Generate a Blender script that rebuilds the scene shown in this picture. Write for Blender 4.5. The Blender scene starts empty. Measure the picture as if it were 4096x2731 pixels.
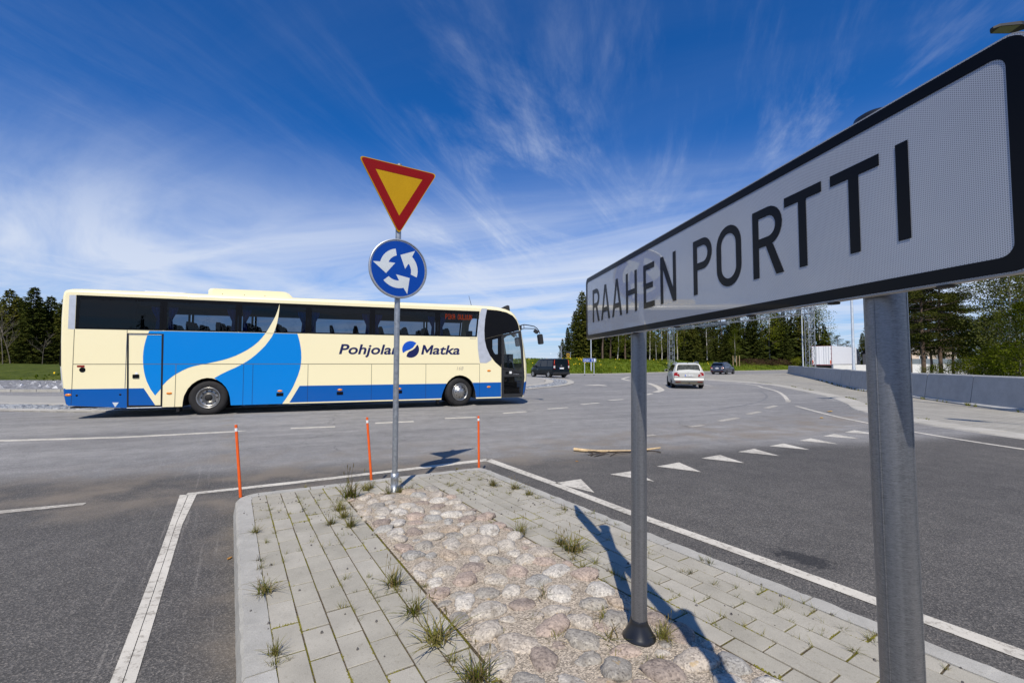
import bpy, bmesh, math, random
from mathutils import Vector, Matrix, noise
from mathutils.geometry import tessellate_polygon
R = math.radians
scene = bpy.context.scene
C = scene.collection
rnd = random.Random(7)

# ------------------------------------------------------------------ camera
EYE = 1.53                      # eye height over the road, metres
cam_d = bpy.data.cameras.new('camera')
cam_d.sensor_width = 36.0
cam_d.lens = 16.0
cam_d.clip_start = 0.05
cam_d.clip_end = 4000
cam = bpy.data.objects.new('camera', cam_d)
C.objects.link(cam)
cam.location = (0, 0, EYE)
cam.rotation_euler = (R(90) + math.atan(48 / 1045.33), 0, 0)
scene.camera = cam

# ------------------------------------------------------------------ sun, sky, exposure
SUN_EL, SUN_AZ = R(51.0), R(4.4)      # light runs towards +Y, a little to the right
ld = Vector((math.sin(SUN_AZ) * math.cos(SUN_EL), math.cos(SUN_AZ) * math.cos(SUN_EL), -math.sin(SUN_EL)))
sun_d = bpy.data.lights.new('sun', 'SUN')
sun_d.energy = 5.0
sun_d.angle = R(0.53)
sun_d.color = (1.0, 0.93, 0.81)
sun = bpy.data.objects.new('sun', sun_d)
C.objects.link(sun)
sun.rotation_euler = ld.to_track_quat('-Z', 'Y').to_euler()
sun.location = (0, -20, 30)

world = bpy.data.worlds.new('World')
scene.world = world
world.use_nodes = True
wn, wl = world.node_tree.nodes, world.node_tree.links
wn.clear()


def N(tree, kind, **kw):
    n = tree.nodes.new(kind)
    for k, v in kw.items():
        if k == 'inp':
            for i, x in v.items():
                n.inputs[i].default_value = x
        else:
            setattr(n, k, v)
    return n


wt = world.node_tree
sky = N(wt, 'ShaderNodeTexSky', sky_type='NISHITA', sun_disc=False, sun_elevation=SUN_EL,
        sun_rotation=R(180 + 4.4), altitude=0.0, air_density=1.0, dust_density=0.35, ozone_density=2.6)
hsv = N(wt, 'ShaderNodeMix', data_type='RGBA', blend_type='MULTIPLY')     # the deep blue of clear northern air
hsv.inputs[0].default_value = 1.0
hsv.inputs[7].default_value = (0.115, 0.62, 1.26, 1)
wl.new(sky.outputs[0], hsv.inputs[6])
tc = N(wt, 'ShaderNodeTexCoord')
sep = N(wt, 'ShaderNodeSeparateXYZ')
wl.new(tc.outputs['Generated'], sep.inputs[0])


def M(tree, op, a, b=None, c=None, clamp=False):
    n = N(tree, 'ShaderNodeMath', operation=op, use_clamp=clamp)
    for i, v in enumerate((a, b, c)):
        if v is None:
            continue
        if isinstance(v, (int, float)):
            n.inputs[i].default_value = v
        else:
            tree.links.new(v, n.inputs[i])
    return n.outputs[0]


zc = M(wt, 'MAXIMUM', sep.outputs[2], 0.0)
den = M(wt, 'ADD', zc, 0.055)
comb = N(wt, 'ShaderNodeCombineXYZ')
wl.new(M(wt, 'DIVIDE', sep.outputs[0], den), comb.inputs[0])
wl.new(M(wt, 'DIVIDE', sep.outputs[1], den), comb.inputs[1])


def cloud_noise(rot, sx, sy, scale, detail, rough, dist, off):
    mp = N(wt, 'ShaderNodeMapping')
    mp.inputs['Rotation'].default_value = (0, 0, rot)
    mp2 = N(wt, 'ShaderNodeMapping')
    mp2.inputs['Scale'].default_value = (sx, sy, 1)
    mp2.inputs['Location'].default_value = off
    wl.new(comb.outputs[0], mp.inputs[0])
    wl.new(mp.outputs[0], mp2.inputs[0])
    nz = N(wt, 'ShaderNodeTexNoise')
    nz.inputs['Scale'].default_value = scale
    nz.inputs['Detail'].default_value = detail
    nz.inputs['Roughness'].default_value = rough
    nz.inputs['Distortion'].default_value = dist
    wl.new(mp2.outputs[0], nz.inputs['Vector'])
    return nz.outputs[0]


def smooth(tree, v, a, b):
    n = N(tree, 'ShaderNodeMapRange', interpolation_type='SMOOTHSTEP')
    n.inputs[1].default_value = a
    n.inputs[2].default_value = b
    tree.links.new(v, n.inputs[0])
    return n.outputs[0]


def lin(tree, v, a, b, c=0.0, d=1.0):
    n = N(tree, 'ShaderNodeMapRange')
    n.inputs[1].default_value, n.inputs[2].default_value = a, b
    n.inputs[3].default_value, n.inputs[4].default_value = c, d
    tree.links.new(v, n.inputs[0])
    return n.outputs[0]


wisps = cloud_noise(R(17), 1.35, 0.38, 1.0, 9, 0.62, 1.1, (27.89, 28.26, 0))
fine = cloud_noise(R(14), 4.5, 1.1, 1.6, 8, 0.68, 1.6, (10.33, 10.64, 0))
broad = cloud_noise(R(10), 0.55, 0.30, 1.0, 3, 0.5, 0.4, (15.74, 23.27, 0))
veil = cloud_noise(R(-62), 0.9, 0.30, 1.0, 7, 0.58, 0.9, (3.24, 22.45, 0))
w1 = smooth(wt, wisps, 0.47, 0.75)
f1 = lin(wt, fine, 0.3, 0.72, 0.25, 1.0)
b1 = smooth(wt, broad, 0.40, 0.62)
low = smooth(wt, sep.outputs[2], 0.44, 0.16)            # the cirrus deck is seen more and more edge on towards the horizon
v1 = lin(wt, veil, 0.32, 0.62, 0.28, 1.0)
cl = M(wt, 'MULTIPLY', M(wt, 'MULTIPLY', M(wt, 'MULTIPLY', w1, f1), M(wt, 'ADD', M(wt, 'MULTIPLY', b1, 0.85), 0.15)), lin(wt, sep.outputs[2], 0.25, 0.62, 0.95, 0.30))
cl2 = M(wt, 'MULTIPLY', M(wt, 'MULTIPLY', v1, low), 0.95)
film = M(wt, 'MULTIPLY', smooth(wt, veil, 0.45, 0.75), 0.03)
cloud = M(wt, 'SUBTRACT', 1.0, M(wt, 'MULTIPLY', M(wt, 'MULTIPLY', M(wt, 'SUBTRACT', 1.0, cl), M(wt, 'SUBTRACT', 1.0, cl2)), M(wt, 'SUBTRACT', 1.0, film)), clamp=True)
cloud = M(wt, 'MAXIMUM', M(wt, 'MULTIPLY', cloud, 0.95), M(wt, 'MULTIPLY', smooth(wt, sep.outputs[2], 0.16, -0.01), 0.80))
mix = N(wt, 'ShaderNodeMix', data_type='RGBA')
wl.new(cloud, mix.inputs[0])
wl.new(hsv.outputs[2], mix.inputs[6])
mix.inputs[7].default_value = (6.9, 7.6, 9.0, 1)
bg = N(wt, 'ShaderNodeBackground')
bg.inputs['Strength'].default_value = 0.1
wl.new(mix.outputs[2], bg.inputs['Color'])
wo = N(wt, 'ShaderNodeOutputWorld')
wl.new(bg.outputs[0], wo.inputs['Surface'])

vs = scene.view_settings
vs.view_transform = 'Standard'
vs.look = 'None'
vs.exposure = 0.0
vs.gamma = 1.0
vs.use_curve_mapping = False
scene.cycles.max_bounces = 8
scene.cycles.transparent_max_bounces = 16
scene.cycles.caustics_reflective = False
scene.cycles.caustics_refractive = False


# ------------------------------------------------------------------ materials
def new_mat(name):
    m = bpy.data.materials.new(name)
    m.use_nodes = True
    t = m.node_tree
    t.nodes.clear()
    out = t.nodes.new('ShaderNodeOutputMaterial')
    return m, t, out


def principled(t, out, base=None, rough=0.6, metal=0.0, spec=0.5, coat=0.0):
    p = t.nodes.new('ShaderNodeBsdfPrincipled')
    if base is not None:
        p.inputs['Base Color'].default_value = (*base, 1)
    p.inputs['Roughness'].default_value = rough
    p.inputs['Metallic'].default_value = metal
    p.inputs['Specular IOR Level'].default_value = spec
    p.inputs['Coat Weight'].default_value = coat
    p.inputs['Coat Roughness'].default_value = 0.04
    t.links.new(p.outputs[0], out.inputs['Surface'])
    return p


def tnoise(t, scale, detail=4, rough=0.55, coord='Object', vec=None, dist=0.0):
    n = t.nodes.new('ShaderNodeTexNoise')
    n.inputs['Scale'].default_value = scale
    n.inputs['Detail'].default_value = detail
    n.inputs['Roughness'].default_value = rough
    n.inputs['Distortion'].default_value = dist
    if vec is None:
        c = t.nodes.new('ShaderNodeTexCoord')
        vec = c.outputs[coord]
    t.links.new(vec, n.inputs['Vector'])
    return n


def ramp(t, fac, stops, interp='LINEAR'):
    r_ = t.nodes.new('ShaderNodeValToRGB')
    r_.color_ramp.interpolation = interp
    el = r_.color_ramp.elements
    while len(el) < len(stops):
        el.new(0.5)
    for e, (p, c) in zip(el, stops):
        e.position = p
        e.color = (*c, 1) if len(c) == 3 else c
    t.links.new(fac, r_.inputs[0])
    return r_.outputs[0]


def mixc(t, fac, a, b, mode='MIX'):
    n = t.nodes.new('ShaderNodeMix')
    n.data_type = 'RGBA'
    n.blend_type = mode
    for i, v in ((0, fac), (6, a), (7, b)):
        if isinstance(v, (int, float)):
            n.inputs[i].default_value = v
        elif isinstance(v, tuple):
            n.inputs[i].default_value = (*v, 1)
        else:
            t.links.new(v, n.inputs[i])
    return n.outputs[2]


def bump(t, p, h, strength=0.3, dist=0.01):
    b = t.nodes.new('ShaderNodeBump')
    b.inputs['Strength'].default_value = strength
    b.inputs['Distance'].default_value = dist
    t.links.new(h, b.inputs['Height'])
    t.links.new(b.outputs[0], p.inputs['Normal'])
    return b


def plain(name, base, rough=0.5, metal=0.0, spec=0.5, coat=0.0, var=0.08, scale=6.0, bmp=0.0, bscale=80.0):
    """a paint / plastic / metal with slight procedural variation of tone and gloss"""
    m, t, out = new_mat(name)
    p = principled(t, out, base, rough, metal, spec, coat)
    n = tnoise(t, scale, 4)
    lo = tuple(c * (1 - var) for c in base)
    hi = tuple(min(1, c * (1 + var)) for c in base)
    t.links.new(ramp(t, n.outputs[0], [(0.3, lo), (0.7, hi)]), p.inputs['Base Color'])
    rr = N(t, 'ShaderNodeMapRange')
    rr.inputs[3].default_value = max(0.02, rough - 0.06)
    rr.inputs[4].default_value = min(1, rough + 0.06)
    t.links.new(n.outputs[0], rr.inputs[0])
    t.links.new(rr.outputs[0], p.inputs['Roughness'])
    if bmp:
        b = tnoise(t, bscale, 3)
        bump(t, p, b.outputs[0], bmp, 0.003)
    return m


def worldpos(t):
    g = t.nodes.new('ShaderNodeNewGeometry')
    return g.outputs['Position']


def linemask(t, pos, n, c, a, b):
    """smoothstep of the signed distance to the line n.p = c"""
    d = N(t, 'ShaderNodeVectorMath', operation='DOT_PRODUCT')
    t.links.new(pos, d.inputs[0])
    d.inputs[1].default_value = (n[0], n[1], 0)
    s = M(t, 'SUBTRACT', d.outputs['Value'], c)
    return smooth(t, s, a, b)


def asphalt_mat():
    m, t, out = new_mat('asphalt')
    p = principled(t, out, rough=0.82, spec=0.35)
    pos = worldpos(t)
    v = t.nodes.new('ShaderNodeTexVoronoi')
    v.inputs['Scale'].default_value = 140
    t.links.new(pos, v.inputs['Vector'])
    sepc = t.nodes.new('ShaderNodeSeparateColor')
    t.links.new(v.outputs['Color'], sepc.inputs[0])
    stone = ramp(t, sepc.outputs[0], [(0.0, (0.054, 0.051, 0.047)), (0.5, (0.083, 0.078, 0.071)), (0.8, (0.125, 0.117, 0.107)), (1.0, (0.205, 0.185, 0.16))])
    stone2 = ramp(t, sepc.outputs[0], [(0.0, (0.168, 0.163, 0.155)), (0.55, (0.238, 0.230, 0.219)), (0.85, (0.292, 0.283, 0.27)), (1.0, (0.38, 0.37, 0.35))])
    # the circulating lanes are an older, paler surfacing than the approach lanes
    older = linemask(t, pos, (-0.22, 0.975), 7.0, -1.0, 1.3)
    wob = tnoise(t, 0.5, 4, vec=pos)
    older2 = smooth(t, M(t, 'ADD', older, M(t, 'MULTIPLY', M(t, 'SUBTRACT', wob.outputs[0], 0.5), 0.5)), 0.15, 0.9)
    col = mixc(t, older2, stone, stone2)
    big = tnoise(t, 0.22, 5, vec=pos)
    col = mixc(t, 1.0, col, ramp(t, big.outputs[0], [(0.3, (0.84, 0.84, 0.85)), (0.7, (1.14, 1.13, 1.12))]), 'MULTIPLY')
    med = tnoise(t, 3.0, 5, vec=pos)
    col = mixc(t, 1.0, col, ramp(t, med.outputs[0], [(0.3, (0.86, 0.86, 0.86)), (0.7, (1.12, 1.12, 1.12))]), 'MULTIPLY')
    # streaks along the direction of travel on the ring
    mp = N(t, 'ShaderNodeMapping')
    mp.inputs['Rotation'].default_value = (0, 0, R(-22))
    mp2 = N(t, 'ShaderNodeMapping')
    mp2.inputs['Scale'].default_value = (0.12, 1.6, 1)
    t.links.new(pos, mp.inputs[0])
    t.links.new(mp.outputs[0], mp2.inputs[0])
    st = tnoise(t, 1.0, 5, 0.6, vec=mp2.outputs[0])
    col = mixc(t, M(t, 'MULTIPLY', older2, 0.75), col, mixc(t, 1.0, col, ramp(t, st.outputs[0], [(0.33, (0.74, 0.74, 0.75)), (0.6, (1.1, 1.1, 1.1))]), 'MULTIPLY'))
    # sandy dust swept up along the island and between the wheel tracks
    d1 = M(t, 'MULTIPLY', linemask(t, pos, (-0.457, 0.889), 5.75, -0.1, 0.35), linemask(t, pos, (-0.457, 0.889), 7.3, 0.5, -0.5))
    d2 = M(t, 'MULTIPLY', linemask(t, pos, (0.851, 0.525), -0.35, 0.0, 0.4), linemask(t, pos, (0.851, 0.525), 0.09, 0.02, 0.0))
    d3 = M(t, 'MULTIPLY', linemask(t, pos, (-0.42, 0.907), 6.6, -1.2, 0.2), linemask(t, pos, (-0.42, 0.907), 8.6, 0.8, -0.8))
    dn = smooth(t, tnoise(t, 1.3, 6, 0.6, vec=pos).outputs[0], 0.38, 0.68)
    dust = M(t, 'MULTIPLY', M(t, 'ADD', M(t, 'ADD', M(t, 'MULTIPLY', d1, 0.4), M(t, 'MULTIPLY', d2, 0.75)), M(t, 'MULTIPLY', d3, 0.65), clamp=True), dn)
    col = mixc(t, M(t, 'MULTIPLY', dust, 0.75), col, (0.21, 0.175, 0.135))
    # a blotch of spilt bitumen on the right hand lane, soaked in unevenly
    mps = N(t, 'ShaderNodeMapping')
    mps.vector_type = 'TEXTURE'
    mps.inputs['Location'].default_value = (2.27, 3.64, 0)
    mps.inputs['Rotation'].default_value = (0, 0, R(-48))
    mps.inputs['Scale'].default_value = (0.27, 0.15, 1)
    t.links.new(pos, mps.inputs[0])
    ln = N(t, 'ShaderNodeVectorMath', operation='LENGTH')
    t.links.new(mps.outputs[0], ln.inputs[0])
    sn = tnoise(t, 16, 6, 0.75, vec=pos)
    blot = smooth(t, M(t, 'ADD', M(t, 'SUBTRACT', 1.0, ln.outputs['Value']), M(t, 'MULTIPLY', M(t, 'SUBTRACT', sn.outputs[0], 0.5), 2.6)), 0.0, 0.5)
    blot = M(t, 'MULTIPLY', blot, smooth(t, ln.outputs['Value'], 1.7, 1.1))
    col = mixc(t, M(t, 'MULTIPLY', blot, 0.75), col, (0.018, 0.018, 0.019))
    # scrapes left along the kerb by snow ploughs
    mk = N(t, 'ShaderNodeMapping')
    mk.inputs['Rotation'].default_value = (0, 0, R(-31.7))
    mk2 = N(t, 'ShaderNodeMapping')
    mk2.inputs['Scale'].default_value = (26.0, 0.8, 1)
    t.links.new(pos, mk.inputs[0])
    t.links.new(mk.outputs[0], mk2.inputs[0])
    sk_ = tnoise(t, 1.0, 5, 0.7, vec=mk2.outputs[0])
    near_k = M(t, 'MULTIPLY', linemask(t, pos, (0.851, 0.525), -0.75, 0.0, 0.25), linemask(t, pos, (0.851, 0.525), 0.0, 0.05, -0.05))
    gr = tnoise(t, 60, 3, 0.7, vec=pos)
    scr = M(t, 'MULTIPLY', M(t, 'MULTIPLY', smooth(t, sk_.outputs[0], 0.55, 0.66), near_k), smooth(t, gr.outputs[0], 0.40, 0.58))
    col = mixc(t, M(t, 'MULTIPLY', scr, 0.55), col, (0.30, 0.275, 0.24))
    # fine branching cracks here and there
    vc = t.nodes.new('ShaderNodeTexVoronoi')
    vc.feature = 'DISTANCE_TO_EDGE'
    vc.inputs['Scale'].default_value = 0.16
    wv = N(t, 'ShaderNodeVectorMath', operation='ADD')
    wn3 = tnoise(t, 1.1, 5, 0.7, vec=pos)
    t.links.new(pos, wv.inputs[0])
    t.links.new(wn3.outputs[1], wv.inputs[1])
    t.links.new(wv.outputs[0], vc.inputs['Vector'])
    crack = M(t, 'MULTIPLY', smooth(t, vc.outputs['Distance'], 0.0016, 0.0006), smooth(t, tnoise(t, 0.3, 2, vec=pos).outputs[0], 0.5, 0.6))
    col = mixc(t, M(t, 'MULTIPLY', crack, 0.6), col, (0.02, 0.02, 0.02))
    t.links.new(col, p.inputs['Base Color'])
    fine_ = tnoise(t, 240, 2, vec=pos)
    hh = M(t, 'ADD', M(t, 'MULTIPLY', v.outputs['Distance'], 0.8), M(t, 'MULTIPLY', fine_.outputs[0], 0.4))
    bump(t, p, hh, 0.55, 0.006)
    return m


def paint_mat(name, base=(0.60, 0.56, 0.48), wear=0.5):
    m, t, out = new_mat(name)
    p = principled(t, out, rough=0.7, spec=0.3)
    pos = worldpos(t)
    n = tnoise(t, 22, 6, 0.7, vec=pos)
    n2 = tnoise(t, 3, 4, vec=pos)
    f = smooth(t, M(t, 'ADD', n.outputs[0], M(t, 'MULTIPLY', n2.outputs[0], 0.35)), 0.50 + 0.16 * wear, 0.64 + 0.16 * wear) if wear > 0.9 else smooth(t, M(t, 'ADD', n.outputs[0], M(t, 'MULTIPLY', n2.outputs[0], 0.35)), 0.56, 0.66)
    c = ramp(t, n2.outputs[0], [(0.3, tuple(x * 0.8 for x in base)), (0.65, base)])
    col = mixc(t, f, (0.34, 0.31, 0.26), c)
    t.links.new(col, p.inputs['Base Color'])
    bump(t, p, tnoise(t, 130, 3, vec=pos).outputs[0], 0.4, 0.004)
    return m


def concrete_mat(name, base, var=0.12, random_amt=0.10, speck=0.15, bmp=0.25, scale=1.0):
    m, t, out = new_mat(name)
    p = principled(t, out, rough=0.88, spec=0.25)
    pos = worldpos(t)
    n = tnoise(t, 5 * scale, 6, 0.6, vec=pos)
    n2 = tnoise(t, 210 * scale, 2, vec=pos)
    n3 = tnoise(t, 38 * scale, 5, 0.7, vec=pos)
    c = ramp(t, n.outputs[0], [(0.3, tuple(x * (1 - var) for x in base)), (0.7, tuple(min(1, x * (1 + var)) for x in base))])
    c = mixc(t, 1.0, c, ramp(t, n2.outputs[0], [(0.25, (1 - speck,) * 3), (0.75, (1 + speck,) * 3)]), 'MULTIPLY')
    c = mixc(t, 1.0, c, ramp(t, n3.outputs[0], [(0.28, (0.72, 0.70, 0.66)), (0.42, (1, 1, 1))]), 'MULTIPLY')
    oi = t.nodes.new('ShaderNodeObjectInfo')
    c = mixc(t, 1.0, c, ramp(t, oi.outputs['Random'], [(0, (1 - random_amt, 1 - random_amt, 1 - random_amt * 1.2)), (1, (1 + random_amt * 0.6,) * 3)]), 'MULTIPLY')
    t.links.new(c, p.inputs['Base Color'])
    bump(t, p, M(t, 'ADD', n2.outputs[0], M(t, 'MULTIPLY', n3.outputs[0], 0.7)), bmp, 0.003)
    return m


def bed_mat(name, sand, moss, moss_at):
    m, t, out = new_mat(name)
    p = principled(t, out, rough=0.95, spec=0.1)
    pos = worldpos(t)
    n = tnoise(t, 4.0, 5, 0.65, vec=pos)
    v = t.nodes.new('ShaderNodeTexVoronoi')
    v.inputs['Scale'].default_value = 130
    t.links.new(pos, v.inputs['Vector'])
    sc = t.nodes.new('ShaderNodeSeparateColor')
    t.links.new(v.outputs['Color'], sc.inputs[0])
    g = ramp(t, sc.outputs[0], [(0, tuple(x * 0.5 for x in sand)), (0.5, sand), (1, tuple(min(1, x * 1.5) for x in sand))])
    f = smooth(t, n.outputs[0], moss_at - 0.04, moss_at + 0.06)
    c = mixc(t, f, g, ramp(t, tnoise(t, 60, 3, vec=pos).outputs[0], [(0.3, tuple(x * 0.6 for x in moss)), (0.7, moss)]))
    t.links.new(c, p.inputs['Base Color'])
    bump(t, p, v.outputs['Distance'], 0.6, 0.008)
    return m


def granite_mat():
    m, t, out = new_mat('granite')
    p = principled(t, out, rough=0.8, spec=0.3)
    oi = t.nodes.new('ShaderNodeObjectInfo')
    base = ramp(t, oi.outputs['Random'], [(0.0, (0.46, 0.425, 0.37)), (0.13, (0.40, 0.325, 0.275)), (0.24, (0.43, 0.385, 0.33)), (0.36, (0.33, 0.31, 0.275)),
                                          (0.47, (0.50, 0.475, 0.43)), (0.60, (0.30, 0.25, 0.215)), (0.68, (0.45, 0.41, 0.355)), (0.80, (0.42, 0.35, 0.275)), (0.88, (0.48, 0.45, 0.40)), (0.95, (0.36, 0.35, 0.325))], 'CONSTANT')
    pos = worldpos(t)
    v = t.nodes.new('ShaderNodeTexVoronoi')
    v.inputs['Scale'].default_value = 115
    t.links.new(pos, v.inputs['Vector'])
    sc = t.nodes.new('ShaderNodeSeparateColor')
    t.links.new(v.outputs['Color'], sc.inputs[0])
    c = mixc(t, 1.0, base, ramp(t, sc.outputs[0], [(0, (0.52, 0.50, 0.49)), (0.3, (0.84, 0.82, 0.80)), (0.75, (0.98, 0.955, 0.925)), (1, (1.2, 1.17, 1.12))]), 'MULTIPLY')
    n = tnoise(t, 14, 6, 0.65, vec=pos, dist=0.6)
    c = mixc(t, 1.0, c, ramp(t, n.outputs[0], [(0.3, (0.62, 0.60, 0.58)), (0.5, (1, 1, 1)), (0.72, (1.18, 1.16, 1.12))]), 'MULTIPLY')
    # ochre lichen and lime specks
    lich = smooth(t, tnoise(t, 9, 5, 0.6, vec=pos).outputs[0], 0.66, 0.72)
    c = mixc(t, M(t, 'MULTIPLY', lich, 0.5), c, (0.42, 0.27, 0.08))
    t.links.new(c, p.inputs['Base Color'])
    bump(t, p, M(t, 'ADD', n.outputs[0], M(t, 'MULTIPLY', tnoise(t, 80, 3, vec=pos).outputs[0], 0.5)), 0.6, 0.012)
    return m


def galv_mat(name, base=0.42, sc=1.0):
    """hot dip galvanised steel: short horizontal ripples of bright and dark zinc"""
    m, t, out = new_mat(name)
    p = principled(t, out, rough=0.45, metal=0.85, spec=0.5)
    c = t.nodes.new('ShaderNodeTexCoord')
    mp = N(t, 'ShaderNodeMapping')
    mp.inputs['Scale'].default_value = (95 * sc, 95 * sc, 560 * sc)
    t.links.new(c.outputs['Object'], mp.inputs[0])
    n = tnoise(t, 1.0, 4, 0.65, vec=mp.outputs[0], dist=1.2)
    mp2 = N(t, 'ShaderNodeMapping')
    mp2.inputs['Scale'].default_value = (45, 45, 0.5)
    t.links.new(c.outputs['Object'], mp2.inputs[0])
    n2 = tnoise(t, 1.0, 2, vec=mp2.outputs[0])
    f = M(t, 'ADD', M(t, 'MULTIPLY', n.outputs[0], 0.75), M(t, 'MULTIPLY', n2.outputs[0], 0.35))
    col = ramp(t, f, [(0.40, (base * 0.60, base * 0.62, base * 0.66)), (0.56, (base, base * 1.02, base * 1.06)), (0.74, (base * 1.30, base * 1.32, base * 1.37))])
    t.links.new(col, p.inputs['Base Color'])
    bump(t, p, f, 0.25, 0.002)
    return m


def car_paint(name, base, metal=0.0, rough=0.3, dirt=0.0, coat=1.0, spec=0.5):
    m, t, out = new_mat(name)
    p = principled(t, out, base, rough, metal, spec, coat)
    c = t.nodes.new('ShaderNodeTexCoord')
    s = t.nodes.new('ShaderNodeSeparateXYZ')
    t.links.new(c.outputs['Object'], s.inputs[0])
    n = tnoise(t, 3.0, 5, 0.6)
    # road film thrown up from the wheels, settled on the lower body
    f = M(t, 'MULTIPLY', M(t, 'MULTIPLY', smooth(t, s.outputs[2], 1.1, 0.2), n.outputs[0]), dirt)
    t.links.new(mixc(t, f, tuple(base), (0.20, 0.17, 0.13)), p.inputs['Base Color'])
    n2 = tnoise(t, 1.2, 2)
    bump(t, p, n2.outputs[0], 0.02, 0.02)
    return m


def glass_mat(name, tint, gloss=1.0, rough=0.0):
    m, t, out = new_mat(name)
    tr = t.nodes.new('ShaderNodeBsdfTransparent')
    nz = tnoise(t, 2.0, 2)
    t.links.new(ramp(t, nz.outputs[0], [(0.3, tuple(x * 0.94 for x in tint)), (0.7, tint)]), tr.inputs[0])
    gl = t.nodes.new('ShaderNodeBsdfGlossy')
    gl.inputs['Roughness'].default_value = rough
    gl.inputs['Color'].default_value = (gloss, gloss, gloss, 1)
    fr = t.nodes.new('ShaderNodeFresnel')
    fr.inputs[0].default_value = 1.52
    mx = t.nodes.new('ShaderNodeMixShader')
    t.links.new(fr.outputs[0], mx.inputs[0])
    t.links.new(tr.outputs[0], mx.inputs[1])
    t.links.new(gl.outputs[0], mx.inputs[2])
    t.links.new(mx.outputs[0], out.inputs['Surface'])
    return m


def leaf_mat(name, a, b, c, clump=0.9, trans=0.35):
    m, t, out = new_mat(name)
    d = t.nodes.new('ShaderNodeBsdfDiffuse')
    tl = t.nodes.new('ShaderNodeBsdfTranslucent')
    mx = t.nodes.new('ShaderNodeMixShader')
    mx.inputs[0].default_value = trans
    pos = worldpos(t)
    n = tnoise(t, clump, 4, 0.65, vec=pos)
    n2 = tnoise(t, 9.0, 2, vec=pos)
    oi = t.nodes.new('ShaderNodeObjectInfo')
    f = M(t, 'ADD', M(t, 'ADD', M(t, 'MULTIPLY', n.outputs[0], 0.6), M(t, 'MULTIPLY', n2.outputs[0], 0.4)), M(t, 'MULTIPLY', M(t, 'SUBTRACT', oi.outputs['Random'], 0.5), 0.22))
    col = ramp(t, f, [(0.34, a), (0.5, b), (0.66, c)])
    t.links.new(col, d.inputs[0])
    t.links.new(col, tl.inputs[0])
    t.links.new(d.outputs[0], mx.inputs[1])
    t.links.new(tl.outputs[0], mx.inputs[2])
    t.links.new(mx.outputs[0], out.inputs['Surface'])
    return m


def ground_mat(name, stops, scale, bscale, bdist=0.1):
    m, t, out = new_mat(name)
    p = principled(t, out, rough=0.95, spec=0.1)
    pos = worldpos(t)
    n = tnoise(t, scale, 6, 0.7, vec=pos)
    n2 = tnoise(t, bscale, 4, 0.7, vec=pos)
    f = M(t, 'ADD', M(t, 'MULTIPLY', n.outputs[0], 0.6), M(t, 'MULTIPLY', n2.outputs[0], 0.4))
    t.links.new(ramp(t, f, stops), p.inputs['Base Color'])
    bump(t, p, n2.outputs[0], 0.8, bdist)
    return m


def emit_mat(name, col, strength):
    m, t, out = new_mat(name)
    e = t.nodes.new('ShaderNodeEmission')
    e.inputs[0].default_value = (*col, 1)
    e.inputs[1].default_value = strength
    t.links.new(e.outputs[0], out.inputs['Surface'])
    return m


def sheeting_mat():
    """prismatic sign sheeting: grey white cells in a net of paler seams, under a clear film"""
    m, t, out = new_mat('sign_sheeting')
    p = principled(t, out, rough=0.5, spec=0.3, coat=1.0)
    p.inputs['Coat Roughness'].default_value = 0.01
    c = t.nodes.new('ShaderNodeTexCoord')
    tot = None
    k = 2 * math.pi / 0.0034
    for a in (0, 60, 120):
        d = N(t, 'ShaderNodeVectorMath', operation='DOT_PRODUCT')
        t.links.new(c.outputs['Object'], d.inputs[0])
        d.inputs[1].default_value = (k * math.cos(R(a)), 0, k * math.sin(R(a)))
        cs = M(t, 'COSINE', d.outputs['Value'])
        tot = cs if tot is None else M(t, 'ADD', tot, cs)
    n = tnoise(t, 4, 3)
    cell = ramp(t, tot, [(0.0, (0.48, 0.50, 0.54)), (0.2, (0.215, 0.225, 0.25))])
    col = mixc(t, 1.0, cell, ramp(t, n.outputs[0], [(0.3, (0.94, 0.94, 0.94)), (0.7, (1.05, 1.05, 1.05))]), 'MULTIPLY')
    t.links.new(col, p.inputs['Base Color'])
    return m


MT = {}
MT['asphalt'] = asphalt_mat()
MT['paint'] = paint_mat('road_paint')
MT['paint_worn'] = paint_mat('road_paint_worn', (0.56, 0.52, 0.45), 1.0)
MT['paver'] = concrete_mat('concrete_paver', (0.356, 0.331, 0.278))
MT['kerb'] = concrete_mat('kerb_concrete', (0.375, 0.36, 0.325), 0.14, 0.05, 0.18, 0.5)
MT['bed'] = bed_mat('joint_sand', (0.095, 0.075, 0.050), (0.15, 0.135, 0.014), 0.50)
MT['mortar'] = bed_mat('sandy_mortar', (0.375, 0.318, 0.25), (0.10, 0.12, 0.03), 0.72)
MT['granite'] = granite_mat()
MT['galv'] = galv_mat('galvanised_steel', 0.25)
MT['galv_far'] = plain('weathered_zinc', (0.50, 0.54, 0.58), 0.5, 0.35, var=0.15)
MT['galv_dull'] = plain('dull_zinc', (0.30, 0.33, 0.37), 0.6, 0.3, var=0.2)
MT['galv_pole'] = plain('zinc_tube', (0.34, 0.36, 0.38), 0.42, 0.7, var=0.2, scale=30)
MT['rubber'] = plain('black_rubber', (0.012, 0.012, 0.013), 0.3, bmp=0.05)
MT['tyre'] = plain('tyre_rubber', (0.022, 0.021, 0.021), 0.8, spec=0.3, var=0.25, scale=9, bmp=0.2)
MT['black'] = plain('black_paint', (0.005, 0.005, 0.006), 0.3, coat=0.0, spec=0.14)
MT['black_matt'] = plain('black_plastic', (0.015, 0.015, 0.016), 0.6)
MT['dark'] = plain('dark_underbody', (0.012, 0.012, 0.012), 0.85)
MT['letter'] = plain('black_film', (0.006, 0.006, 0.007), 0.3, coat=0.10, spec=0.08)
MT['sheet'] = sheeting_mat()
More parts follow.
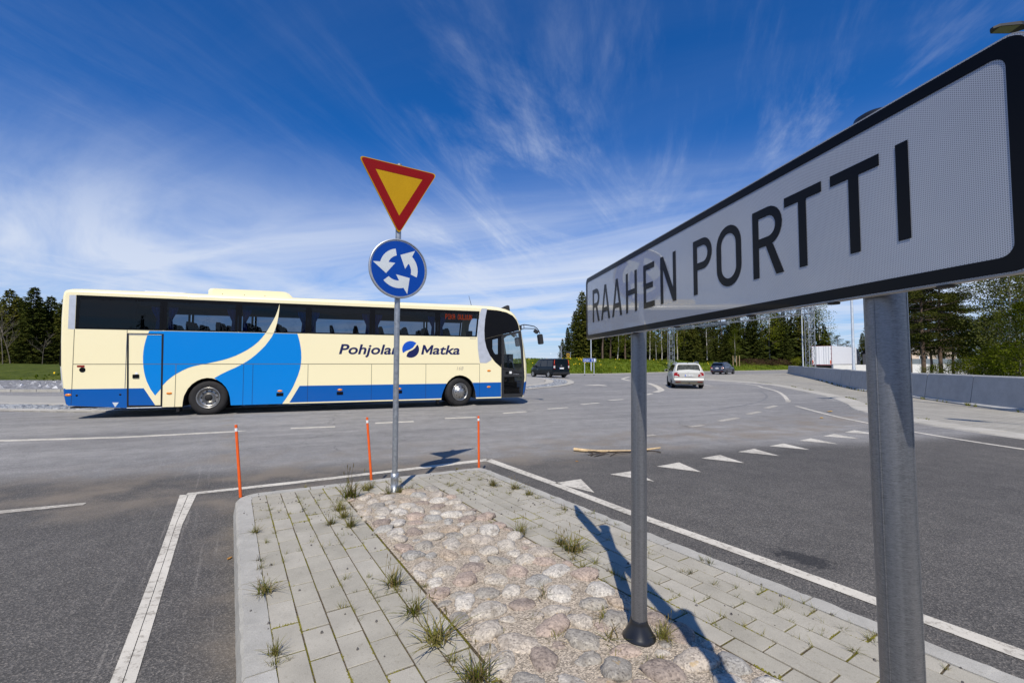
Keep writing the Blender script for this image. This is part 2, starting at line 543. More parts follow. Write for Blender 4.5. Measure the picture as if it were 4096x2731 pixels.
MT['alu'] = plain('sign_aluminium', (0.50, 0.50, 0.50), 0.45, 0.8, var=0.12, scale=20)
MT['alu_dull'] = plain('raw_panel_edge', (0.42, 0.40, 0.37), 0.6, 0.2, var=0.15, scale=14)
MT['sign_red'] = plain('sign_red', (0.22, 0.002, 0.002), 0.5, coat=0.0, spec=0.2, var=0.05)
MT['sign_yellow'] = plain('sign_yellow', (0.46, 0.255, 0.002), 0.5, coat=0.0, spec=0.2, var=0.05)
MT['sign_blue'] = plain('sign_blue', (0.001, 0.05, 0.31), 0.5, coat=0.0, spec=0.2, var=0.05)
MT['sign_white'] = plain('sign_white', (0.56, 0.60, 0.62), 0.45, coat=0.15, var=0.05)
MT['sign_back'] = plain('sign_back', (0.035, 0.045, 0.045), 0.6)
MT['orange'] = plain('orange_plastic', (0.75, 0.105, 0.008), 0.5, var=0.12, scale=12)
MT['white'] = plain('white_reflector', (0.75, 0.75, 0.74), 0.4)
MT['cream'] = car_paint('cream_bus_paint', (0.87, 0.775, 0.49), rough=0.3, dirt=0.10, coat=0.3)
MT['bus_blue'] = car_paint('royal_blue_bus_paint', (0.0, 0.090, 0.36), rough=0.35, dirt=0.05, coat=0.12, spec=0.25)
MT['bus_sky'] = car_paint('sky_blue_bus_paint', (0.0, 0.20, 0.60), rough=0.35, dirt=0.04, coat=0.12, spec=0.25)
MT['navy'] = plain('navy_lettering', (0.004, 0.008, 0.075), 0.35, coat=0.4)
MT['logo_blue'] = plain('logo_blue', (0.002, 0.075, 0.47), 0.35, coat=0.4)
MT['silver'] = plain('silver_bus_paint', (0.52, 0.54, 0.59), 0.35, 0.25, coat=0.5)
MT['tint'] = glass_mat('tinted_bus_glass', (0.42, 0.46, 0.52), 0.55)
MT['clear'] = glass_mat('clear_glass', (0.80, 0.85, 0.86))
MT['car_glass'] = glass_mat('car_glass', (0.22, 0.25, 0.26))
MT['dusty_glass'] = plain('dusty_rear_glass', (0.055, 0.06, 0.058), 0.75, coat=0.0, spec=0.08, var=0.5, scale=9)
MT['dark_glass'] = plain('dark_privacy_glass', (0.004, 0.005, 0.006), 0.05, coat=0.3, spec=0.35)
MT['seat'] = plain('grey_seat_cloth', (0.035, 0.035, 0.042), 0.9)
MT['curtain'] = plain('blue_curtain', (0.03, 0.10, 0.48), 0.9, var=0.3, scale=25)
MT['amber'] = plain('amber_lens', (0.75, 0.23, 0.01), 0.2, coat=0.8)
MT['rim'] = plain('brushed_rim', (0.42, 0.41, 0.39), 0.34, 0.9, var=0.2, scale=20)
MT['alloy'] = plain('alloy_rim', (0.55, 0.55, 0.55), 0.3, 0.7)
MT['led'] = emit_mat('led_orange', (1.0, 0.13, 0.025), 0.32)
MT['red_lens'] = plain('red_lens', (0.24, 0.003, 0.004), 0.3, coat=0.2, spec=0.2)
MT['red_lit'] = emit_mat('lit_brake_lamp', (1.0, 0.10, 0.03), 1.2)
MT['white_lens'] = plain('white_lens', (0.72, 0.70, 0.68), 0.12, coat=1.0)
MT['white_car'] = car_paint('pearl_white_paint', (0.47, 0.47, 0.44), 0.0, 0.35, 0.6, 0.15)
MT['van_paint'] = car_paint('midnight_green_paint', (0.003, 0.008, 0.013), 0.0, 0.3, 0.06, 0.10, 0.15)
MT['grey_car'] = car_paint('blue_grey_paint', (0.045, 0.06, 0.095), 0.3, 0.28, 0.2, 0.5)
MT['plate'] = plain('number_plate', (0.75, 0.76, 0.76), 0.4)
MT['plate_text'] = plain('number_plate_text', (0.02, 0.02, 0.02), 0.5)
MT['plate_blue'] = plain('plate_blue_band', (0.02, 0.09, 0.5), 0.4)
MT['barrier'] = concrete_mat('barrier_concrete', (0.40, 0.40, 0.395), 0.10, 0.06, 0.07, 0.3, 0.5)
MT['white_wall'] = concrete_mat('pale_wall', (0.66, 0.66, 0.64), 0.08, 0.04, 0.05, 0.1, 0.5)
MT['truck_white'] = plain('white_box_body', (0.88, 0.88, 0.88), 0.4, var=0.02)
MT['cab'] = plain('dark_cab_paint', (0.05, 0.065, 0.09), 0.35, coat=0.6)
MT['grass'] = ground_mat('verge_grass', [(0.32, (0.030, 0.052, 0.006)), (0.48, (0.080, 0.118, 0.010)), (0.62, (0.145, 0.175, 0.016)), (0.75, (0.20, 0.19, 0.05))], 0.45, 5.5, 0.25)
MT['mound_turf'] = ground_mat('dry_spring_turf', [(0.34, (0.028, 0.040, 0.007)), (0.48, (0.060, 0.080, 0.011)), (0.60, (0.095, 0.112, 0.020)), (0.70, (0.20, 0.175, 0.09))], 0.8, 3.0, 0.3)
MT['field'] = ground_mat('rough_field', [(0.35, (0.03, 0.045, 0.012)), (0.6, (0.07, 0.09, 0.02)), (0.75, (0.10, 0.10, 0.04))], 0.2, 3.0, 0.3)
MT['gravel'] = ground_mat('stone_chippings', [(0.36, (0.05, 0.05, 0.055)), (0.5, (0.22, 0.22, 0.23)), (0.62, (0.46, 0.46, 0.47))], 4.0, 7.0, 0.15)
MT['setts'] = ground_mat('bluish_setts', [(0.34, (0.12, 0.13, 0.145)), (0.5, (0.28, 0.295, 0.32)), (0.66, (0.50, 0.515, 0.53))], 2.2, 7.0, 0.10)
MT['slab'] = concrete_mat('pale_edge_slab', (0.42, 0.395, 0.35), 0.1, 0.10, 0.08, 0.2, 0.6)
MT['blade'] = leaf_mat('grass_blade', (0.09, 0.105, 0.014), (0.19, 0.20, 0.03), (0.33, 0.28, 0.10), 12.0, 0.45)
MT['blade_dry'] = leaf_mat('dry_grass_blade', (0.13, 0.10, 0.04), (0.27, 0.21, 0.09), (0.22, 0.21, 0.06), 12.0, 0.4)
MT['bank_blade'] = leaf_mat('bank_grass_blade', (0.05, 0.085, 0.008), (0.11, 0.16, 0.012), (0.21, 0.235, 0.03), 0.8, 0.4)
MT['dandelion'] = plain('dandelion_yellow', (0.75, 0.50, 0.004), 0.8)
MT['spruce'] = leaf_mat('spruce_needles', (0.016, 0.022, 0.006), (0.055, 0.066, 0.014), (0.14, 0.135, 0.026), 0.8, 0.15)
MT['pine'] = leaf_mat('pine_needles', (0.012, 0.017, 0.005), (0.038, 0.046, 0.010), (0.11, 0.11, 0.022), 1.0, 0.2)
MT['birch'] = leaf_mat('spring_leaves', (0.035, 0.048, 0.005), (0.11, 0.135, 0.010), (0.27, 0.28, 0.025), 1.0, 0.45)
MT['birch_dull'] = leaf_mat('olive_leaves', (0.05, 0.06, 0.014), (0.10, 0.115, 0.028), (0.17, 0.18, 0.05), 0.6, 0.45)
MT['hedge'] = leaf_mat('red_brown_twigs', (0.035, 0.022, 0.014), (0.075, 0.046, 0.03), (0.12, 0.08, 0.045), 0.8, 0.2)
MT['bark'] = plain('dark_bark', (0.055, 0.04, 0.03), 0.95, var=0.4, scale=5, bmp=0.4, bscale=20)
MT['pine_bark'] = plain('pine_bark', (0.11, 0.075, 0.055), 0.95, var=0.4, scale=4, bmp=0.4, bscale=14)
MT['birch_twig'] = plain('dark_birch_twig', (0.10, 0.08, 0.065), 0.95, var=0.4)
MT['birch_bark'] = plain('pale_birch_bark', (0.42, 0.39, 0.34), 0.9, var=0.5, scale=5)
MT['twig'] = plain('bare_grey_twigs', (0.13, 0.11, 0.085), 0.95, var=0.3)
MT['wood'] = plain('barkless_branch', (0.52, 0.38, 0.21), 0.85, var=0.3, scale=12)
MT['scrap'] = plain('tan_scrap', (0.55, 0.34, 0.09), 0.9, var=0.2)
MT['dead_leaf'] = plain('dead_leaf', (0.42, 0.2, 0.04), 0.9, var=0.2)
MT['moss'] = plain('joint_moss', (0.15, 0.135, 0.012), 0.95, var=0.5, scale=30)
MT['pebble'] = plain('grit_stone', (0.11, 0.10, 0.095), 0.9, var=0.7, scale=60)
MT['roof'] = plain('dark_roof_sheet', (0.02, 0.022, 0.028), 0.6)
MT['house'] = plain('cream_boarding', (0.62, 0.50, 0.38), 0.8, var=0.05)
MT['trim'] = plain('white_trim', (0.78, 0.78, 0.76), 0.7)
MT['fence_grey'] = plain('blue_grey_fence', (0.16, 0.19, 0.21), 0.7)
MT['stain'] = plain('fresh_bitumen_stain', (0.018, 0.019, 0.021), 0.6, bmp=0.6, bscale=120)
MT['gap'] = plain('panel_gap', (0.10, 0.09, 0.06), 0.8)
MT['gap_blue'] = plain('panel_gap_blue', (0.003, 0.03, 0.11), 0.8)


# ------------------------------------------------------------------ mesh builder
class MB:
    def __init__(self):
        self.v, self.f, self.m, self.s = [], [], [], []
        self.T = Matrix.Identity(4)

    def add(self, verts, faces, mi=0, smooth_=False):
        o = len(self.v)
        self.v += [tuple(self.T @ Vector(p)) for p in verts]
        for f in faces:
            self.f.append(tuple(i + o for i in f))
            self.m.append(mi)
            self.s.append(smooth_)
        return self

    def box(self, a, b, mi=0):
        (x0, y0, z0), (x1, y1, z1) = a, b
        v = [(x0, y0, z0), (x1, y0, z0), (x1, y1, z0), (x0, y1, z0), (x0, y0, z1), (x1, y0, z1), (x1, y1, z1), (x0, y1, z1)]
        return self.add(v, [(0, 3, 2, 1), (4, 5, 6, 7), (0, 1, 5, 4), (1, 2, 6, 5), (2, 3, 7, 6), (3, 0, 4, 7)], mi)

    def tube(self, pts, rad, n=8, mi=0, caps=True, smooth_=True):
        pts = [Vector(p) for p in pts]
        rs = rad if isinstance(rad, (list, tuple)) else [rad] * len(pts)
        rings = []
        for i, p in enumerate(pts):
            d = (pts[min(i + 1, len(pts) - 1)] - pts[max(i - 1, 0)]).normalized()
            a = Vector((0, 0, 1)) if abs(d.z) < 0.9 else Vector((1, 0, 0))
            x = d.cross(a).normalized()
            y = x.cross(d)
            rings.append([p + (x * math.cos(2 * math.pi * k / n) + y * math.sin(2 * math.pi * k / n)) * rs[i] for k in range(n)])
        v = [q for r_ in rings for q in r_]
        f = []
        for i in range(len(rings) - 1):
            for k in range(n):
                f.append((i * n + k, i * n + (k + 1) % n, (i + 1) * n + (k + 1) % n, (i + 1) * n + k))
        self.add(v, f, mi, smooth_)
        if caps:
            self.add(rings[0], [tuple(range(n))], mi)
            self.add(rings[-1], [tuple(reversed(range(n)))], mi)
        return self

    def lathe(self, prof, n=24, mi=0, axis='z', smooth_=True):
        """profile of (radius, height); mi may be a list, one per segment"""
        v, f, mm = [], [], []
        for (r_, h) in prof:
            for k in range(n):
                a = 2 * math.pi * k / n
                c, s = r_ * math.cos(a), r_ * math.sin(a)
                v.append((c, s, h) if axis == 'z' else (c, h, s))
        o = len(self.v)
        self.v += [tuple(self.T @ Vector(p)) for p in v]
        for i in range(len(prof) - 1):
            for k in range(n):
                q = (o + i * n + k, o + i * n + (k + 1) % n, o + (i + 1) * n + (k + 1) % n, o + (i + 1) * n + k)
                self.f.append(q if axis == 'z' else tuple(reversed(q)))
                self.m.append(mi[i] if isinstance(mi, list) else mi)
                self.s.append(smooth_)
        return self

    def poly(self, outer, holes=(), to3=None, mi=0, flip=False):
        loops = [list(outer)] + [list(h) for h in holes]
        flat = [p for l in loops for p in l]
        tris = tessellate_polygon([[Vector((p[0], p[1], 0)) for p in l] for l in loops])
        to3 = to3 or (lambda a, b: (a, b, 0))
        vs_ = [to3(*p) for p in flat]
        fs = []
        for tri in tris:
            a, b, c = (flat[i] for i in tri)
            ar = (b[0] - a[0]) * (c[1] - a[1]) - (c[0] - a[0]) * (b[1] - a[1])
            tri = tuple(tri) if ar > 0 else tuple(reversed(tri))
            fs.append(tuple(reversed(tri)) if flip else tri)
        return self.add(vs_, fs, mi)

    def slab(self, outer, z0, z1, holes=(), to3=None, mi=0):
        """prism over a polygon; to3(a, b, h)"""
        to3 = to3 or (lambda a, b, h: (a, b, h))
        self.poly(outer, holes, lambda a, b: to3(a, b, z1), mi)
        self.poly(outer, holes, lambda a, b: to3(a, b, z0), mi, True)
        for l in [outer] + list(holes):
            n = len(l)
            ar = sum(l[i][0] * l[(i + 1) % n][1] - l[(i + 1) % n][0] * l[i][1] for i in range(n))
            v = [to3(p[0], p[1], z0) for p in l] + [to3(p[0], p[1], z1) for p in l]
            fs = []
            for i in range(n):
                j = (i + 1) % n
                q = (i, j, n + j, n + i)
                fs.append(q if (ar > 0) == (l is outer) else tuple(reversed(q)))
            self.add(v, fs, mi)
        return self

    def mesh(self, name, mats):
        me = bpy.data.meshes.new(name)
        me.from_pydata(self.v, [], self.f)
        for m in (mats if isinstance(mats, (list, tuple)) else [mats]):
            me.materials.append(MT[m] if isinstance(m, str) else m)
        me.polygons.foreach_set('material_index', self.m)
        me.polygons.foreach_set('use_smooth', self.s)
        me.update()
        return me

    def build(self, name, mats, parent=None, loc=None, rot=None):
        return obj(name, self.mesh(name, mats), parent, loc, rot)


def obj(name, me, parent=None, loc=None, rot=None, scale=None):
    o = bpy.data.objects.new(name, me)
    C.objects.link(o)
    if parent:
        o.parent = parent
    if loc is not None:
        o.location = loc
    if rot is not None:
        o.rotation_euler = rot
    if scale is not None:
        o.scale = scale if hasattr(scale, '__len__') else (scale,) * 3
    return o


def tag(o, label, cat, group=None):
    o['label'] = label
    o['category'] = cat
    if group:
        o['group'] = group
    return o


def thing(name, label, cat, loc=(0, 0, 0), rotz=0.0, group=None):
    o = bpy.data.objects.new(name, None)
    C.objects.link(o)
    o.location = loc
    o.rotation_euler = (0, 0, rotz)
    o.empty_display_size = 0.2
    return tag(o, label, cat, group)


def kind(o, k):
    o['kind'] = k
    return o


def setting(name):
    o = bpy.data.objects.new(name, None)
    C.objects.link(o)
    return kind(o, 'structure')


def text_mesh(s, width, height, shear=0.0, bold=0.0, name='lettering'):
    """flat lettering as a mesh in the x, y plane, fitted to width x height, lower left at the origin"""
    cu = bpy.data.curves.new('text', 'FONT')
    cu.body = s
    cu.size = 1.0
    cu.shear = shear
    cu.offset = bold
    cu.resolution_u = 4
    o = bpy.data.objects.new('text', cu)
    C.objects.link(o)
    dg = bpy.context.evaluated_depsgraph_get()
    me = bpy.data.meshes.new_from_object(o.evaluated_get(dg))
    bpy.data.objects.remove(o)
    bpy.data.curves.remove(cu)
    xs = [v.co.x for v in me.vertices]
    ys = [v.co.y for v in me.vertices]
    x0, x1, y0, y1 = min(xs), max(xs), min(ys), max(ys)
    sx = width / (x1 - x0)
    sy = height / (y1 - y0) if height else sx
    for v in me.vertices:
        v.co = Vector(((v.co.x - x0) * sx, (v.co.y - y0) * sy, 0))
    me.name = name
    return me


def add_text(s, width, height, m, parent, matrix, shear=0.0, bold=0.0, name='lettering'):
    me = text_mesh(s, width, height, shear, bold, name)
    me.transform(matrix)
    me.materials.clear()
    me.materials.append(MT[m])
    for p in me.polygons:
        p.material_index = 0
    return obj(name, me, parent)


def arc(cx, cy, r_, a0, a1, n):
    return [(cx + r_ * math.cos(R(a0 + (a1 - a0) * i / n)), cy + r_ * math.sin(R(a0 + (a1 - a0) * i / n))) for i in range(n + 1)]


def catmull(pts, n=6, closed=False):
    out = []
    m = len(pts)
    rng = range(m if closed else m - 1)
    for i in rng:
        g = (lambda k: pts[k % m]) if closed else (lambda k: pts[max(0, min(m - 1, k))])
        p0, p1, p2, p3 = (Vector((*g(i + k - 1), 0)) for k in range(4))
        for j in range(n):
            t_ = j / n
            q = 0.5 * (2 * p1 + (p2 - p0) * t_ + (2 * p0 - 5 * p1 + 4 * p2 - p3) * t_ ** 2 + (3 * p1 - p0 - 3 * p2 + p3) * t_ ** 3)
            out.append((q.x, q.y))
    if not closed:
        out.append(tuple(pts[-1]))
    return out


def offset_line(pts, d):
    """shift an open polyline to its left by d"""
    out = []
    for i, p in enumerate(pts):
        a = Vector(pts[max(0, i - 1)])
        b = Vector(pts[min(len(pts) - 1, i + 1)])
        t_ = (b - a).normalized()
        out.append((p[0] - t_.y * d, p[1] + t_.x * d))
    return out


def clip(poly, n, c):
    """keep the part of a convex polygon where n.p <= c"""
    out = []
    for i in range(len(poly)):
        a, b = poly[i], poly[(i + 1) % len(poly)]
        da, db = n[0] * a[0] + n[1] * a[1] - c, n[0] * b[0] + n[1] * b[1] - c
        if da <= 0:
            out.append(a)
        if da * db < 0:
            k = da / (da - db)
            out.append((a[0] + (b[0] - a[0]) * k, a[1] + (b[1] - a[1]) * k))
    return out
# ------------------------------------------------------------------ ground and road
b = MB()
b.add([(-1500, -1500, -0.06), (1500, -1500, -0.06), (1500, 1500, -0.06), (-1500, 1500, -0.06)], [(0, 1, 2, 3)])
kind(b.build('ground', 'field'), 'structure')
b = MB()
b.add([(-140, -60, 0), (140, -60, 0), (140, 130, 0), (-140, 130, 0)], [(0, 1, 2, 3)])
road = kind(b.build('road', 'asphalt'), 'structure')


def strip(name, left, right, m='paint', z=0.004, parent=road):
    b_ = MB()
    n = len(left)
    b_.add([(*p, z) for p in left] + [(*p, z) for p in right], [(i, n + i, n + i + 1, i + 1) for i in range(n - 1)])
    # make sure it faces up
    o = b_.build(name, m, parent)
    if o.data.polygons and o.data.polygons[0].normal.z < 0:
        o.data.flip_normals()
    return o


def line(name, pts, w, m='paint', z=0.004):
    return strip(name, offset_line(pts, w / 2), offset_line(pts, -w / 2), m, z)


def quad(name, pts, m='paint', z=0.004):
    b_ = MB()
    b_.poly(pts, to3=lambda a, c: (a, c, z))
    return b_.build(name, m, road)


# left of the island: the wide double stripe with a groove down its middle
lo = [(-3.835, 5.33), (-3.288, 4.46), (-2.847, 3.755), (-2.381, 2.997), (-1.922, 2.248), (-0.72, 0.30), (0.2, -1.2)]
hi = [(-3.66, 5.36), (-3.117, 4.38), (-2.71, 3.72), (-2.19, 2.881), (-1.80, 2.248), (-0.56, 0.26), (0.36, -1.24)]
mid = [((a[0] * 0.52 + c[0] * 0.48), (a[1] * 0.52 + c[1] * 0.48)) for a, c in zip(lo, hi)]
mid2 = [((a[0] * 0.48 + c[0] * 0.52), (a[1] * 0.48 + c[1] * 0.52)) for a, c in zip(lo, hi)]
strip('edge_line', lo, mid)
strip('edge_line', mid2, hi)
strip('edge_line', [(-3.80, 5.41), (-3.70, 5.46), (-2.853, 5.905), (-1.805, 6.49), (-0.405, 7.31)], [(-3.765, 5.32), (-3.66, 5.36), (-2.80, 5.785), (-1.769, 6.365), (-0.395, 7.126)])
strip('edge_line', [(-0.327, 7.288), (0.552, 5.901), (1.223, 4.789), (1.90, 3.77), (2.372, 3.035), (2.727, 2.49), (4.2, 0.2)],
      [(-0.40, 7.13), (0.47, 5.80), (1.14, 4.70), (1.82, 3.68), (2.29, 2.945), (2.628, 2.41), (4.1, 0.12)])
strip('lane_line', [(-30.0, 7.6), (-17.0, 7.95), (-10.115, 9.07), (-8.097, 9.44), (-6.165, 10.24), (-5.95, 10.30)], [(-30.0, 7.42), (-17.0, 7.77), (-9.865, 8.87), (-7.95, 9.27), (-6.05, 10.06), (-5.95, 10.28)])
strip('lane_dash', [(-7.3, 4.05), (-5.293, 4.78), (-4.645, 5.045)], [(-7.25, 3.93), (-5.235, 4.66), (-4.60, 4.955)], 'paint_worn')
for d in ([(-5.095, 10.546), (-4.173, 10.827), (-4.25, 11.0), (-5.17, 10.72)], [(-3.411, 11.437), (-2.504, 11.769), (-2.59, 11.98), (-3.48, 11.66)],
          [(-1.803, 12.399), (-0.953, 12.69), (-1.034, 12.92), (-1.86, 12.62)], [(-0.247, 13.653), (0.484, 14.129), (0.42, 14.33), (-0.29, 13.87)],
          [(1.21, 14.95), (1.93, 15.42), (1.86, 15.62), (1.14, 15.15)], [(2.57, 16.6), (3.33, 17.20), (3.25, 17.42), (2.49, 16.82)],
          [(3.94, 18.35), (4.65, 18.85), (4.57, 19.08), (3.86, 18.58)], [(6.416, 21.5), (6.956, 22.4), (6.84, 22.6), (6.30, 21.7)],
          [(-19.5, 7.0), (-18.2, 7.1), (-18.2, 7.25), (-19.5, 7.15)]):
    quad('lane_dash', d)
for d in ([(2.80, 9.50), (3.04, 9.62), (2.99, 9.75), (2.75, 9.63)], [(4.26, 10.83), (4.70, 11.11), (4.65, 11.25), (4.21, 10.97)],
          [(5.43, 11.85), (6.29, 12.58), (6.22, 12.76), (5.36, 12.03)], [(7.0, 13.45), (7.74, 14.14), (7.67, 14.32), (6.93, 13.63)],
          [(8.53, 15.2), (9.38, 16.1), (9.29, 16.28), (8.44, 15.38)], [(10.7, 17.6), (11.3, 18.5), (11.18, 18.62), (10.58, 17.72)]):
    quad('lane_dash', d, 'paint_worn')
tris = [[(0.538, 5.85), (0.903, 6.049), (0.969, 5.423)], [(1.342, 6.302), (1.696, 6.49), (1.828, 5.922)], [(2.131, 6.773), (2.557, 7.042), (2.643, 6.429)],
        [(3.023, 7.344), (3.442, 7.612), (3.536, 7.001)], [(3.87, 7.87), (4.29, 8.14), (4.38, 7.53)], [(4.708, 8.4), (5.127, 8.678), (5.222, 8.056)],
        [(5.604, 8.976), (6.03, 9.26), (6.116, 8.621)], [(6.452, 9.52), (6.895, 9.829), (6.974, 9.186)], [(7.292, 10.056), (7.729, 10.36), (7.80, 9.72)]]
for t3 in tris:
    quad('yield_triangle', t3)
line('lane_line', catmull([(10.0, 33.6), (9.55, 30.6), (8.70, 26.9), (8.15, 25.0), (7.36, 23.45)]), 0.34)
line('lane_line', catmull([(12.3, 48.0), (11.0, 44.5), (10.2, 42.0), (9.85, 38.3)]), 0.30)
quad('lane_dash', [(12.8, 30.9), (12.95, 29.9), (13.1, 29.7), (13.15, 30.6)])
quad('lane_arrow', [(4.6, 30.2), (5.9, 31.5), (6.2, 30.8), (6.2, 29.6), (5.6, 30.1)])
line('lane_line', [(13.5, 50.4), (18.0, 52.6), (30, 57)], 0.18)
line('edge_line', catmull([(16.55, 41.5), (16.8, 37.2), (16.65, 33.3), (16.15, 30.1), (15.35, 28.0), (14.2, 24.6), (12.65, 21.3), (11.15, 18.5)]), 0.15)
line('edge_line', catmull([(9.96, 16.03), (9.27, 13.39), (8.98, 11.6), (8.85, 10.05), (9.0, 8.2), (9.6, 5.5), (10.8, 2.0)]), 0.12)
# faint tyre arcs on the ring
MT['tyre_mark'] = plain('tyre_mark', (0.165, 0.162, 0.16), 0.8, var=0.3, scale=4)
for pts, w in (([(9.0, 38.0), (8.8, 33.0), (7.6, 28.5), (5.2, 25.0), (2.4, 22.4)], 0.10), ([(7.6, 39.0), (7.2, 34.0), (6.0, 29.5), (3.9, 26.0)], 0.09),
               ([(12.6, 18.6), (12.2, 16.6), (11.0, 14.9)], 0.07), ([(13.5, 25.0), (11.6, 20.8), (9.2, 17.3), (6.0, 14.3)], 0.10)):
    line('tyre_mark', catmull(pts), w, 'tyre_mark', 0.002)

# ------------------------------------------------------------------ crescent shaped apron beyond the bus
outer = catmull([(-60, 24), (-30, 16.4), (-22, 15.0), (-16.9, 14.5), (-12.3, 14.15), (-7, 16.2), (-2.4, 20.6), (0.95, 25.9), (2.9, 28.7), (4.3, 32.4), (4.85, 36.0), (4.9, 39.5), (4.2, 43.0), (2.6, 46.3), (-2, 49.5)], 8)
apron = setting('apron')
d_list = [0.0, 0.50, 1.55, 2.25]
mats_ = ['slab', 'setts', 'slab']
lines_ = [offset_line(outer, d) for d in d_list]
zz = [0.03, 0.05, 0.06, 0.07]


def band(name, l0, l1, z0, z1, m, parent):
    b_ = MB()
    n = len(l0)
    b_.add([(*p, z0) for p in l0] + [(*p, z1) for p in l1], [(i, i + 1, n + i + 1, n + i) for i in range(n - 1)])
    o = b_.build(name, m, parent)
    if o.data.polygons[0].normal.z < 0:
        o.data.flip_normals()
    return o


band('apron_edge', outer, lines_[0], 0.0, 0.03, 'slab', apron)
# the sett band: real stones, joined, because there are far more than can be told apart
band('sett_bed', lines_[1], lines_[2], zz[1] - 0.03, zz[2] - 0.03, 'gravel', apron)
sb = MB()
for k in range(5):
    da = 0.50 + 0.21 * k
    l0, l1 = offset_line(outer, da + 0.02), offset_line(outer, da + 0.19)
    for i in range(len(l0) - 1):
        p0, p1, q0, q1 = (Vector(x) for x in (l0[i], l0[i + 1], l1[i], l1[i + 1]))
        L_ = (p1 - p0).length
        if p0.x < -26 or p0.y > 46:
            continue
        n = max(1, int(L_ / 0.27))
        for j in range(n):
            s0, s1 = (j + 0.06) / n, (j + 0.94) / n
            h = 0.055 + rnd.uniform(-0.012, 0.02)
            c4 = [p0.lerp(p1, s0), p0.lerp(p1, s1), q0.lerp(q1, s1), q0.lerp(q1, s0)]
            mid_ = sum(c4, Vector((0, 0))) / 4
            v = [(*c, 0.01) for c in c4] + [(*(mid_ + (c - mid_) * 0.82), h) for c in c4]
            sb.add(v, [(4, 5, 6, 7), (0, 1, 5, 4), (1, 2, 6, 5), (2, 3, 7, 6), (3, 0, 4, 7)])
so = sb.build('sett', 'setts', apron)
so['kind'] = 'stuff'
# edge slabs one by one where they show
for name_, da, db, z_ in (('edge_slab', 0.0, 0.49, 0.035), ('edge_slab', 1.56, 2.2, 0.065)):
    l0, l1 = offset_line(outer, da), offset_line(outer, db)
    acc = 0
    for i in range(len(l0) - 1):
        if l0[i][0] < -24 or l0[i][1] > 47:
            continue
        p0, p1, q0, q1 = (Vector(x) for x in (l0[i], l0[i + 1], l1[i], l1[i + 1]))
        n = max(1, round((p1 - p0).length / 1.2))
        for j in range(n):
            s0, s1 = (j + 0.012) / n, (j + 0.988) / n
            b = MB()
            b.slab([tuple(p0.lerp(p1, s0)), tuple(p0.lerp(p1, s1)), tuple(q0.lerp(q1, s1)), tuple(q0.lerp(q1, s0))], 0.004, z_ + rnd.uniform(-0.004, 0.004))
            b.build(name_, 'slab', apron)
back = [(-60, 33), (-25, 21.0), (-17.5, 20.6), (-12, 23.2), (-6, 31), (-1, 42), (-2, 49.5)]
b = MB()
inner_line = offset_line(outer, 2.25)
b.poly([p for p in inner_line if p[0] > -59] + list(reversed(catmull(back, 4)))[1:], to3=lambda a, c: (a, c, 0.06))
o = b.build('apron_paving', concrete_mat('grey_apron_paving', (0.33, 0.315, 0.285), 0.08, 0.0, 0.08, 0.2, 0.4), apron)

# ------------------------------------------------------------------ planted mound inside the roundabout, left of the bus
kl = catmull([(-70, 30), (-40, 25.2), (-26, 23.7), (-17, 23.9), (-12, 25.6), (-9, 29), (-8, 34), (-9, 41), (-13, 48), (-20, 53)], 8)
mound = setting('mound')
for i in range(len(kl) - 1):
    p0, p1 = Vector(kl[i]), Vector(kl[i + 1])
    if p0.x < -32 or p0.y > 40:
        continue
    n = max(1, round((p1 - p0).length / 1.0))
    t_ = (p1 - p0).normalized()
    nn = Vector((-t_.y, t_.x)) * 0.14
    for j in range(n):
        a, c = p0.lerp(p1, (j + 0.01) / n), p0.lerp(p1, (j + 0.99) / n)
        b = MB()
        b.slab([tuple(a), tuple(c), tuple(c + nn), tuple(a + nn)], 0, 0.14 + rnd.uniform(-0.004, 0.004))
        b.build('kerb_stone', 'kerb', mound)
rows = [(0.14, 0.12), (1.2, 0.15), (6.0, 0.24), (7.5, 0.30), (9.0, 0.55), (13, 0.95), (18, 1.25), (24, 1.35)]
gl = [[(p[0], p[1]) for p in offset_line(kl, r_[0])] for r_ in rows]


def rough_band(name, lo_, hi_, m, parent, amp):
    b_ = MB()
    n = len(kl)
    v, f = [], []
    for q in range(lo_, hi_ + 1):
        for p in gl[q]:
            z_ = rows[q][1] + (noise.noise((p[0] * 0.35, p[1] * 0.35, 3)) * amp if q not in (0,) else 0)
            v.append((*p, z_))
    k = hi_ - lo_
    for q in range(k):
        for i in range(n - 1):
            f.append((q * n + i, q * n + i + 1, (q + 1) * n + i + 1, (q + 1) * n + i))
    b_.add(v, f, 0, True)
    return b_.build(name, m, parent)


rough_band('chipping_strip', 0, 3, 'gravel', mound, 0.05)
rough_band('turf', 3, 7, 'mound_turf', mound, 0.16)
b = MB()
for k in range(900):
    i = rnd.randrange(len(kl) - 1)
    p = Vector(kl[i]).lerp(Vector(kl[i + 1]), rnd.random())
    if p.x < -32 or p.x > -10:
        continue
    t_ = (Vector(kl[i + 1]) - Vector(kl[i])).normalized()
    q = p + Vector((-t_.y, t_.x)) * rnd.uniform(0.6, 7.2)
    s = rnd.uniform(0.07, 0.2)
    h = 0.16 + 0.12 * (rnd.random())
    a0 = rnd.uniform(0, 6)
    base = [(q.x + s * rnd.uniform(.7, 1.2) * math.cos(a0 + 2.1 * j), q.y + s * math.sin(a0 + 2.1 * j), 0.13) for j in range(3)]
    b.add(base + [(q.x, q.y, h + s * 0.6)], [(0, 1, 3), (1, 2, 3), (2, 0, 3)])
kind(b.build('chippings', plain('grey_chipping', (0.40, 0.40, 0.41), 0.9, var=0.5, scale=3), mound), 'stuff')

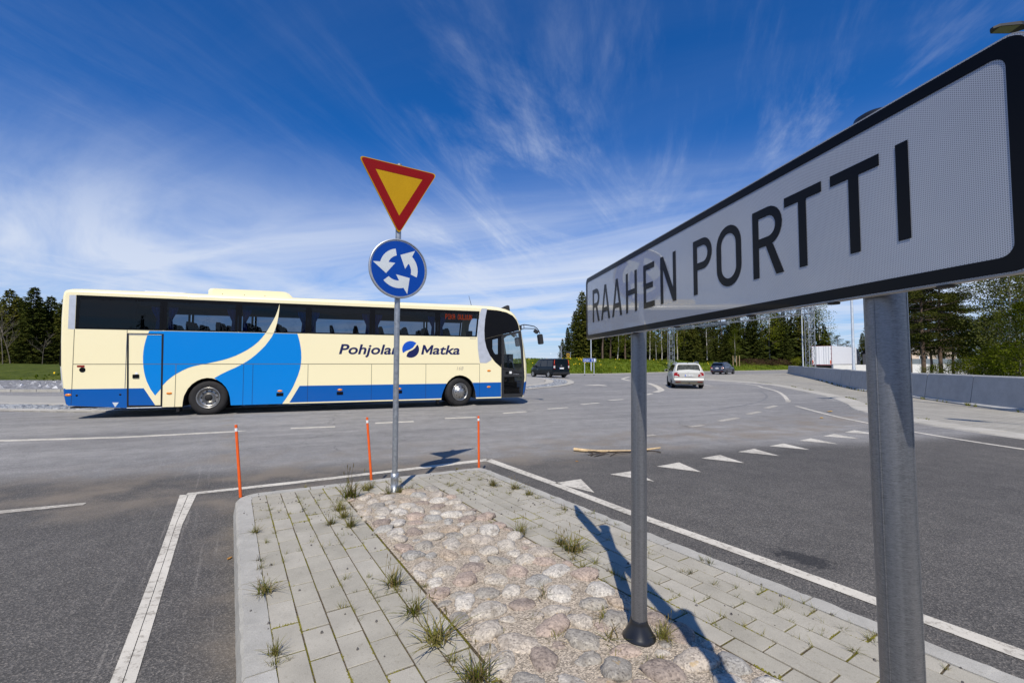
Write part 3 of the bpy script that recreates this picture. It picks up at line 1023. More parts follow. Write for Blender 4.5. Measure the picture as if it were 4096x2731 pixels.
# ------------------------------------------------------------------ grass bank behind the roundabout, right hand side
bl = catmull([(-42, 66), (-12, 62), (2.2, 61), (9.4, 60.5), (13.5, 61.5), (21.5, 68.5), (33, 77), (48, 86), (75, 106), (110, 125)], 8)
brow = [(0, 0.0), (0.5, 0.18), (2.0, 0.75), (4.5, 1.45), (7.5, 1.92), (11, 2.02), (20, 2.1), (60, 2.4), (150, 2.6)]
b = MB()
n = len(bl)
v, f = [], []
for q, (d, z_) in enumerate(brow):
    for p in offset_line(bl, d):
        v.append((*p, z_ + (noise.noise((p[0] * 0.22, p[1] * 0.22, 1)) * 0.22 if 1 < q < 7 else 0) - (0.02 if q == 0 else 0)))
for q in range(len(brow) - 1):
    for i in range(n - 1):
        f.append((q * n + i, q * n + i + 1, (q + 1) * n + i + 1, (q + 1) * n + i))
b.add(v, f, 0, True)
kind(b.build('grass_bank', 'grass'), 'structure')
# pale edging slabs where the bank meets the road
b = MB()
l0, l1 = offset_line(bl, -1.2), offset_line(bl, 0.1)
b.add([(*p, 0.006) for p in l0] + [(*p, 0.05) for p in l1], [(i, i + 1, n + i + 1, n + i) for i in range(n - 1)])
kind(b.build('verge', 'slab'), 'structure')


def bank_z(p, d):
    for (d0, z0), (d1, z1) in zip(brow, brow[1:]):
        if d0 <= d <= d1:
            z_ = z0 + (z1 - z0) * (d - d0) / (d1 - d0)
            break
    return z_ + (noise.noise((p[0] * 0.22, p[1] * 0.22, 1)) * 0.22 if d > 2 else 0)


b, b2 = MB(), MB()
for k in range(9000):
    i = rnd.randrange(len(bl) - 1)
    p = Vector(bl[i]).lerp(Vector(bl[i + 1]), rnd.random())
    if p.x < 0 or p.x > 60:
        continue
    t_ = (Vector(bl[i + 1]) - Vector(bl[i])).normalized()
    d = rnd.uniform(0.05, 10)
    q = p + Vector((-t_.y, t_.x)) * d
    z_ = bank_z(q, d) - 0.03
    h = rnd.uniform(0.10, 0.30) * (1.4 if rnd.random() < 0.06 else 1)
    if rnd.random() < 0.030 and q.x < 40 and noise.noise((q.x * 0.25, q.y * 0.25, 9)) > -0.05:
        s = 0.055
        z_ += 0.20
        b2.add([(q.x - s, q.y, z_ - s), (q.x + s, q.y, z_ - s), (q.x + s, q.y + .02, z_ + s), (q.x - s, q.y + .02, z_ + s)], [(0, 1, 2, 3)])
        continue
    for j in range(3):
        a = rnd.uniform(0, 6.28)
        w = rnd.uniform(0.03, 0.09)
        b.add([(q.x + math.cos(a) * w, q.y + math.sin(a) * w, z_), (q.x - math.cos(a) * w, q.y - math.sin(a) * w, z_), (q.x + rnd.uniform(-.15, .15), q.y + rnd.uniform(-.15, .15), z_ + h)], [(0, 1, 2)])
kind(b.build('grass', 'bank_blade'), 'stuff')
kind(b2.build('dandelions', 'dandelion'), 'stuff')
# grass and dandelions on the left mound
b, b2 = MB(), MB()
for k in range(4200):
    i = rnd.randrange(len(kl) - 1)
    p = Vector(kl[i]).lerp(Vector(kl[i + 1]), rnd.random())
    if p.x < -36 or p.x > -9 or p.y > 36:
        continue
    t_ = (Vector(kl[i + 1]) - Vector(kl[i])).normalized()
    d = rnd.uniform(7.2, 19)
    q = p + Vector((-t_.y, t_.x)) * d
    z_ = 0.2
    for (r0, z0), (r1, z1) in zip(rows, rows[1:]):
        if r0 <= d <= r1:
            z_ = z0 + (z1 - z0) * (d - r0) / (r1 - r0)
    z_ += noise.noise((q.x * 0.35, q.y * 0.35, 3)) * 0.16 - 0.03
    if rnd.random() < 0.02:
        b2.add([(q.x - .06, q.y, z_ + .15), (q.x + .06, q.y, z_ + .15), (q.x + .06, q.y + .02, z_ + .27), (q.x - .06, q.y + .02, z_ + .27)], [(0, 1, 2, 3)])
        continue
    h = rnd.uniform(0.10, 0.26)
    for j in range(3):
        a = rnd.uniform(0, 6.28)
        w = rnd.uniform(0.03, 0.08)
        b.add([(q.x + math.cos(a) * w, q.y + math.sin(a) * w, z_), (q.x - math.cos(a) * w, q.y - math.sin(a) * w, z_), (q.x + rnd.uniform(-.15, .15), q.y + rnd.uniform(-.15, .15), z_ + h)], [(0, 1, 2)])
kind(b.build('grass', 'bank_blade'), 'stuff')
kind(b2.build('dandelions', 'dandelion'), 'stuff')

# ------------------------------------------------------------------ pavement, kerb and concrete barrier on the right
ko = [(16.6, 42.0), (17.2, 38.5), (17.6, 35.0), (17.55, 32.2), (16.9, 29.2), (16.05, 26.6), (14.2, 20.95), (12.4, 17.1), (11.06, 14.8), (10.45, 13.0), (10.14, 11.5), (10.1, 10.2), (10.25, 8.6), (10.7, 6.4), (11.8, 3.0), (13.5, -1), (15, -5)]
ko = catmull(ko, 5)
wall_base = catmull([(37.99, 62.96), (34.32, 55.69), (30.6, 48.0), (28.29, 43.37), (25.95, 38.75), (23.53, 34.0), (20.85, 29.1), (18.5, 24.3), (17.7, 21.5), (16.9, 18.77), (15.9, 15.92), (15.2, 13.2), (14.9, 10.6), (15.0, 7.8), (15.6, 5.0)], 1)
sw = setting('pavement')
MT['sidewalk'] = None


def pavement_mat():
    m, t, out = new_mat('pavement_pavers')
    p = principled(t, out, rough=0.9, spec=0.2)
    pos = worldpos(t)
    mp = N(t, 'ShaderNodeMapping')
    mp.inputs['Rotation'].default_value = (0, 0, R(-75))
    t.links.new(pos, mp.inputs[0])
    br = t.nodes.new('ShaderNodeTexBrick')
    br.inputs['Scale'].default_value = 1.0
    br.inputs['Brick Width'].default_value = 0.28
    br.inputs['Row Height'].default_value = 0.14
    br.inputs['Mortar Size'].default_value = 0.007
    br.inputs['Color1'].default_value = (0.355, 0.335, 0.295, 1)
    br.inputs['Color2'].default_value = (0.315, 0.30, 0.265, 1)
    br.inputs['Mortar'].default_value = (0.15, 0.13, 0.09, 1)
    t.links.new(mp.outputs[0], br.inputs['Vector'])
    n = tnoise(t, 0.8, 5, vec=pos)
    t.links.new(mixc(t, 1.0, br.outputs[0], ramp(t, n.outputs[0], [(0.3, (0.86, 0.86, 0.86)), (0.7, (1.1, 1.1, 1.1))]), 'MULTIPLY'), p.inputs['Base Color'])
    bump(t, p, br.outputs['Fac'], -0.4, 0.01)
    return m


MT['sidewalk'] = pavement_mat()
ki = offset_line(ko, 0.62)          # kerb slab band
tip = [(16.6, 42.0), (17.5, 46.5), (22.2, 52.9), (33.4, 61.1), (38.0, 63.4)]
b = MB()
b.poly(ki + [(18.5, -5)] + list(reversed([(x + 0.25, y) for x, y in wall_base])) + list(reversed(tip)), to3=lambda a, c: (a, c, 0.030))
o = b.build('paving', 'sidewalk', sw)
cnt = 0
for i in range(len(ko) - 1):
    p0, p1, q0, q1 = (Vector(x) for x in (ko[i], ko[i + 1], ki[i], ki[i + 1]))
    n = max(1, round((p1 - p0).length / 1.0))
    for j in range(n):
        s0, s1 = (j + 0.012) / n, (j + 0.988) / n
        a, c, d, e = p0.lerp(p1, s0), p0.lerp(p1, s1), q0.lerp(q1, s1), q0.lerp(q1, s0)
        b = MB()
        z_ = 0.040 + rnd.uniform(-0.005, 0.005)
        b.add([(*a, 0), (*c, 0), (*c.lerp(d, 0.04), z_ - 0.01), (*a.lerp(e, 0.04), z_ - 0.01), (*c.lerp(d, 0.16), z_), (*a.lerp(e, 0.16), z_), (*d, z_ + 0.002), (*e, z_ + 0.002), (*d, 0), (*e, 0)],
              [(0, 1, 2, 3), (3, 2, 4, 5), (5, 4, 6, 7), (7, 6, 8, 9), (0, 3, 5, 7, 9), (1, 8, 6, 4, 2)])
        o = b.build('kerb_stone', 'slab', sw)
        if o.data.polygons[2].normal.z < 0:
            o.data.flip_normals()
# barrier: one precast segment after the other, each with a sloped face and an overhanging foot
barrier = thing('concrete_barrier', 'long grey concrete barrier of precast segments curving along the right hand pavement', 'barrier', (0, 0, 0))
wb2 = []
for i in range(len(wall_base) - 1):
    a, c = Vector(wall_base[i]), Vector(wall_base[i + 1])
    k = max(1, round((c - a).length / 2.9))
    wb2 += [a.lerp(c, j / k) for j in range(k)]
wb2.append(Vector(wall_base[-1]))
for a, c in zip(wb2, wb2[1:]):
    t_ = (c - a).normalized()
    nn = Vector((-t_.y, t_.x))           # towards the back? the wall runs towards the camera, so left of travel is away from the road
    g = 0.022
    a2, c2 = a + t_ * g, c - t_ * g
    prof = [(-0.07, 0.0), (-0.07, 0.085), (-0.005, 0.10), (0.035, 0.13), (0.17, 1.05), (0.20, 1.09), (0.34, 1.09), (0.37, 1.05), (0.5, 0.12), (0.52, 0.0)]
    b = MB()
    m_ = len(prof)
    dz = rnd.uniform(-0.008, 0.008)
    v = [(*(a2 + nn * d), z_ + (dz if z_ > 0.5 else 0)) for d, z_ in prof] + [(*(c2 + nn * d), z_ + (dz if z_ > 0.5 else 0)) for d, z_ in prof]
    b.add(v, [(i, i + 1, m_ + i + 1, m_ + i) for i in range(m_ - 1)] + [tuple(range(m_)), tuple(reversed(range(m_, 2 * m_)))])
    o = b.build('barrier_segment', 'barrier', barrier)
    bm_ = bmesh.new()
    bm_.from_mesh(o.data)
    bmesh.ops.recalc_face_normals(bm_, faces=bm_.faces)
    bm_.to_mesh(o.data)
    bm_.free()
# pale wall further back
b = MB()
wl_ = [(43.0, 61.0), (52, 59.5), (66, 58.5)]
pw = thing('pale_wall', 'low pale concrete wall in sunlight behind the far end of the barrier', 'wall')
for a, c in zip(wl_, wl_[1:]):
    a, c = Vector(a), Vector(c)
    k = 4
    for j in range(k):
        p, q = a.lerp(c, (j + .004) / k), a.lerp(c, (j + .996) / k)
        b = MB()
        b.slab([tuple(p), tuple(q), (q.x, q.y + 0.3), (p.x, p.y + 0.3)], 0, 1.22)
        b.build('wall_panel', 'white_wall', pw)
# small drifts of sand and weeds at the foot of the barrier
bw = MB()
for k in range(150):
    i = rnd.randrange(len(wb2) - 1)
    p = wb2[i].lerp(wb2[i + 1], rnd.random() ** 3)
    if p.y > 40:
        continue
    for j in range(5):
        a = rnd.uniform(0, 6.28)
        bw.add([(p.x - 0.10 + 0.015 * math.cos(a), p.y + 0.015 * math.sin(a), 0.03), (p.x - 0.10 - 0.015 * math.cos(a), p.y - 0.015 * math.sin(a), 0.03),
                (p.x - 0.10 + rnd.uniform(-.08, .08), p.y + rnd.uniform(-.08, .08), 0.03 + rnd.uniform(.05, .16))], [(0, 1, 2)])
for k in range(260):
    i = rnd.randrange(len(ki) - 1)
    p = Vector(ki[i]).lerp(Vector(ki[i + 1]), rnd.random())
    if p.y > 34 or p.y < 4 or noise.noise((p.x * .5, p.y * .5, 4)) < 0:
        continue
    for j in range(5):
        a = rnd.uniform(0, 6.28)
        x, y = p.x + rnd.uniform(-.05, .12), p.y + rnd.uniform(-.1, .1)
        bw.add([(x + 0.012 * math.cos(a), y + 0.012 * math.sin(a), 0.03), (x - 0.012 * math.cos(a), y - 0.012 * math.sin(a), 0.03),
                (x + rnd.uniform(-.07, .07), y + rnd.uniform(-.07, .07), 0.035 + rnd.uniform(.02, .07))], [(0, 1, 2)])
kind(bw.build('weeds', 'blade'), 'stuff')

# ------------------------------------------------------------------ the splitter island the camera stands on
TOP = 0.13
island = setting('traffic_island')
eL, nL = (-0.5253, 0.8509), (0.8509, 0.5253)
eR, nR = (-0.5483, 0.8363), (0.8363, 0.5483)
fN = (-0.4570, 0.8894)                       # normal of the front kerb
fC = fN[0] * -1.5 + fN[1] * 5.607            # outer front line
L_IN, L_OUT, R_IN, R_OUT = 0.2115, 0.075, 2.905, 3.045
L_COB, R_COB = 1.0395, 2.136
F_IN = fC - 0.13


def cross(n1, c1, n2, c2):
    d = n1[0] * n2[1] - n1[1] * n2[0]
    return ((c1 * n2[1] - c2 * n1[1]) / d, (n1[0] * c2 - n2[0] * c1) / d)


YB = -2.2
back_n = (0.0, -1.0)
base_poly = [cross(nL, L_OUT + 0.03, back_n, -YB), cross(nR, R_OUT - 0.03, back_n, -YB), cross(nR, R_OUT - 0.03, fN, fC - 0.03), cross(nL, L_OUT + 0.03, fN, fC - 0.03)]
b = MB()
b.slab(base_poly, 0.0, TOP - 0.0055)
b.build('sand_bed', 'bed', island)


def paver_mesh(poly, z0, z1, bev=0.0022):
    cx = sum(p[0] for p in poly) / len(poly)
    cy = sum(p[1] for p in poly) / len(poly)
    n = len(poly)
    ins = []
    for p in poly:
        d = math.hypot(p[0] - cx, p[1] - cy)
        k = max(0.2, 1 - bev * 1.35 / max(d, 1e-4))
        ins.append((cx + (p[0] - cx) * k, cy + (p[1] - cy) * k))
    b_ = MB()
    v = [(*p, z0) for p in poly] + [(*p, z1 - bev) for p in poly] + [(*p, z1) for p in ins]
    f = []
    for i in range(n):
        j = (i + 1) % n
        f += [(i, j, n + j, n + i), (n + i, n + j, 2 * n + j, 2 * n + i)]
    f.append(tuple(range(2 * n, 3 * n)))
    b_.add(v, f)
    return b_.mesh('paver', 'paver')


def area(poly):
    return 0.5 * sum(poly[i][0] * poly[(i + 1) % len(poly)][1] - poly[(i + 1) % len(poly)][0] * poly[i][1] for i in range(len(poly)))


full = {}
pavers = []


def lay(e, n, c0, width, cols, halfplanes, tagname, stag=0.5):
    for k in range(cols):
        u0, u1 = c0 + width * k + 0.0038, c0 + width * (k + 1) - 0.0038
        off = 0.278 * (stag * (k % 2)) + rnd.uniform(-0.02, 0.02)
        for j in range(-14, 30):
            v0, v1 = j * 0.278 + off + 0.0046, (j + 1) * 0.278 + off - 0.0046
            du, dv = rnd.uniform(-.0012, .0012), rnd.uniform(-.0012, .0012)
            poly = [(n[0] * u + e[0] * v, n[1] * u + e[1] * v) for u, v in ((u0 + du, v0 + dv), (u1 + du, v0 + dv), (u1 + du, v1 + dv), (u0 + du, v1 + dv))]
            if min(p[1] for p in poly) < YB:
                continue
            whole = True
            for hn, hc in halfplanes(k):
                q = clip(poly, hn, hc)
                if len(q) != len(poly) or any(a != b_ for a, b_ in zip(q, poly)):
                    whole = False
                poly = q
                if len(poly) < 3:
                    break
            if len(poly) < 3 or abs(area(poly)) < 0.0022:
                continue
            if area(poly) < 0:
                poly = list(reversed(poly))
            pavers.append((poly, whole, tagname))


neg = lambda n: (-n[0], -n[1])
cob_f = fC - 0.62                                # cobbles stop this far short of the front kerb
front_half = (fN, F_IN - 0.004)
lay(eL, nL, L_IN, 0.138, 6, lambda k: [front_half], 'left')
lay(eL, nL, L_COB, 0.138, 9, lambda k: [front_half, (neg(fN), -(cob_f)), (nR, R_COB - 0.004)], 'front')
lay(eR, nR, R_COB, 0.1282, 6, lambda k: [front_half], 'right')
pavers.sort(key=lambda q: -min(p[1] for p in q[0]))
vis = [q for q in pavers if max(p[1] for p in q[0]) > 1.2]
rest = [q for q in pavers if max(p[1] for p in q[0]) <= 1.2]
vis, more = vis[-300:] if len(vis) > 300 else vis, vis[:-300] if len(vis) > 300 else []
print('pavers', len(vis), len(rest), len(more))
for poly, whole, tg in vis:
    cx = sum(p[0] for p in poly) / len(poly)
    cy = sum(p[1] for p in poly) / len(poly)
    dz = rnd.uniform(-0.0025, 0.0025)
    key = (tg, 'whole') if whole else None
    loc = [(p[0] - cx, p[1] - cy) for p in poly]
    if key and key in full:
        me = full[key]
    else:
        me = paver_mesh(loc, -0.06, 0.0)
        if key:
            full[key] = me
    o = obj('paver', me, island, (cx, cy, TOP + dz))
    o.rotation_euler = (rnd.uniform(-.006, .006), rnd.uniform(-.006, .006), rnd.uniform(-.006, .006))
b = MB()
for poly, whole, tg in rest + more:
    b.slab(poly, TOP - 0.06, TOP)
o = b.build('distant_paver', 'paver', island)
o['kind'] = 'stuff'


# kerb stones, rounded at the two front corners
def kerb_stone(path, w=0.136, wob=0.004):
    """path: outer top edge, travelling with the island on the left hand side"""
    inner = offset_line(path, w)
    foot = offset_line(path, -0.018)
    lip = offset_line(path, 0.016)
    b_ = MB()
    n = len(path)
    rows_ = [[(*p, -0.01) for p in foot], [(*p, 0.05) for p in offset_line(path, -0.010)], [(*p, TOP - 0.018) for p in path], [(*p, TOP + 0.002) for p in lip], [(*p, TOP + 0.003) for p in inner], [(*p, 0.06) for p in inner]]
    v = []
    for q, row in enumerate(rows_):
        for p in row:
            nz = noise.noise((p[0] * 9, p[1] * 9, q * 2.3)) * wob * (1.7 if q in (2, 3) else 0.6)
            nz2 = noise.noise((p[0] * 34, p[1] * 34, q * 1.3)) * wob * (0.9 if q in (2, 3) else 0.2)
            v.append((p[0] + nz + nz2, p[1] + nz * 0.5, p[2] + nz * 0.6 + nz2 * 0.5))
    f = [(q * n + i, q * n + i + 1, (q + 1) * n + i + 1, (q + 1) * n + i) for q in range(len(rows_) - 1) for i in range(n - 1)]
    f += [tuple(q * n for q in range(len(rows_))), tuple(q * n + n - 1 for q in reversed(range(len(rows_))))]
    b_.add(v, f)
    o_ = b_.build('kerb_stone', 'kerb', island)
    bm2 = bmesh.new()
    bm2.from_mesh(o_.data)
    bmesh.ops.recalc_face_normals(bm2, faces=bm2.faces)
    bm2.to_mesh(o_.data)
    bm2.free()
    return o_


cFL = cross(nL, L_OUT, fN, fC)
cFR = cross(nR, R_OUT, fN, fC)


def seg(a, c, step=0.03):
    a, c = Vector(a), Vector(c)
    n = max(1, int((c - a).length / step))
    return [tuple(a.lerp(c, i / n)) for i in range(n + 1)]


def along(p, d, l):
    return (p[0] + d[0] * l, p[1] + d[1] * l)


fd = (fN[1], -fN[0])                               # front direction, left to right
rad = 0.30
# right side, from the back towards the front corner (island on the left), then front right to left, then left side front to back
pR0 = cross(nR, R_OUT, back_n, -YB)
lenR = math.dist(pR0, cFR)
j0 = 0.0
end = lenR - 0.12
while j0 < end - 0.02:
    j1 = min(end, j0 + 0.995)
    kerb_stone(seg(along(pR0, eR, j0 + 0.005), along(pR0, eR, j1 - 0.005)))
    j0 = j1
corner = [along(pR0, eR, end)] + [tuple(Vector(along(cFR, eR, -0.12)).lerp(Vector(cFR), t_).lerp(Vector(cFR).lerp(Vector(along(cFR, fd, -0.12)), t_), t_)) for t_ in (0.2, 0.4, 0.6, 0.8, 1.0)]
kerb_stone(corner)
frontL = math.dist(cFL, cFR)
j0 = 0.12
while j0 < frontL - rad - 0.02:
    j1 = min(frontL - rad, j0 + 0.995)
    kerb_stone(seg(along(cFR, fd, -(j0 + 0.005)), along(cFR, fd, -(j1 - 0.005))))
    j0 = j1
A_, B_, C_ = Vector(along(cFL, fd, rad)), Vector(cFL), Vector(along(cFL, eL, -rad))
kerb_stone([tuple(A_.lerp(B_, t_).lerp(B_.lerp(C_, t_), t_)) for t_ in [i / 9 for i in range(10)]])
j0 = rad
lenL = math.dist(cFL, cross(nL, L_OUT, back_n, -YB))
while j0 < lenL - 0.05:
    j1 = min(lenL, j0 + 0.995)
    kerb_stone(seg(along(cFL, eL, -(j0 + 0.005)), along(cFL, eL, -(j1 - 0.005))))
    j0 = j1

# cobbles set in sandy mortar
cob = [cross(nL, L_COB + 0.012, back_n, -YB), cross(nR, R_COB - 0.012, back_n, -YB), cross(nR, R_COB - 0.012, fN, cob_f - 0.01), cross(nL, L_COB + 0.012, fN, cob_f - 0.01)]


def in_cob(p, m_):
    return (nL[0] * p[0] + nL[1] * p[1] > L_COB + m_ and nR[0] * p[0] + nR[1] * p[1] < R_COB - m_ and fN[0] * p[0] + fN[1] * p[1] < cob_f - m_ and p[1] > YB + 0.1)


b = MB()
NX, NY = 30, 150
v, f = [], []
for j in range(NY + 1):
    for i in range(NX + 1):
        s, t_ = i / NX, j / NY
        p = Vector(cob[0]).lerp(Vector(cob[1]), s).lerp(Vector(cob[3]).lerp(Vector(cob[2]), s), t_)
        edge = min(s, 1 - s, (1 - t_) * 6, 0.12) / 0.12
        v.append((p.x, p.y, TOP - 0.0015 + edge * (0.010 + 0.010 * noise.noise((p.x * 7, p.y * 7, 0)) + 0.006 * noise.noise((p.x * 25, p.y * 25, 5)))))
for j in range(NY):
    for i in range(NX):
        q = j * (NX + 1) + i
        f.append((q, q + 1, q + NX + 2, q + NX + 1))
b.add(v, f, 0, True)
b.build('mortar_bed', 'mortar', island)


def cobble_mesh(seed):
    bm_ = bmesh.new()
    bmesh.ops.create_icosphere(bm_, subdivisions=3, radius=1.0)
    off = Vector((seed * 3.7, seed * 1.9, seed * 5.3))
    for v_ in bm_.verts:
        p = v_.co.copy()
        k = 1 + 0.30 * noise.noise(p * 1.15 + off) + 0.17 * noise.noise(p * 2.4 + off) + 0.06 * noise.noise(p * 6 + off)
        q = p * k
        q.z = q.z * 0.62
        if q.z > 0.42:
            q.z = 0.42 + (q.z - 0.42) * 0.55
        v_.co = q
    bmesh.ops.delete(bm_, geom=[f_ for f_ in bm_.faces if f_.calc_center_median().z < -0.32], context='FACES')
    for f_ in bm_.faces:
        f_.smooth = True
    me = bpy.data.meshes.new('cobblestone')
    bm_.to_mesh(me)
    bm_.free()
    me.materials.append(MT['granite'])
    return me


cobs = [cobble_mesh(k) for k in range(11)]
posA, posB = (0.645, 2.377), (0.862, 1.03)
posP = (-1.278, 5.019)
placed = []
crng = random.Random(23)
for r0, r1, tries in ((0.076, 0.090, 4000), (0.062, 0.076, 16000), (0.048, 0.060, 20000), (0.034, 0.044, 9000)):
    for _ in range(tries):
        p = (crng.uniform(-2.2, 3.5), crng.uniform(YB, 5.2))
        r_ = crng.uniform(r0, r1)
        if not in_cob(p, r_ * 0.80):
            continue
        if math.dist(p, posA) < r_ + 0.075 or math.dist(p, posB) < r_ + 0.09 or math.dist(p, posP) < r_ + 0.05:
            continue
        if all(math.dist(p, q[0]) > (r_ + q[1]) * 0.94 + 0.008 for q in placed):
            placed.append((p, r_))
print('cobbles', len(placed))
for p, r_ in placed:
    el = crng.uniform(1.0, 1.38)
    s = r_ * 1.0
    obj('cobblestone', crng.choice(cobs), island, (p[0], p[1], TOP + crng.uniform(-0.007, 0.006)), (crng.uniform(-.18, .18), crng.uniform(-.18, .18), crng.uniform(0, 6.28)), (s * el, s / el ** 0.6, s * crng.uniform(0.75, 0.95)))

# moss cushions filling parts of the paving joints
b = MB()
mrng = random.Random(5)
for poly, whole, tg in vis:
    cy = sum(p[1] for p in poly) / len(poly)
    for i in range(len(poly)):
        p, q = Vector(poly[i]), Vector(poly[(i + 1) % len(poly)])
        L_ = (q - p).length
        if L_ < 0.03:
            continue
        n = int(L_ / 0.011)
        for j in range(n):
            c = p.lerp(q, (j + mrng.random()) / n)
            dens = noise.noise((c.x * 2.3, c.y * 2.3, 8)) + 0.55 * noise.noise((c.x * 9, c.y * 9, 3))
            if dens < 0.22 + 0.25 * mrng.random():
                continue
            s = mrng.uniform(0.003, 0.0065) * (1 + max(0, dens - 0.4))
            a0 = mrng.uniform(0, 6)
            x, y = c.x + mrng.uniform(-.004, .004), c.y + mrng.uniform(-.004, .004)
            ring_ = [(x + s * 1.5 * math.cos(a0 + 1.57 * k), y + s * 1.5 * math.sin(a0 + 1.57 * k), TOP - 0.006) for k in range(4)]
            b.add(ring_ + [(x, y, TOP + s * 0.55)], [(0, 1, 4), (1, 2, 4), (2, 3, 4), (3, 0, 4)])
kind(b.build('moss', 'moss'), 'stuff')
# hair fine grass coming up along the same joints
b = MB()
for poly, whole, tg in vis:
    for i in range(len(poly)):
        p, q = Vector(poly[i]), Vector(poly[(i + 1) % len(poly)])
        if (q - p).length < 0.05 or mrng.random() > 0.55:
            continue
        for j in range(2):
            c = p.lerp(q, mrng.random())
            if noise.noise((c.x * 1.7, c.y * 1.7, 21)) < 0.12:
                continue
            for k in range(mrng.randint(3, 8)):
                a = mrng.uniform(0, 6.28)
                h = mrng.uniform(0.012, 0.045)
                w = 0.0016
                x, y = c.x + mrng.uniform(-.012, .012), c.y + mrng.uniform(-.012, .012)
                dx, dy = math.cos(a) * h * mrng.uniform(.3, 1.2), math.sin(a) * h * mrng.uniform(.3, 1.2)
                b.add([(x - dy / h * w, y + dx / h * w, TOP - .004), (x + dy / h * w, y - dx / h * w, TOP - .004), (x + dx, y + dy, TOP + h)], [(0, 1, 2)])
kind(b.build('joint_grass', 'blade'), 'stuff')

# grit on the paving, thicker towards the front
b = MB()
for k in range(1500):
    p = (rnd.uniform(-3, 2.6), 1.2 + 5.0 * math.sqrt(rnd.random()) if rnd.random() < 0.6 else rnd.uniform(4.2, 6.1))
    if not (nL[0] * p[0] + nL[1] * p[1] > 0.1 and nR[0] * p[0] + nR[1] * p[1] < 3.0 and fN[0] * p[0] + fN[1] * p[1] < fC - 0.03):
        continue
    s = rnd.choice((0.003, 0.003, 0.004, 0.005, 0.006, 0.010))
    a0 = rnd.uniform(0, 6)
    base = [(p[0] + s * rnd.uniform(.6, 1.3) * math.cos(a0 + 1.57 * j), p[1] + s * rnd.uniform(.6, 1.3) * math.sin(a0 + 1.57 * j), TOP - 0.001) for j in range(4)]
    top = [(x * 0.6 + p[0] * 0.4, y * 0.6 + p[1] * 0.4, TOP + s * rnd.uniform(0.7, 1.2)) for x, y, _z in base]
    b.add(base + top, [(4, 5, 6, 7)] + [(j, (j + 1) % 4, 4 + (j + 1) % 4, 4 + j) for j in range(4)])
kind(b.build('grit', 'pebble'), 'stuff')
# ------------------------------------------------------------------ town sign on two steel posts
PANEL_LEN, PANEL_H, PANEL_T = 2.30, 0.402, 0.018
U_FAR = 0.61                                       # the far (left) end of the panel, along the panel from the first post
pm = -0.15306
u2 = Vector((pm, 1, 0)).normalized()               # along the panel, away from the camera
p0 = Vector((0.943897 + pm * 2.37745, 2.37745, 0))
far_end = p0 + u2 * U_FAR
ts = thing('town_sign', 'long white town sign RAAHEN PORTTI with black border on two galvanised posts', 'road sign', (0, 0, 0))
# panel frame of reference: x along the text (towards the camera), y into the panel, z up
xd = -u2
yd = Vector((-xd.y, xd.x, 0))                        # away from the reader
PM = Matrix(((xd.x, yd.x, 0, far_end.x), (xd.y, yd.y, 0, far_end.y), (0, 0, 1, 1.676), (0, 0, 0, 1)))


def rrect(x0, z0, x1, z1, r_, n=6):
    return arc(x1 - r_, z0 + r_, r_, -90, 0, n) + arc(x1 - r_, z1 - r_, r_, 0, 90, n) + arc(x0 + r_, z1 - r_, r_, 90, 180, n) + arc(x0 + r_, z0 + r_, r_, 180, 270, n)


b = MB()
b.slab(rrect(0, 0, PANEL_LEN, PANEL_H, 0.035), 0.0, PANEL_T, to3=lambda x, z, h: (x, PANEL_T - h, z))
panel = b.build('sign_panel', 'alu_dull', ts)
panel.matrix_local = PM
b = MB()
b.poly(rrect(0.002, 0.002, PANEL_LEN - 0.002, PANEL_H - 0.002, 0.034), to3=lambda x, z: (x, -0.0008, z))
s_ = b.build('sign_face', 'sheet', ts)
s_.matrix_local = PM
b = MB()
b.poly(rrect(0.004, 0.004, PANEL_LEN - 0.004, PANEL_H - 0.004, 0.034), [rrect(0.032, 0.030, PANEL_LEN - 0.036, PANEL_H - 0.030, 0.022)], to3=lambda x, z: (x, -0.0018, z))
s_ = b.build('sign_border', 'letter', ts)
s_.matrix_local = PM
SW = 0.0265                                        # stroke width, cap height 0.2
CH = 0.202
Z0 = 0.104


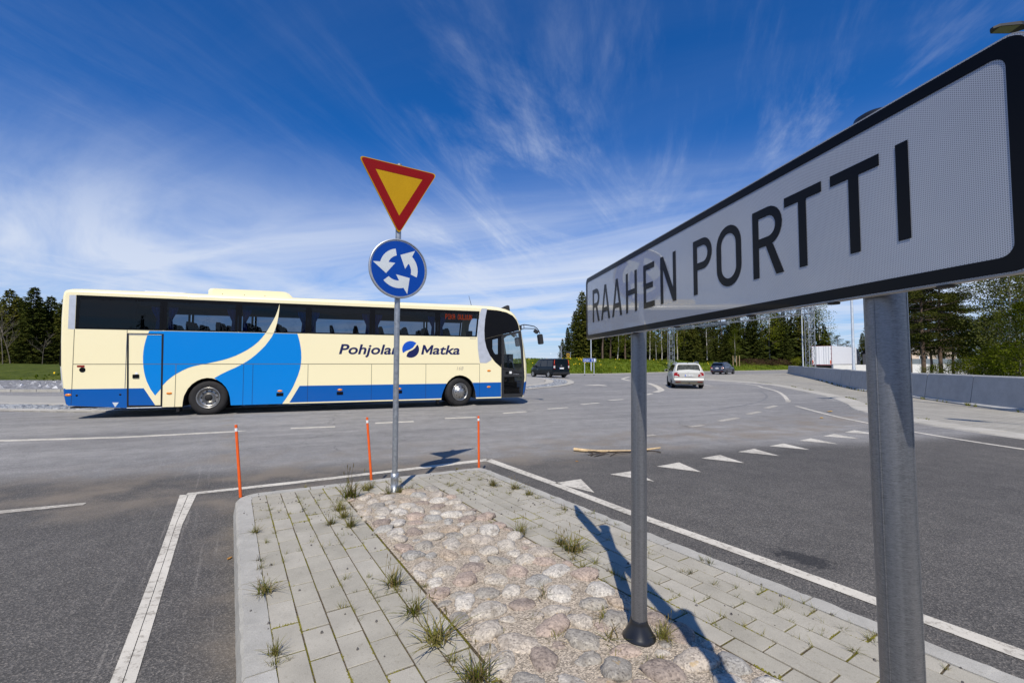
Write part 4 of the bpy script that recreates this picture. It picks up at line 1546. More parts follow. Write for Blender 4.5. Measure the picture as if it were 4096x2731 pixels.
def glyph(ch, w):
    t_, h = SW, CH
    if ch == 'I':
        return [([(0, 0), (t_, 0), (t_, h), (0, h)], [])]
    if ch == 'T':
        a, c = (w - t_) / 2, (w + t_) / 2
        return [([(a, 0), (c, 0), (c, h - t_), (w, h - t_), (w, h), (0, h), (0, h - t_), (a, h - t_)], [])]
    if ch == 'H':
        return [([(0, 0), (t_, 0), (t_, h / 2 - t_ * .5), (w - t_, h / 2 - t_ * .5), (w - t_, 0), (w, 0), (w, h), (w - t_, h), (w - t_, h / 2 + t_ * .5), (t_, h / 2 + t_ * .5), (t_, h), (0, h)], [])]
    if ch == 'E':
        return [([(0, 0), (w, 0), (w, t_), (t_, t_), (t_, h / 2 - t_ * .5), (w * .86, h / 2 - t_ * .5), (w * .86, h / 2 + t_ * .5), (t_, h / 2 + t_ * .5), (t_, h - t_), (w, h - t_), (w, h), (0, h)], [])]
    if ch == 'N':
        return [([(0, 0), (t_ * .92, 0), (t_ * .92, h * .72), (w - t_ * 1.02, 0), (w, 0), (w, h), (w - t_ * .92, h), (w - t_ * .92, h * .28), (t_ * 1.02, h), (0, h)], [])]
    if ch == 'A':
        k = w / 2
        q = t_ * 1.08
        y1, y2 = h * .22, h * .22 + t_
        xl = lambda y: q + (k - t_ * .10 - q) * y / (h * .80)
        return [([(0, 0), (q, 0), (xl(y1), y1), (w - xl(y1), y1), (w - q, 0), (w, 0), (k + t_ * .55, h), (k - t_ * .55, h)],
                 [[(xl(y2), y2), (w - xl(y2), y2), (k, h * .83)]])]
    if ch == 'O':
        r1, r2 = w / 2, w / 2 - t_
        o_ = arc(r1, h - r1, r1, 0, 180, 14) + arc(r1, r1, r1, 180, 360, 14)
        i_ = arc(r1, h - r1, r2, 0, 180, 14) + arc(r1, r1, r2, 180, 360, 14)
        return [(o_, [i_])]
    if ch in 'PR':
        hb = h * .44
        rr = (h - hb) / 2
        bowl = arc(w - rr, hb + rr, rr, -90, 90, 12)
        ri = rr - t_
        hole = [(t_, hb + t_)] + arc(w - rr, hb + rr, ri, -90, 90, 10) + [(t_, h - t_)]
        if ch == 'P':
            return [([(0, 0), (t_, 0), (t_, hb)] + bowl + [(0, h)], [hole])]
        return [([(0, 0), (t_, 0), (t_, hb), (w * .46, hb), (w - t_ * 1.02, 0), (w + t_ * .12, 0), (w * .46 + t_ * 1.10, hb)] + bowl[1:] + [(0, h)], [hole])]


for ch, x0_, w_ in (('R', .136, .124), ('A', .288, .146), ('A', .465, .143), ('H', .660, .134), ('E', .867, .112), ('N', 1.035, .133),
                    ('P', 1.297, .120), ('O', 1.444, .131), ('R', 1.629, .122), ('T', 1.760, .125), ('T', 1.911, .126), ('I', 2.073, .027)):
    b = MB()
    for o_, hs in glyph(ch, w_):
        b.poly([(x + x0_, z + Z0) for x, z in o_], [[(x + x0_, z + Z0) for x, z in q] for q in hs], to3=lambda x, z: (x, -0.0018, z))
    g_ = b.build('sign_letter', 'letter', ts)
    g_.matrix_local = PM
# small drain plugs along the underside of the panel
for x in (0.35, 0.75, 1.15, 1.6, 1.9, 2.15):
    b = MB()
    b.lathe([(0.0, -0.004), (0.013, -0.004), (0.014, 0.0)], 12)
    o = b.build('drain_plug', 'black_matt', ts)
    o.matrix_local = PM @ Matrix.Translation((x, PANEL_T * 0.5, -0.001))
# posts, each with a cap above the panel, two clamps behind it and a rubber collar at the foot
for (px, py), lean in ((posA, 0.0112), (posB, -0.0085)):
    base = Vector((px, py, TOP - 0.05))
    top = Vector((px + lean * 2.0, py, 2.085))
    q = Matrix.Translation(base) @ Vector((0, 0, 1)).rotation_difference(top - base).to_matrix().to_4x4()
    b = MB()
    b.tube([(0, 0, 0), (0, 0, (top - base).length)], 0.0395, 40)
    for a in (40, 60, 100, 200, 300):                 # rolled ribs along the tube
        b.tube([(0.0392 * math.cos(R(a)), 0.0392 * math.sin(R(a)), 0), (0.0392 * math.cos(R(a)), 0.0392 * math.sin(R(a)), (top - base).length)], 0.0018, 6)
    post = b.build('post', 'galv', ts)
    post.matrix_local = q
    b = MB()
    b.T = Matrix.Translation((0, 0, (top - base).length))
    b.lathe([(0.0, 0.022), (0.030, 0.020), (0.043, 0.012), (0.0465, -0.004), (0.0465, -0.035), (0.040, -0.036)], 32)
    o = b.build('post_cap', 'rubber', ts)
    o.matrix_local = q
    b = MB()
    b.lathe([(0.0405, 0.152), (0.0425, 0.149), (0.044, 0.138), (0.050, 0.122), (0.074, 0.078), (0.083, 0.066), (0.084, 0.03)], 36)
    o = b.build('post_collar', 'rubber', ts)
    o.location = base
    # small brackets between the post and the back of the panel
    for z_ in (1.70, 2.05):
        b = MB()
        p_ = base.lerp(top, (z_ - base.z) / (top.z - base.z))
        b.T = Matrix.Translation((p_.x, p_.y, z_)) @ Matrix.Rotation(math.atan2(u2.y, u2.x), 4, 'Z')
        b.box((-0.052, 0.026, -0.010), (0.052, 0.0385, 0.010))
        b.build('bracket', 'alu', ts)

# ------------------------------------------------------------------ give way and roundabout signs on one pole
SA = R(33.5)                                       # the faces look towards the approach lane on the right
sp = thing('sign_pole', 'galvanised pole with red and yellow give way triangle above blue roundabout disc', 'road sign', (posP[0], posP[1], TOP))
b = MB()
b.tube([(0, 0, -0.05), (0.012, 0.0, 3.62)], 0.0305, 24)
o = b.build('pole', 'galv_pole', sp)
b = MB()
b.lathe([(0.032, 0.20), (0.042, 0.20), (0.042, 0.135), (0.0405, 0.13), (0.0405, 0.0), (0.046, 0.0), (0.046, -0.04)], 24)
b.build('pole_sleeve', 'galv_pole', sp)
b = MB()
b.tube([(0.0, -0.052, 0.165), (0.0, 0.052, 0.165)], 0.007, 6)
b.build('set_screw', 'galv_far', sp)
FM = Matrix.Rotation(SA, 4, 'Z')


def tri_outline(top_z, bot_z, half, r_):
    """rounded triangle, point down"""
    pts = [(-half, top_z), (0, bot_z), (half, top_z)]
    out = []
    for i in range(3):
        p, a, c = Vector(pts[i]), Vector(pts[i - 1]), Vector(pts[(i + 1) % 3])
        d1, d2 = (a - p).normalized(), (c - p).normalized()
        s = p + d1 * r_ * 1.732
        e = p + d2 * r_ * 1.732
        for k in range(6):
            t_ = k / 5
            out.append(tuple(s.lerp(p, t_).lerp(p.lerp(e, t_), t_)))
    return out


def on_face(dist):
    return lambda x, z, h=0.0: (x, -dist - h, z)


tz, bz, hf = 3.595, 2.815, 0.45
pl = MB()
pl.slab(tri_outline(tz, bz, hf, 0.035), 0, 0.012, to3=lambda x, z, h: (x, -0.036 - h, z))
plate = pl.build('triangle_plate', 'sign_yellow', sp)
plate.matrix_local = FM
c_ = (tz * 2 + bz) / 3


def shrink(k):
    return [(x * k, c_ + (z - c_) * k) for x, z in tri_outline(tz, bz, hf, 0.035)]


def tri_plain(k):
    return [(-hf * k, c_ + (tz - c_) * k), (0, c_ + (bz - c_) * k), (hf * k, c_ + (tz - c_) * k)]


b = MB()
b.poly(shrink(0.968), [tri_plain(0.60)], to3=on_face(0.0495))
o = b.build('red_border', 'sign_red', sp)
o.matrix_local = FM
cz, cr = 2.43, 0.322
b = MB()
b.slab(arc(0.0, cz, cr, 0, 360, 64)[:-1], 0, 0.018, to3=lambda x, z, h: (x, -0.036 - h, z))
b.T = Matrix.Identity(4)
b.lathe([(cr - 0.002, 0), (cr + 0.006, 0), (cr + 0.006, 0.03), (cr - 0.004, 0.03)], 64, axis='y')
n0 = len(b.v) - 64 * 4
b.v[n0:] = [(x, -0.034 - y, z + cz) for x, y, z in b.v[n0:]]
disc = b.build('disc_plate', 'alu', sp)
disc.matrix_local = FM
b = MB()
b.poly(arc(0, cz, cr - 0.018, 0, 360, 64)[:-1], to3=on_face(0.0555))
o = b.build('blue_face', 'sign_blue', sp)
o.matrix_local = FM
# three arrows chasing round anticlockwise
for k in range(3):
    a0 = 100 + 120 * k
    pol = lambda r_, a: (r_ * math.cos(R(a)), r_ * math.sin(R(a)))
    shaft_o = [pol(.221 - .007 * i / 8, a0 + 65 * i / 8) for i in range(9)]
    shaft_i = [pol(.131 + .015 * i / 8, a0 + 52 - 52 * i / 8) for i in range(9)]
    head = [pol(.290, a0 + 70), pol(.156, a0 + 104), pol(.072, a0 + 25)]
    b = MB()
    b.poly([(x, z + cz) for x, z in shaft_o + head + shaft_i], to3=on_face(0.0562))
    o = b.build('arrow', 'sign_white', sp)
    o.matrix_local = FM
for z_ in (3.45, 3.2, 2.6, 2.28):
    b = MB()
    b.T = Matrix.Translation((0, 0, z_))
    b.lathe([(0.031, -0.012), (0.035, -0.012), (0.035, 0.012), (0.031, 0.012)], 20)
    b.box((-0.05, -0.037, -0.014), (0.05, -0.030, 0.014))
    o = b.build('clamp', 'galv_far', sp)
    o.matrix_local = FM

# ------------------------------------------------------------------ orange snow poles along the front kerb
for (x, y), (tx, tz_), lab in (((-2.835, 4.826), (-2.906, 0.875), 'leaning orange snow marker pole at the rounded left corner of the paved island'),
                               ((-1.702, 5.578), (-1.765, 0.863), 'leaning orange snow marker pole just left of the round blue sign pole'),
                               ((-0.444, 6.175), (-0.452, 0.809), 'upright orange snow marker pole at the right tip of the paved island')):
    t = thing('marker_pole', lab, 'marker pole', (x, y, TOP - 0.02), 0, 'orange marker poles round the island')
    d = Vector((tx - x, 0, tz_ - TOP + 0.02))
    b = MB()
    b.tube([(0, 0, 0), d * 0.35, d * 0.7, d], [0.0155, 0.0148, 0.0142, 0.0138], 14)
    b.build('pole', 'orange', t)
    b = MB()
    b.tube([d * 0.91, d * 0.955], 0.0150, 14)
    b.build('reflector_band', 'white', t)

# ------------------------------------------------------------------ dead branch and scraps lying on the asphalt
br_ = thing('fallen_branch', 'barkless broken branch with twigs lying on the asphalt', 'branch', (0, 0, 0))
b = MB()
b.tube([(1.07, 7.93, .035), (1.25, 7.84, .03), (1.42, 7.80, .028), (1.75, 7.80, .026), (2.05, 7.83, .026), (2.3, 7.87, .04), (2.56, 7.93, .06)], [.030, .027, .022, .021, .019, .016, .013], 9)
b.build('stem', 'wood', br_)
for pts in ([(1.25, 7.55, .012), (1.45, 7.62, .03), (1.7, 7.72, .035), (2.1, 7.78, .03)], [(1.33, 7.45, .008), (1.5, 7.58, .02), (1.62, 7.66, .05)], [(1.55, 7.7, .02), (1.35, 7.62, .06), (1.2, 7.6, .05)],
            [(1.6, 7.5, .01), (1.75, 7.62, .04), (2.0, 7.72, .04)], [(2.2, 7.84, .03), (2.42, 7.78, .03), (2.5, 7.72, .02)], [(1.3, 7.82, .03), (1.34, 7.6, .02), (1.29, 7.5, .01)]):
    b = MB()
    b.tube(pts, [.006, .010, .010, .007][:len(pts)], 6)
    b.build('twig', 'bark', br_)
for (x, y), r_, s, nm, lab, m_ in (((9.84, 14.18), 0.5, (0.30, 0.10), 'flat_scrap', 'flattened tan scrap on the asphalt, the longer of two near the right kerb', 'scrap'),
                                   ((8.49, 12.56), 0.9, (0.20, 0.09), 'flat_scrap', 'crumpled tan scrap on the asphalt, the smaller and nearer of two', 'scrap'),
                                   ((-2.20, 3.62), 1.4, (0.05, 0.022), 'dead_leaf', 'curled orange brown leaf on the asphalt by the left kerb', 'dead_leaf'),
                                   ((1.0, 7.1), 0.3, (0.05, 0.02), 'dead_leaf', 'small curled brown leaf on the asphalt near the dead branch', 'dead_leaf')):
    b = MB()
    a, c = s
    g = [(-a, -c * .6), (-a * .4, -c), (a * .3, -c * .7), (a, -c * .2), (a * .8, c * .6), (a * .1, c), (-a * .7, c * .8)]
    b.slab([(p * .5, q * .5) for p, q in g], 0.004, 0.010)
    b.v = [(x_, y_, z_ + 0.25 * c * (0.5 + noise.noise((x_ * 9, y_ * 9, 2)))) for x_, y_, z_ in b.v]
    tag(b.build(nm, m_, None, (x, y, 0), (0, 0, r_)), lab, 'leaf' if nm == 'dead_leaf' else 'litter')

# ------------------------------------------------------------------ weeds growing out of the joints
def tuft_mesh(seed, n, spread, stalks):
    g = random.Random(seed)
    b_ = MB()
    for k in range(n):
        a = g.uniform(0, 6.28)
        lean_ = g.random() ** 0.8 * spread
        h = g.uniform(0.35, 1.0)
        x0_, y0_ = g.gauss(0, .13), g.gauss(0, .13)
        w = g.uniform(0.011, 0.024)
        if k < stalks:
            h, lean_, w = g.uniform(1.1, 1.6), g.uniform(0.05, 0.35), 0.010
        dx, dy = math.cos(a), math.sin(a)
        sx_, sy_ = -dy * w, dx * w
        pts = []
        for t_ in (0, 0.4, 0.75, 1.0):
            out_ = lean_ * h * (t_ ** 1.7)
            z_ = h * (t_ - 0.28 * lean_ * t_ * t_)
            pts.append((x0_ + dx * out_, y0_ + dy * out_, z_))
        v = []
        for i, p in enumerate(pts[:-1]):
            f_ = (1, 0.9, 0.6)[i]
            v += [(p[0] - sx_ * f_, p[1] - sy_ * f_, p[2]), (p[0] + sx_ * f_, p[1] + sy_ * f_, p[2])]
        v.append(pts[-1])
        mi = 1 if g.random() < 0.45 or k < stalks else 0
        b_.add(v, [(0, 1, 3, 2), (2, 3, 5, 4), (4, 5, 6)], mi)
        if k < stalks:
            tip_ = Vector(pts[-1])
            b_.tube([tip_ - Vector((dx * .02, dy * .02, .2)), tip_ - Vector((0, 0, .08)), tip_], [0.006, 0.018, 0.002], 5, 1)
    return b_.mesh('grass_tuft', ['blade', 'blade_dry'])


big_m = [tuft_mesh(k, 85, 1.5, 5) for k in range(4)]
small_m = [tuft_mesh(20 + k, 30, 1.7, 0) for k in range(5)]
tufts = [(-1.679, 4.784, 0.234), (-1.598, 5.058, 0.099), (-1.576, 5.147, 0.101), (-2.319, 5.177, 0.059), (-1.323, 4.918, 0.096), (-1.21, 4.973, 0.114), (-1.116, 5.088, 0.083), (-1.634, 4.382, 0.129), (-1.516, 4.175, 0.109), (-1.371, 3.952, 0.129), (-1.569, 4.006, 0.092), (-2.117, 3.817, 0.087), (-1.905, 3.615, 0.053), (-1.952, 3.817, 0.037), (-2.303, 4.382, 0.043), (-1.785, 3.283, 0.054), (-1.709, 3.156, 0.062), (-1.506, 2.837, 0.111), (-1.139, 2.246, 0.095), (-1.1, 2.171, 0.043), (-1.052, 2.214, 0.029), (-1.071, 3.008, 0.044), (-0.749, 2.929, 0.124), (-0.693, 2.855, 0.056), (-0.548, 2.608, 0.111), (-0.372, 2.339, 0.16), (-0.287, 2.203, 0.065), (-0.193, 2.092, 0.075), (-0.54, 2.91, 0.057), (-0.468, 2.767, 0.063), (-2.132, 4.634, 0.045), (-0.728, 6.069, 0.05), (-0.594, 5.906, 0.039), (-0.522, 5.466, 0.062), (-0.384, 5.5, 0.054), (-0.214, 5.239, 0.103), (-0.846, 5.399, 0.035), (-0.745, 5.302, 0.052), (-0.531, 4.973, 0.049), (-0.694, 5.239, 0.068), (-0.315, 5.867, 0.038), (-0.374, 5.752, 0.038), (-0.218, 5.239, 0.103), (0.034, 5.117, 0.117), (-0.023, 4.945, 0.048), (0.182, 4.89, 0.096), (0.261, 4.759, 0.062), (0.151, 5.177, 0.051), (0.414, 4.759, 0.047), (0.496, 4.404, 0.065), (0.073, 3.768, 0.135), (0.378, 3.572, 0.093), (0.453, 3.448, 0.146), (0.434, 3.307, 0.054), (0.488, 3.178, 0.073), (0.756, 4.276, 0.056), (0.691, 4.297, 0.042), (0.832, 4.079, 0.04), (0.896, 3.988, 0.052), (0.576, 3.247, 0.064), (0.666, 3.091, 0.05), (0.72, 3.008, 0.049), (0.597, 2.968, 0.039), (0.19, 2.767, 0.081), (0.218, 2.363, 0.054), (0.117, 2.535, 0.041), (0.507, 2.549, 0.083), (0.386, 2.527, 0.041), (0.412, 2.493, 0.041), (0.485, 2.351, 0.084), (0.772, 2.363, 0.131), (1.343, 3.283, 0.043), (1.385, 3.236, 0.053), (1.143, 3.112, 0.041), (1.184, 3.091, 0.05), (1.279, 2.939, 0.038), (-0.041, 2.192, 0.043), (0.499, 2.235, 0.051), (0.632, 2.161, 0.049), (0.694, 2.192, 0.043), (1.005, 3.395, 0.044), (-0.153, 2.073, 0.135), (-0.193, 4.042, 0.04), (-0.135, 4.042, 0.04), (1.744, 2.465, 0.039), (1.816, 2.364, 0.047), (1.66, 2.277, 0.045), (1.623, 2.441, 0.029), (1.987, 2.147, 0.034), (1.866, 2.409, 0.038)]
special = {(-1.679, 4.784): 'tallest wispy grass clump, left of the round sign pole foot',
           (-0.372, 2.339): 'largest grass clump in the left paving, reddish stalks, beside the lower cobbles',
           (0.073, 3.768): 'spreading grass clump at the right edge of the cobbles, midway up',
           (0.453, 3.448): 'upright grass clump in the right paving just left of the sign shadow',
           (0.772, 2.363): 'bright green grass clump at the right of the black rubber post collar',
           (-0.153, 2.073): 'grass clump with long seed stalks cut off by the bottom edge of the picture',
           (-1.21, 4.973): 'green grass clump at the right of the round sign pole foot',
           (-1.323, 4.918): 'green grass clump at the left of the round sign pole foot',
           (-1.139, 2.246): 'bushy dark grass clump near the lower left kerb',
           (-1.506, 2.837): 'dark grass clump in the joint behind the left kerb, halfway down',
           (-0.749, 2.929): 'tall grass clump between left paving rows beside the cobbles, second of the line of three',
           (-0.548, 2.608): 'dry brownish grass clump between the two tall clumps beside the cobbles',
           (-1.634, 4.382): 'grass clump at the upper left corner of the cobbles',
           (-1.371, 3.952): 'grass clump below the upper left corner of the cobbles, in the paving joint'}
for x, y, h in tufts:
    key = (x, y)
    isbig = h > 0.085 or key in special
    me = rnd.choice(big_m if isbig else small_m)
    o = obj('grass_tuft', me, None, (x, y, TOP - 0.012), (0, 0, rnd.uniform(0, 6.28)), (h * (1.08 if isbig else 1.35),) * 3)
    o.scale = (o.scale[0] * rnd.uniform(.75, 1.3), o.scale[1] * rnd.uniform(.75, 1.3), o.scale[2] * rnd.uniform(.85, 1.15))
    s = nL[0] * x + nL[1] * y
    s2 = nR[0] * x + nR[1] * y
    f_ = fN[0] * x + fN[1] * y
    if key in special:
        lab = special[key]
    elif s < L_COB + 0.02:
        lab = 'small sprig in a joint of the left paving' if y < 4 else 'small grass sprig in the left front paving'
    elif f_ > cob_f - 0.05 and s2 < R_COB:
        lab = 'small sprig in the front paving beyond the cobbles'
    elif s2 < R_COB + 0.01:
        lab = 'small sprig growing between the cobbles'
    else:
        lab = 'small sprig in a joint of the right paving' if y < 4.2 else 'small grass sprig near the right tip of the paving'
    tag(o, lab, 'grass tuft', 'grass tufts growing in the island joints')
# ------------------------------------------------------------------ the coach
BUS = Vector((-8.8606, 13.3159, 0))
BUS_A = math.atan2(0.34778, 0.93758)
BW = 2.5
bus = thing('coach', 'cream and blue intercity coach with large sky blue circle on its side, crossing the junction', 'bus', BUS, BUS_A)
# local frame: x forwards from the rear axle, y across from the near side, z up
outline = [(-3.20, .375), (-3.30, .40), (-3.345, .60), (-3.375, .82), (-3.44, 1.4), (-3.465, 2.1), (-3.475, 2.7), (-3.465, 3.30), (-3.44, 3.44), (-3.38, 3.51), (-3.25, 3.545), (-3.0, 3.555), (0, 3.565), (4, 3.575), (8.2, 3.585),
           (8.68, 3.58), (8.96, 3.556), (9.24, 3.502), (9.47, 3.42), (9.63, 3.29), (9.74, 3.1), (9.825, 2.91), (9.895, 2.66), (9.965, 2.28), (10.035, 1.87), (10.09, 1.49), (10.107, 1.09), (10.095, .82), (10.06, .55), (10.0, .32), (9.93, .26)]
outline = list(reversed(outline))               # anticlockwise seen from the near side? kept consistent below by recalculating normals
nO = len(outline)
onorm = []
for i in range(nO):
    a, c = Vector(outline[max(0, i - 1)]), Vector(outline[min(nO - 1, i + 1)])
    t_ = (c - a).normalized()
    onorm.append(Vector((-t_.y, t_.x)))
cen = Vector((3.3, 1.9))
onorm = [q if q.dot(cen - Vector(p)) > 0 else -q for q, p in zip(onorm, outline)]


def ring(q):
    """profile of the shell at distance q from a side: the edges are rounded"""
    Ry, Ri = 0.30, 0.12
    k = max(0.0, 1 - q / Ry)
    ins = Ri * (1 - math.sqrt(max(0, 1 - k * k)))
    fr = 0.13 * (1 - min(1, (q) / 1.25)) ** 2          # the nose is bowed in plan
    out = []
    for p, nn in zip(outline, onorm):
        w = 0 if p[1] < 0.30 and p[0] < 9 else 1
        x = p[0] + nn.x * ins * w
        if p[0] > 8.9:
            x += 0.10 - fr
            x = min(x, p[0] + 0.10)
        out.append((x, p[1] + nn.y * ins * w))
    return out


side_ring = [(p[0] + n_.x * .12 * (0 if p[1] < .3 and p[0] < 9 else 1), p[1] + n_.y * .12 * (0 if p[1] < .3 and p[0] < 9 else 1)) for p, n_ in zip(outline, onorm)]
ysteps = [0.0, 0.012, 0.04, 0.09, 0.16, 0.23, 0.30, 0.7, 1.25, 1.8, BW - .30, BW - .23, BW - .16, BW - .09, BW - .04, BW - .012, BW]
b = MB()
rings = [ring(min(y, BW - y)) for y in ysteps]
for j in range(len(ysteps) - 1):
    for i in range(nO - 1):
        v = [(rings[j][i][0], ysteps[j], rings[j][i][1]), (rings[j][i + 1][0], ysteps[j], rings[j][i + 1][1]), (rings[j + 1][i + 1][0], ysteps[j + 1], rings[j + 1][i + 1][1]), (rings[j + 1][i][0], ysteps[j + 1], rings[j + 1][i][1])]
        cz_ = sum(p[2] for p in v) / 4
        cx_ = sum(p[0] for p in v) / 4
        if cx_ > 9.3 and 1.3 < cz_ < 3.25 and 0.04 < (ysteps[j] + ysteps[j + 1]) / 2 < BW - 0.04 and ysteps[j] >= 0.22 and ysteps[j + 1] <= BW - 0.22:
            continue                                  # the windscreen goes here
        b.add(v, [(0, 1, 2, 3)], 1 if cz_ < 0.80 else 0, True)
shell = b.build('roof_and_ends', ['cream', 'bus_blue'], bus)
bm_ = bmesh.new()
bm_.from_mesh(shell.data)
bmesh.ops.remove_doubles(bm_, verts=bm_.verts, dist=0.0005)
bmesh.ops.recalc_face_normals(bm_, faces=bm_.faces)
bm_.to_mesh(shell.data)
bm_.free()
b = MB()
for j in range(len(ysteps) - 1):
    if not (ysteps[j] >= 0.22 and ysteps[j + 1] <= BW - 0.22):
        continue
    for i in range(nO - 1):
        v = [(rings[j][i][0], ysteps[j], rings[j][i][1]), (rings[j][i + 1][0], ysteps[j], rings[j][i + 1][1]), (rings[j + 1][i + 1][0], ysteps[j + 1], rings[j + 1][i + 1][1]), (rings[j + 1][i][0], ysteps[j + 1], rings[j + 1][i][1])]
        cz_ = sum(p[2] for p in v) / 4
        cx_ = sum(p[0] for p in v) / 4
        if cx_ > 9.3 and 1.3 < cz_ < 3.25:
            b.add(v, [(0, 1, 2, 3)], 0, True)
b.build('windscreen', 'clear', bus)

ARCH_R = [(-.619, .266), (-.61, .42), (-.585, .576), (-.50, .775), (-.40, .905), (-.28, 1.0), (-.163, 1.055), (-.039, 1.08), (.09, 1.07), (.22, 1.02), (.344, .93), (.45, .80), (.52, .66), (.56, .50), (.588, .266)]
ARCH_F = [(6.86, .265), (6.885, .42), (6.93, .56), (7.02, .76), (7.11, .89), (7.215, .985), (7.35, 1.06), (7.491, 1.085), (7.62, 1.07), (7.74, 1.025), (7.86, .945), (7.95, .84), (8.02, .68), (8.07, .5), (8.095, .26)]
WIN0, WIN1, WZ0, WZ1 = -3.11, 8.22, 2.435, 3.35
BLACK = [(8.49, 3.425), (8.421, 3.069), (8.394, 2.674), (8.409, 2.333), (8.478, 2.045), (8.603, 1.784), (8.796, 1.547), (9.034, 1.349), (9.045, .262), (9.859, .262), (9.926, .767), (9.936, 1.171), (9.865, 2.114), (9.79, 2.708), (9.745, 2.76), (9.70, 2.90), (9.62, 3.08), (9.48, 3.235), (9.243, 3.345), (8.905, 3.405)]
SILVER = [(8.30, 3.462), (8.49, 3.46), (8.49, 3.425), (8.421, 3.069), (8.394, 2.674), (8.409, 2.333), (8.478, 2.045), (8.603, 1.784), (8.68, 1.655), (8.64, 1.60), (8.48, 1.508), (8.235, 1.512), (8.19, 1.75), (8.155, 2.042), (8.14, 2.511), (8.165, 2.877), (8.22, 3.272)]
sr = ring(0.0)
# skirt outline with the two wheel arches cut out of it, running rearwards along the bottom
top_side = [p for p in sr if p[1] > 0.31 and p[1] > 0.376]
rear_bottom = [(-3.20, .375), (-1.903, .272)]
near_outer = list(reversed(top_side))            # from the rear bottom up and over to the front bottom
near_outer = near_outer + [(9.89, .30), (9.86, .262), (9.03, .262)] + list(reversed(ARCH_F)) + list(reversed(ARCH_R)) + list(reversed(rear_bottom))
win_hole = [(WIN0, WZ0), (WIN1 - .09, WZ0), (WIN1, WZ1), (WIN0, WZ1)]
inset_black = [(9.02 if abs(p[0] - 9.045) < .02 else p[0], p[1]) for p in BLACK]
front_hole = [(9.10, .36), (9.80, .36), (9.86, .9), (9.865, 1.17), (9.80, 2.1), (9.73, 2.68), (9.62, 2.95), (9.40, 3.17), (9.1, 3.30), (8.62, 3.34), (8.50, 3.05), (8.47, 2.674), (8.485, 2.36), (8.55, 2.08), (8.68, 1.83), (8.86, 1.61), (9.10, 1.42)]
b = MB()
b.poly(near_outer, [win_hole, front_hole], to3=lambda x, z: (x, 0.0, z))
body = b.build('near_side', 'cream', bus)
b = MB()
b.poly(near_outer, [win_hole, front_hole], to3=lambda x, z: (x, BW, z), flip=True)
b.build('far_side', 'cream', bus)


def decal(name, pts, m, y=-0.003, holes=()):
    b_ = MB()
    b_.poly(pts, holes, to3=lambda x, z: (x, y, z))
    return b_.build(name, m, bus)


def arch_part(a, x0, x1):
    return [p for p in a if x0 <= p[0] <= x1]


# livery
decal('blue_skirt', [(-3.25, .815), (-3.262, .60), (-3.22, .415), (-3.18, .378), (-1.905, .275), (-1.262, .275), (-1.262, .333), (-1.539, .808)], 'bus_blue')
af = list(reversed(ARCH_F))
decal('blue_skirt', [(2.428, .806), (2.151, .300), (6.862, .300)] + [p for p in ARCH_F if .30 < p[1] < .80 and p[0] < 7.3] + [(7.045, .80)], 'bus_blue')
decal('blue_skirt', [(8.092, .30), (9.03, .30), (9.03, .815), (7.965, .815)] + [p for p in ARCH_F if .30 < p[1] < .81 and p[0] > 7.7], 'bus_blue')
decal('blue_skirt', [(9.93, .80), (9.90, .60), (9.87, .33), (9.885, .33), (9.925, .60), (9.945, .80)], 'bus_blue', -0.001)
circ_l = [(-1.459, 2.42), (-1.505, 2.28), (-1.535, 2.15), (-1.562, 2.0), (-1.578, 1.848), (-1.583, 1.70), (-1.578, 1.55), (-1.565, 1.40), (-1.545, 1.27), (-1.515, 1.13), (-1.478, 1.003), (-1.384, .783), (-1.27, .599),
          (-1.15, .775), (-1.095, .888), (-1.01, 1.0), (-.922, 1.091), (-.85, 1.155), (-.766, 1.216), (-.64, 1.30), (-.5, 1.374), (-.36, 1.425), (-.202, 1.465), (-.03, 1.50), (.131, 1.542), (.32, 1.592), (.497, 1.651), (.68, 1.73), (.839, 1.819), (.99, 1.915), (1.129, 2.023), (1.26, 2.15), (1.361, 2.28), (1.455, 2.42)]
decal('sky_blue_circle', circ_l, 'bus_sky')
ar = [p for p in ARCH_R if p[0] >= .09]
circ_r = [(1.672, 2.42), (1.62, 2.30), (1.545, 2.181), (1.45, 2.035), (1.34, 1.907), (1.21, 1.765), (1.079, 1.645), (.96, 1.552), (.848, 1.475), (.68, 1.375), (.506, 1.288), (.32, 1.185), (.145, 1.068)] + \
         [p for p in ARCH_R if p[0] > .18] + [(1.951, .268), (2.05, .42), (2.16, .609), (2.24, .77), (2.309, .949), (2.375, 1.13), (2.427, 1.328), (2.452, 1.50), (2.460, 1.674), (2.452, 1.85), (2.43, 2.021), (2.40, 2.18), (2.36, 2.333), (2.333, 2.42)]
decal('sky_blue_circle', circ_r, 'bus_sky')
decal('swoosh', [(1.463, 2.42), (1.525, 2.54), (1.579, 2.65), (1.65, 2.80), (1.711, 2.938), (1.755, 3.07), (1.787, 3.19), (1.817, 3.325), (1.815, 3.2), (1.805, 3.06), (1.788, 2.90), (1.761, 2.733), (1.72, 2.57), (1.672, 2.42)], 'cream', -0.010)
decal('silver_band', SILVER, 'silver', -0.004)
decal('silver_corner_panel', [(-3.257, 3.34), (-3.257, 2.432), (-3.115, 2.422), (-3.115, 3.345)], 'silver', -0.003)
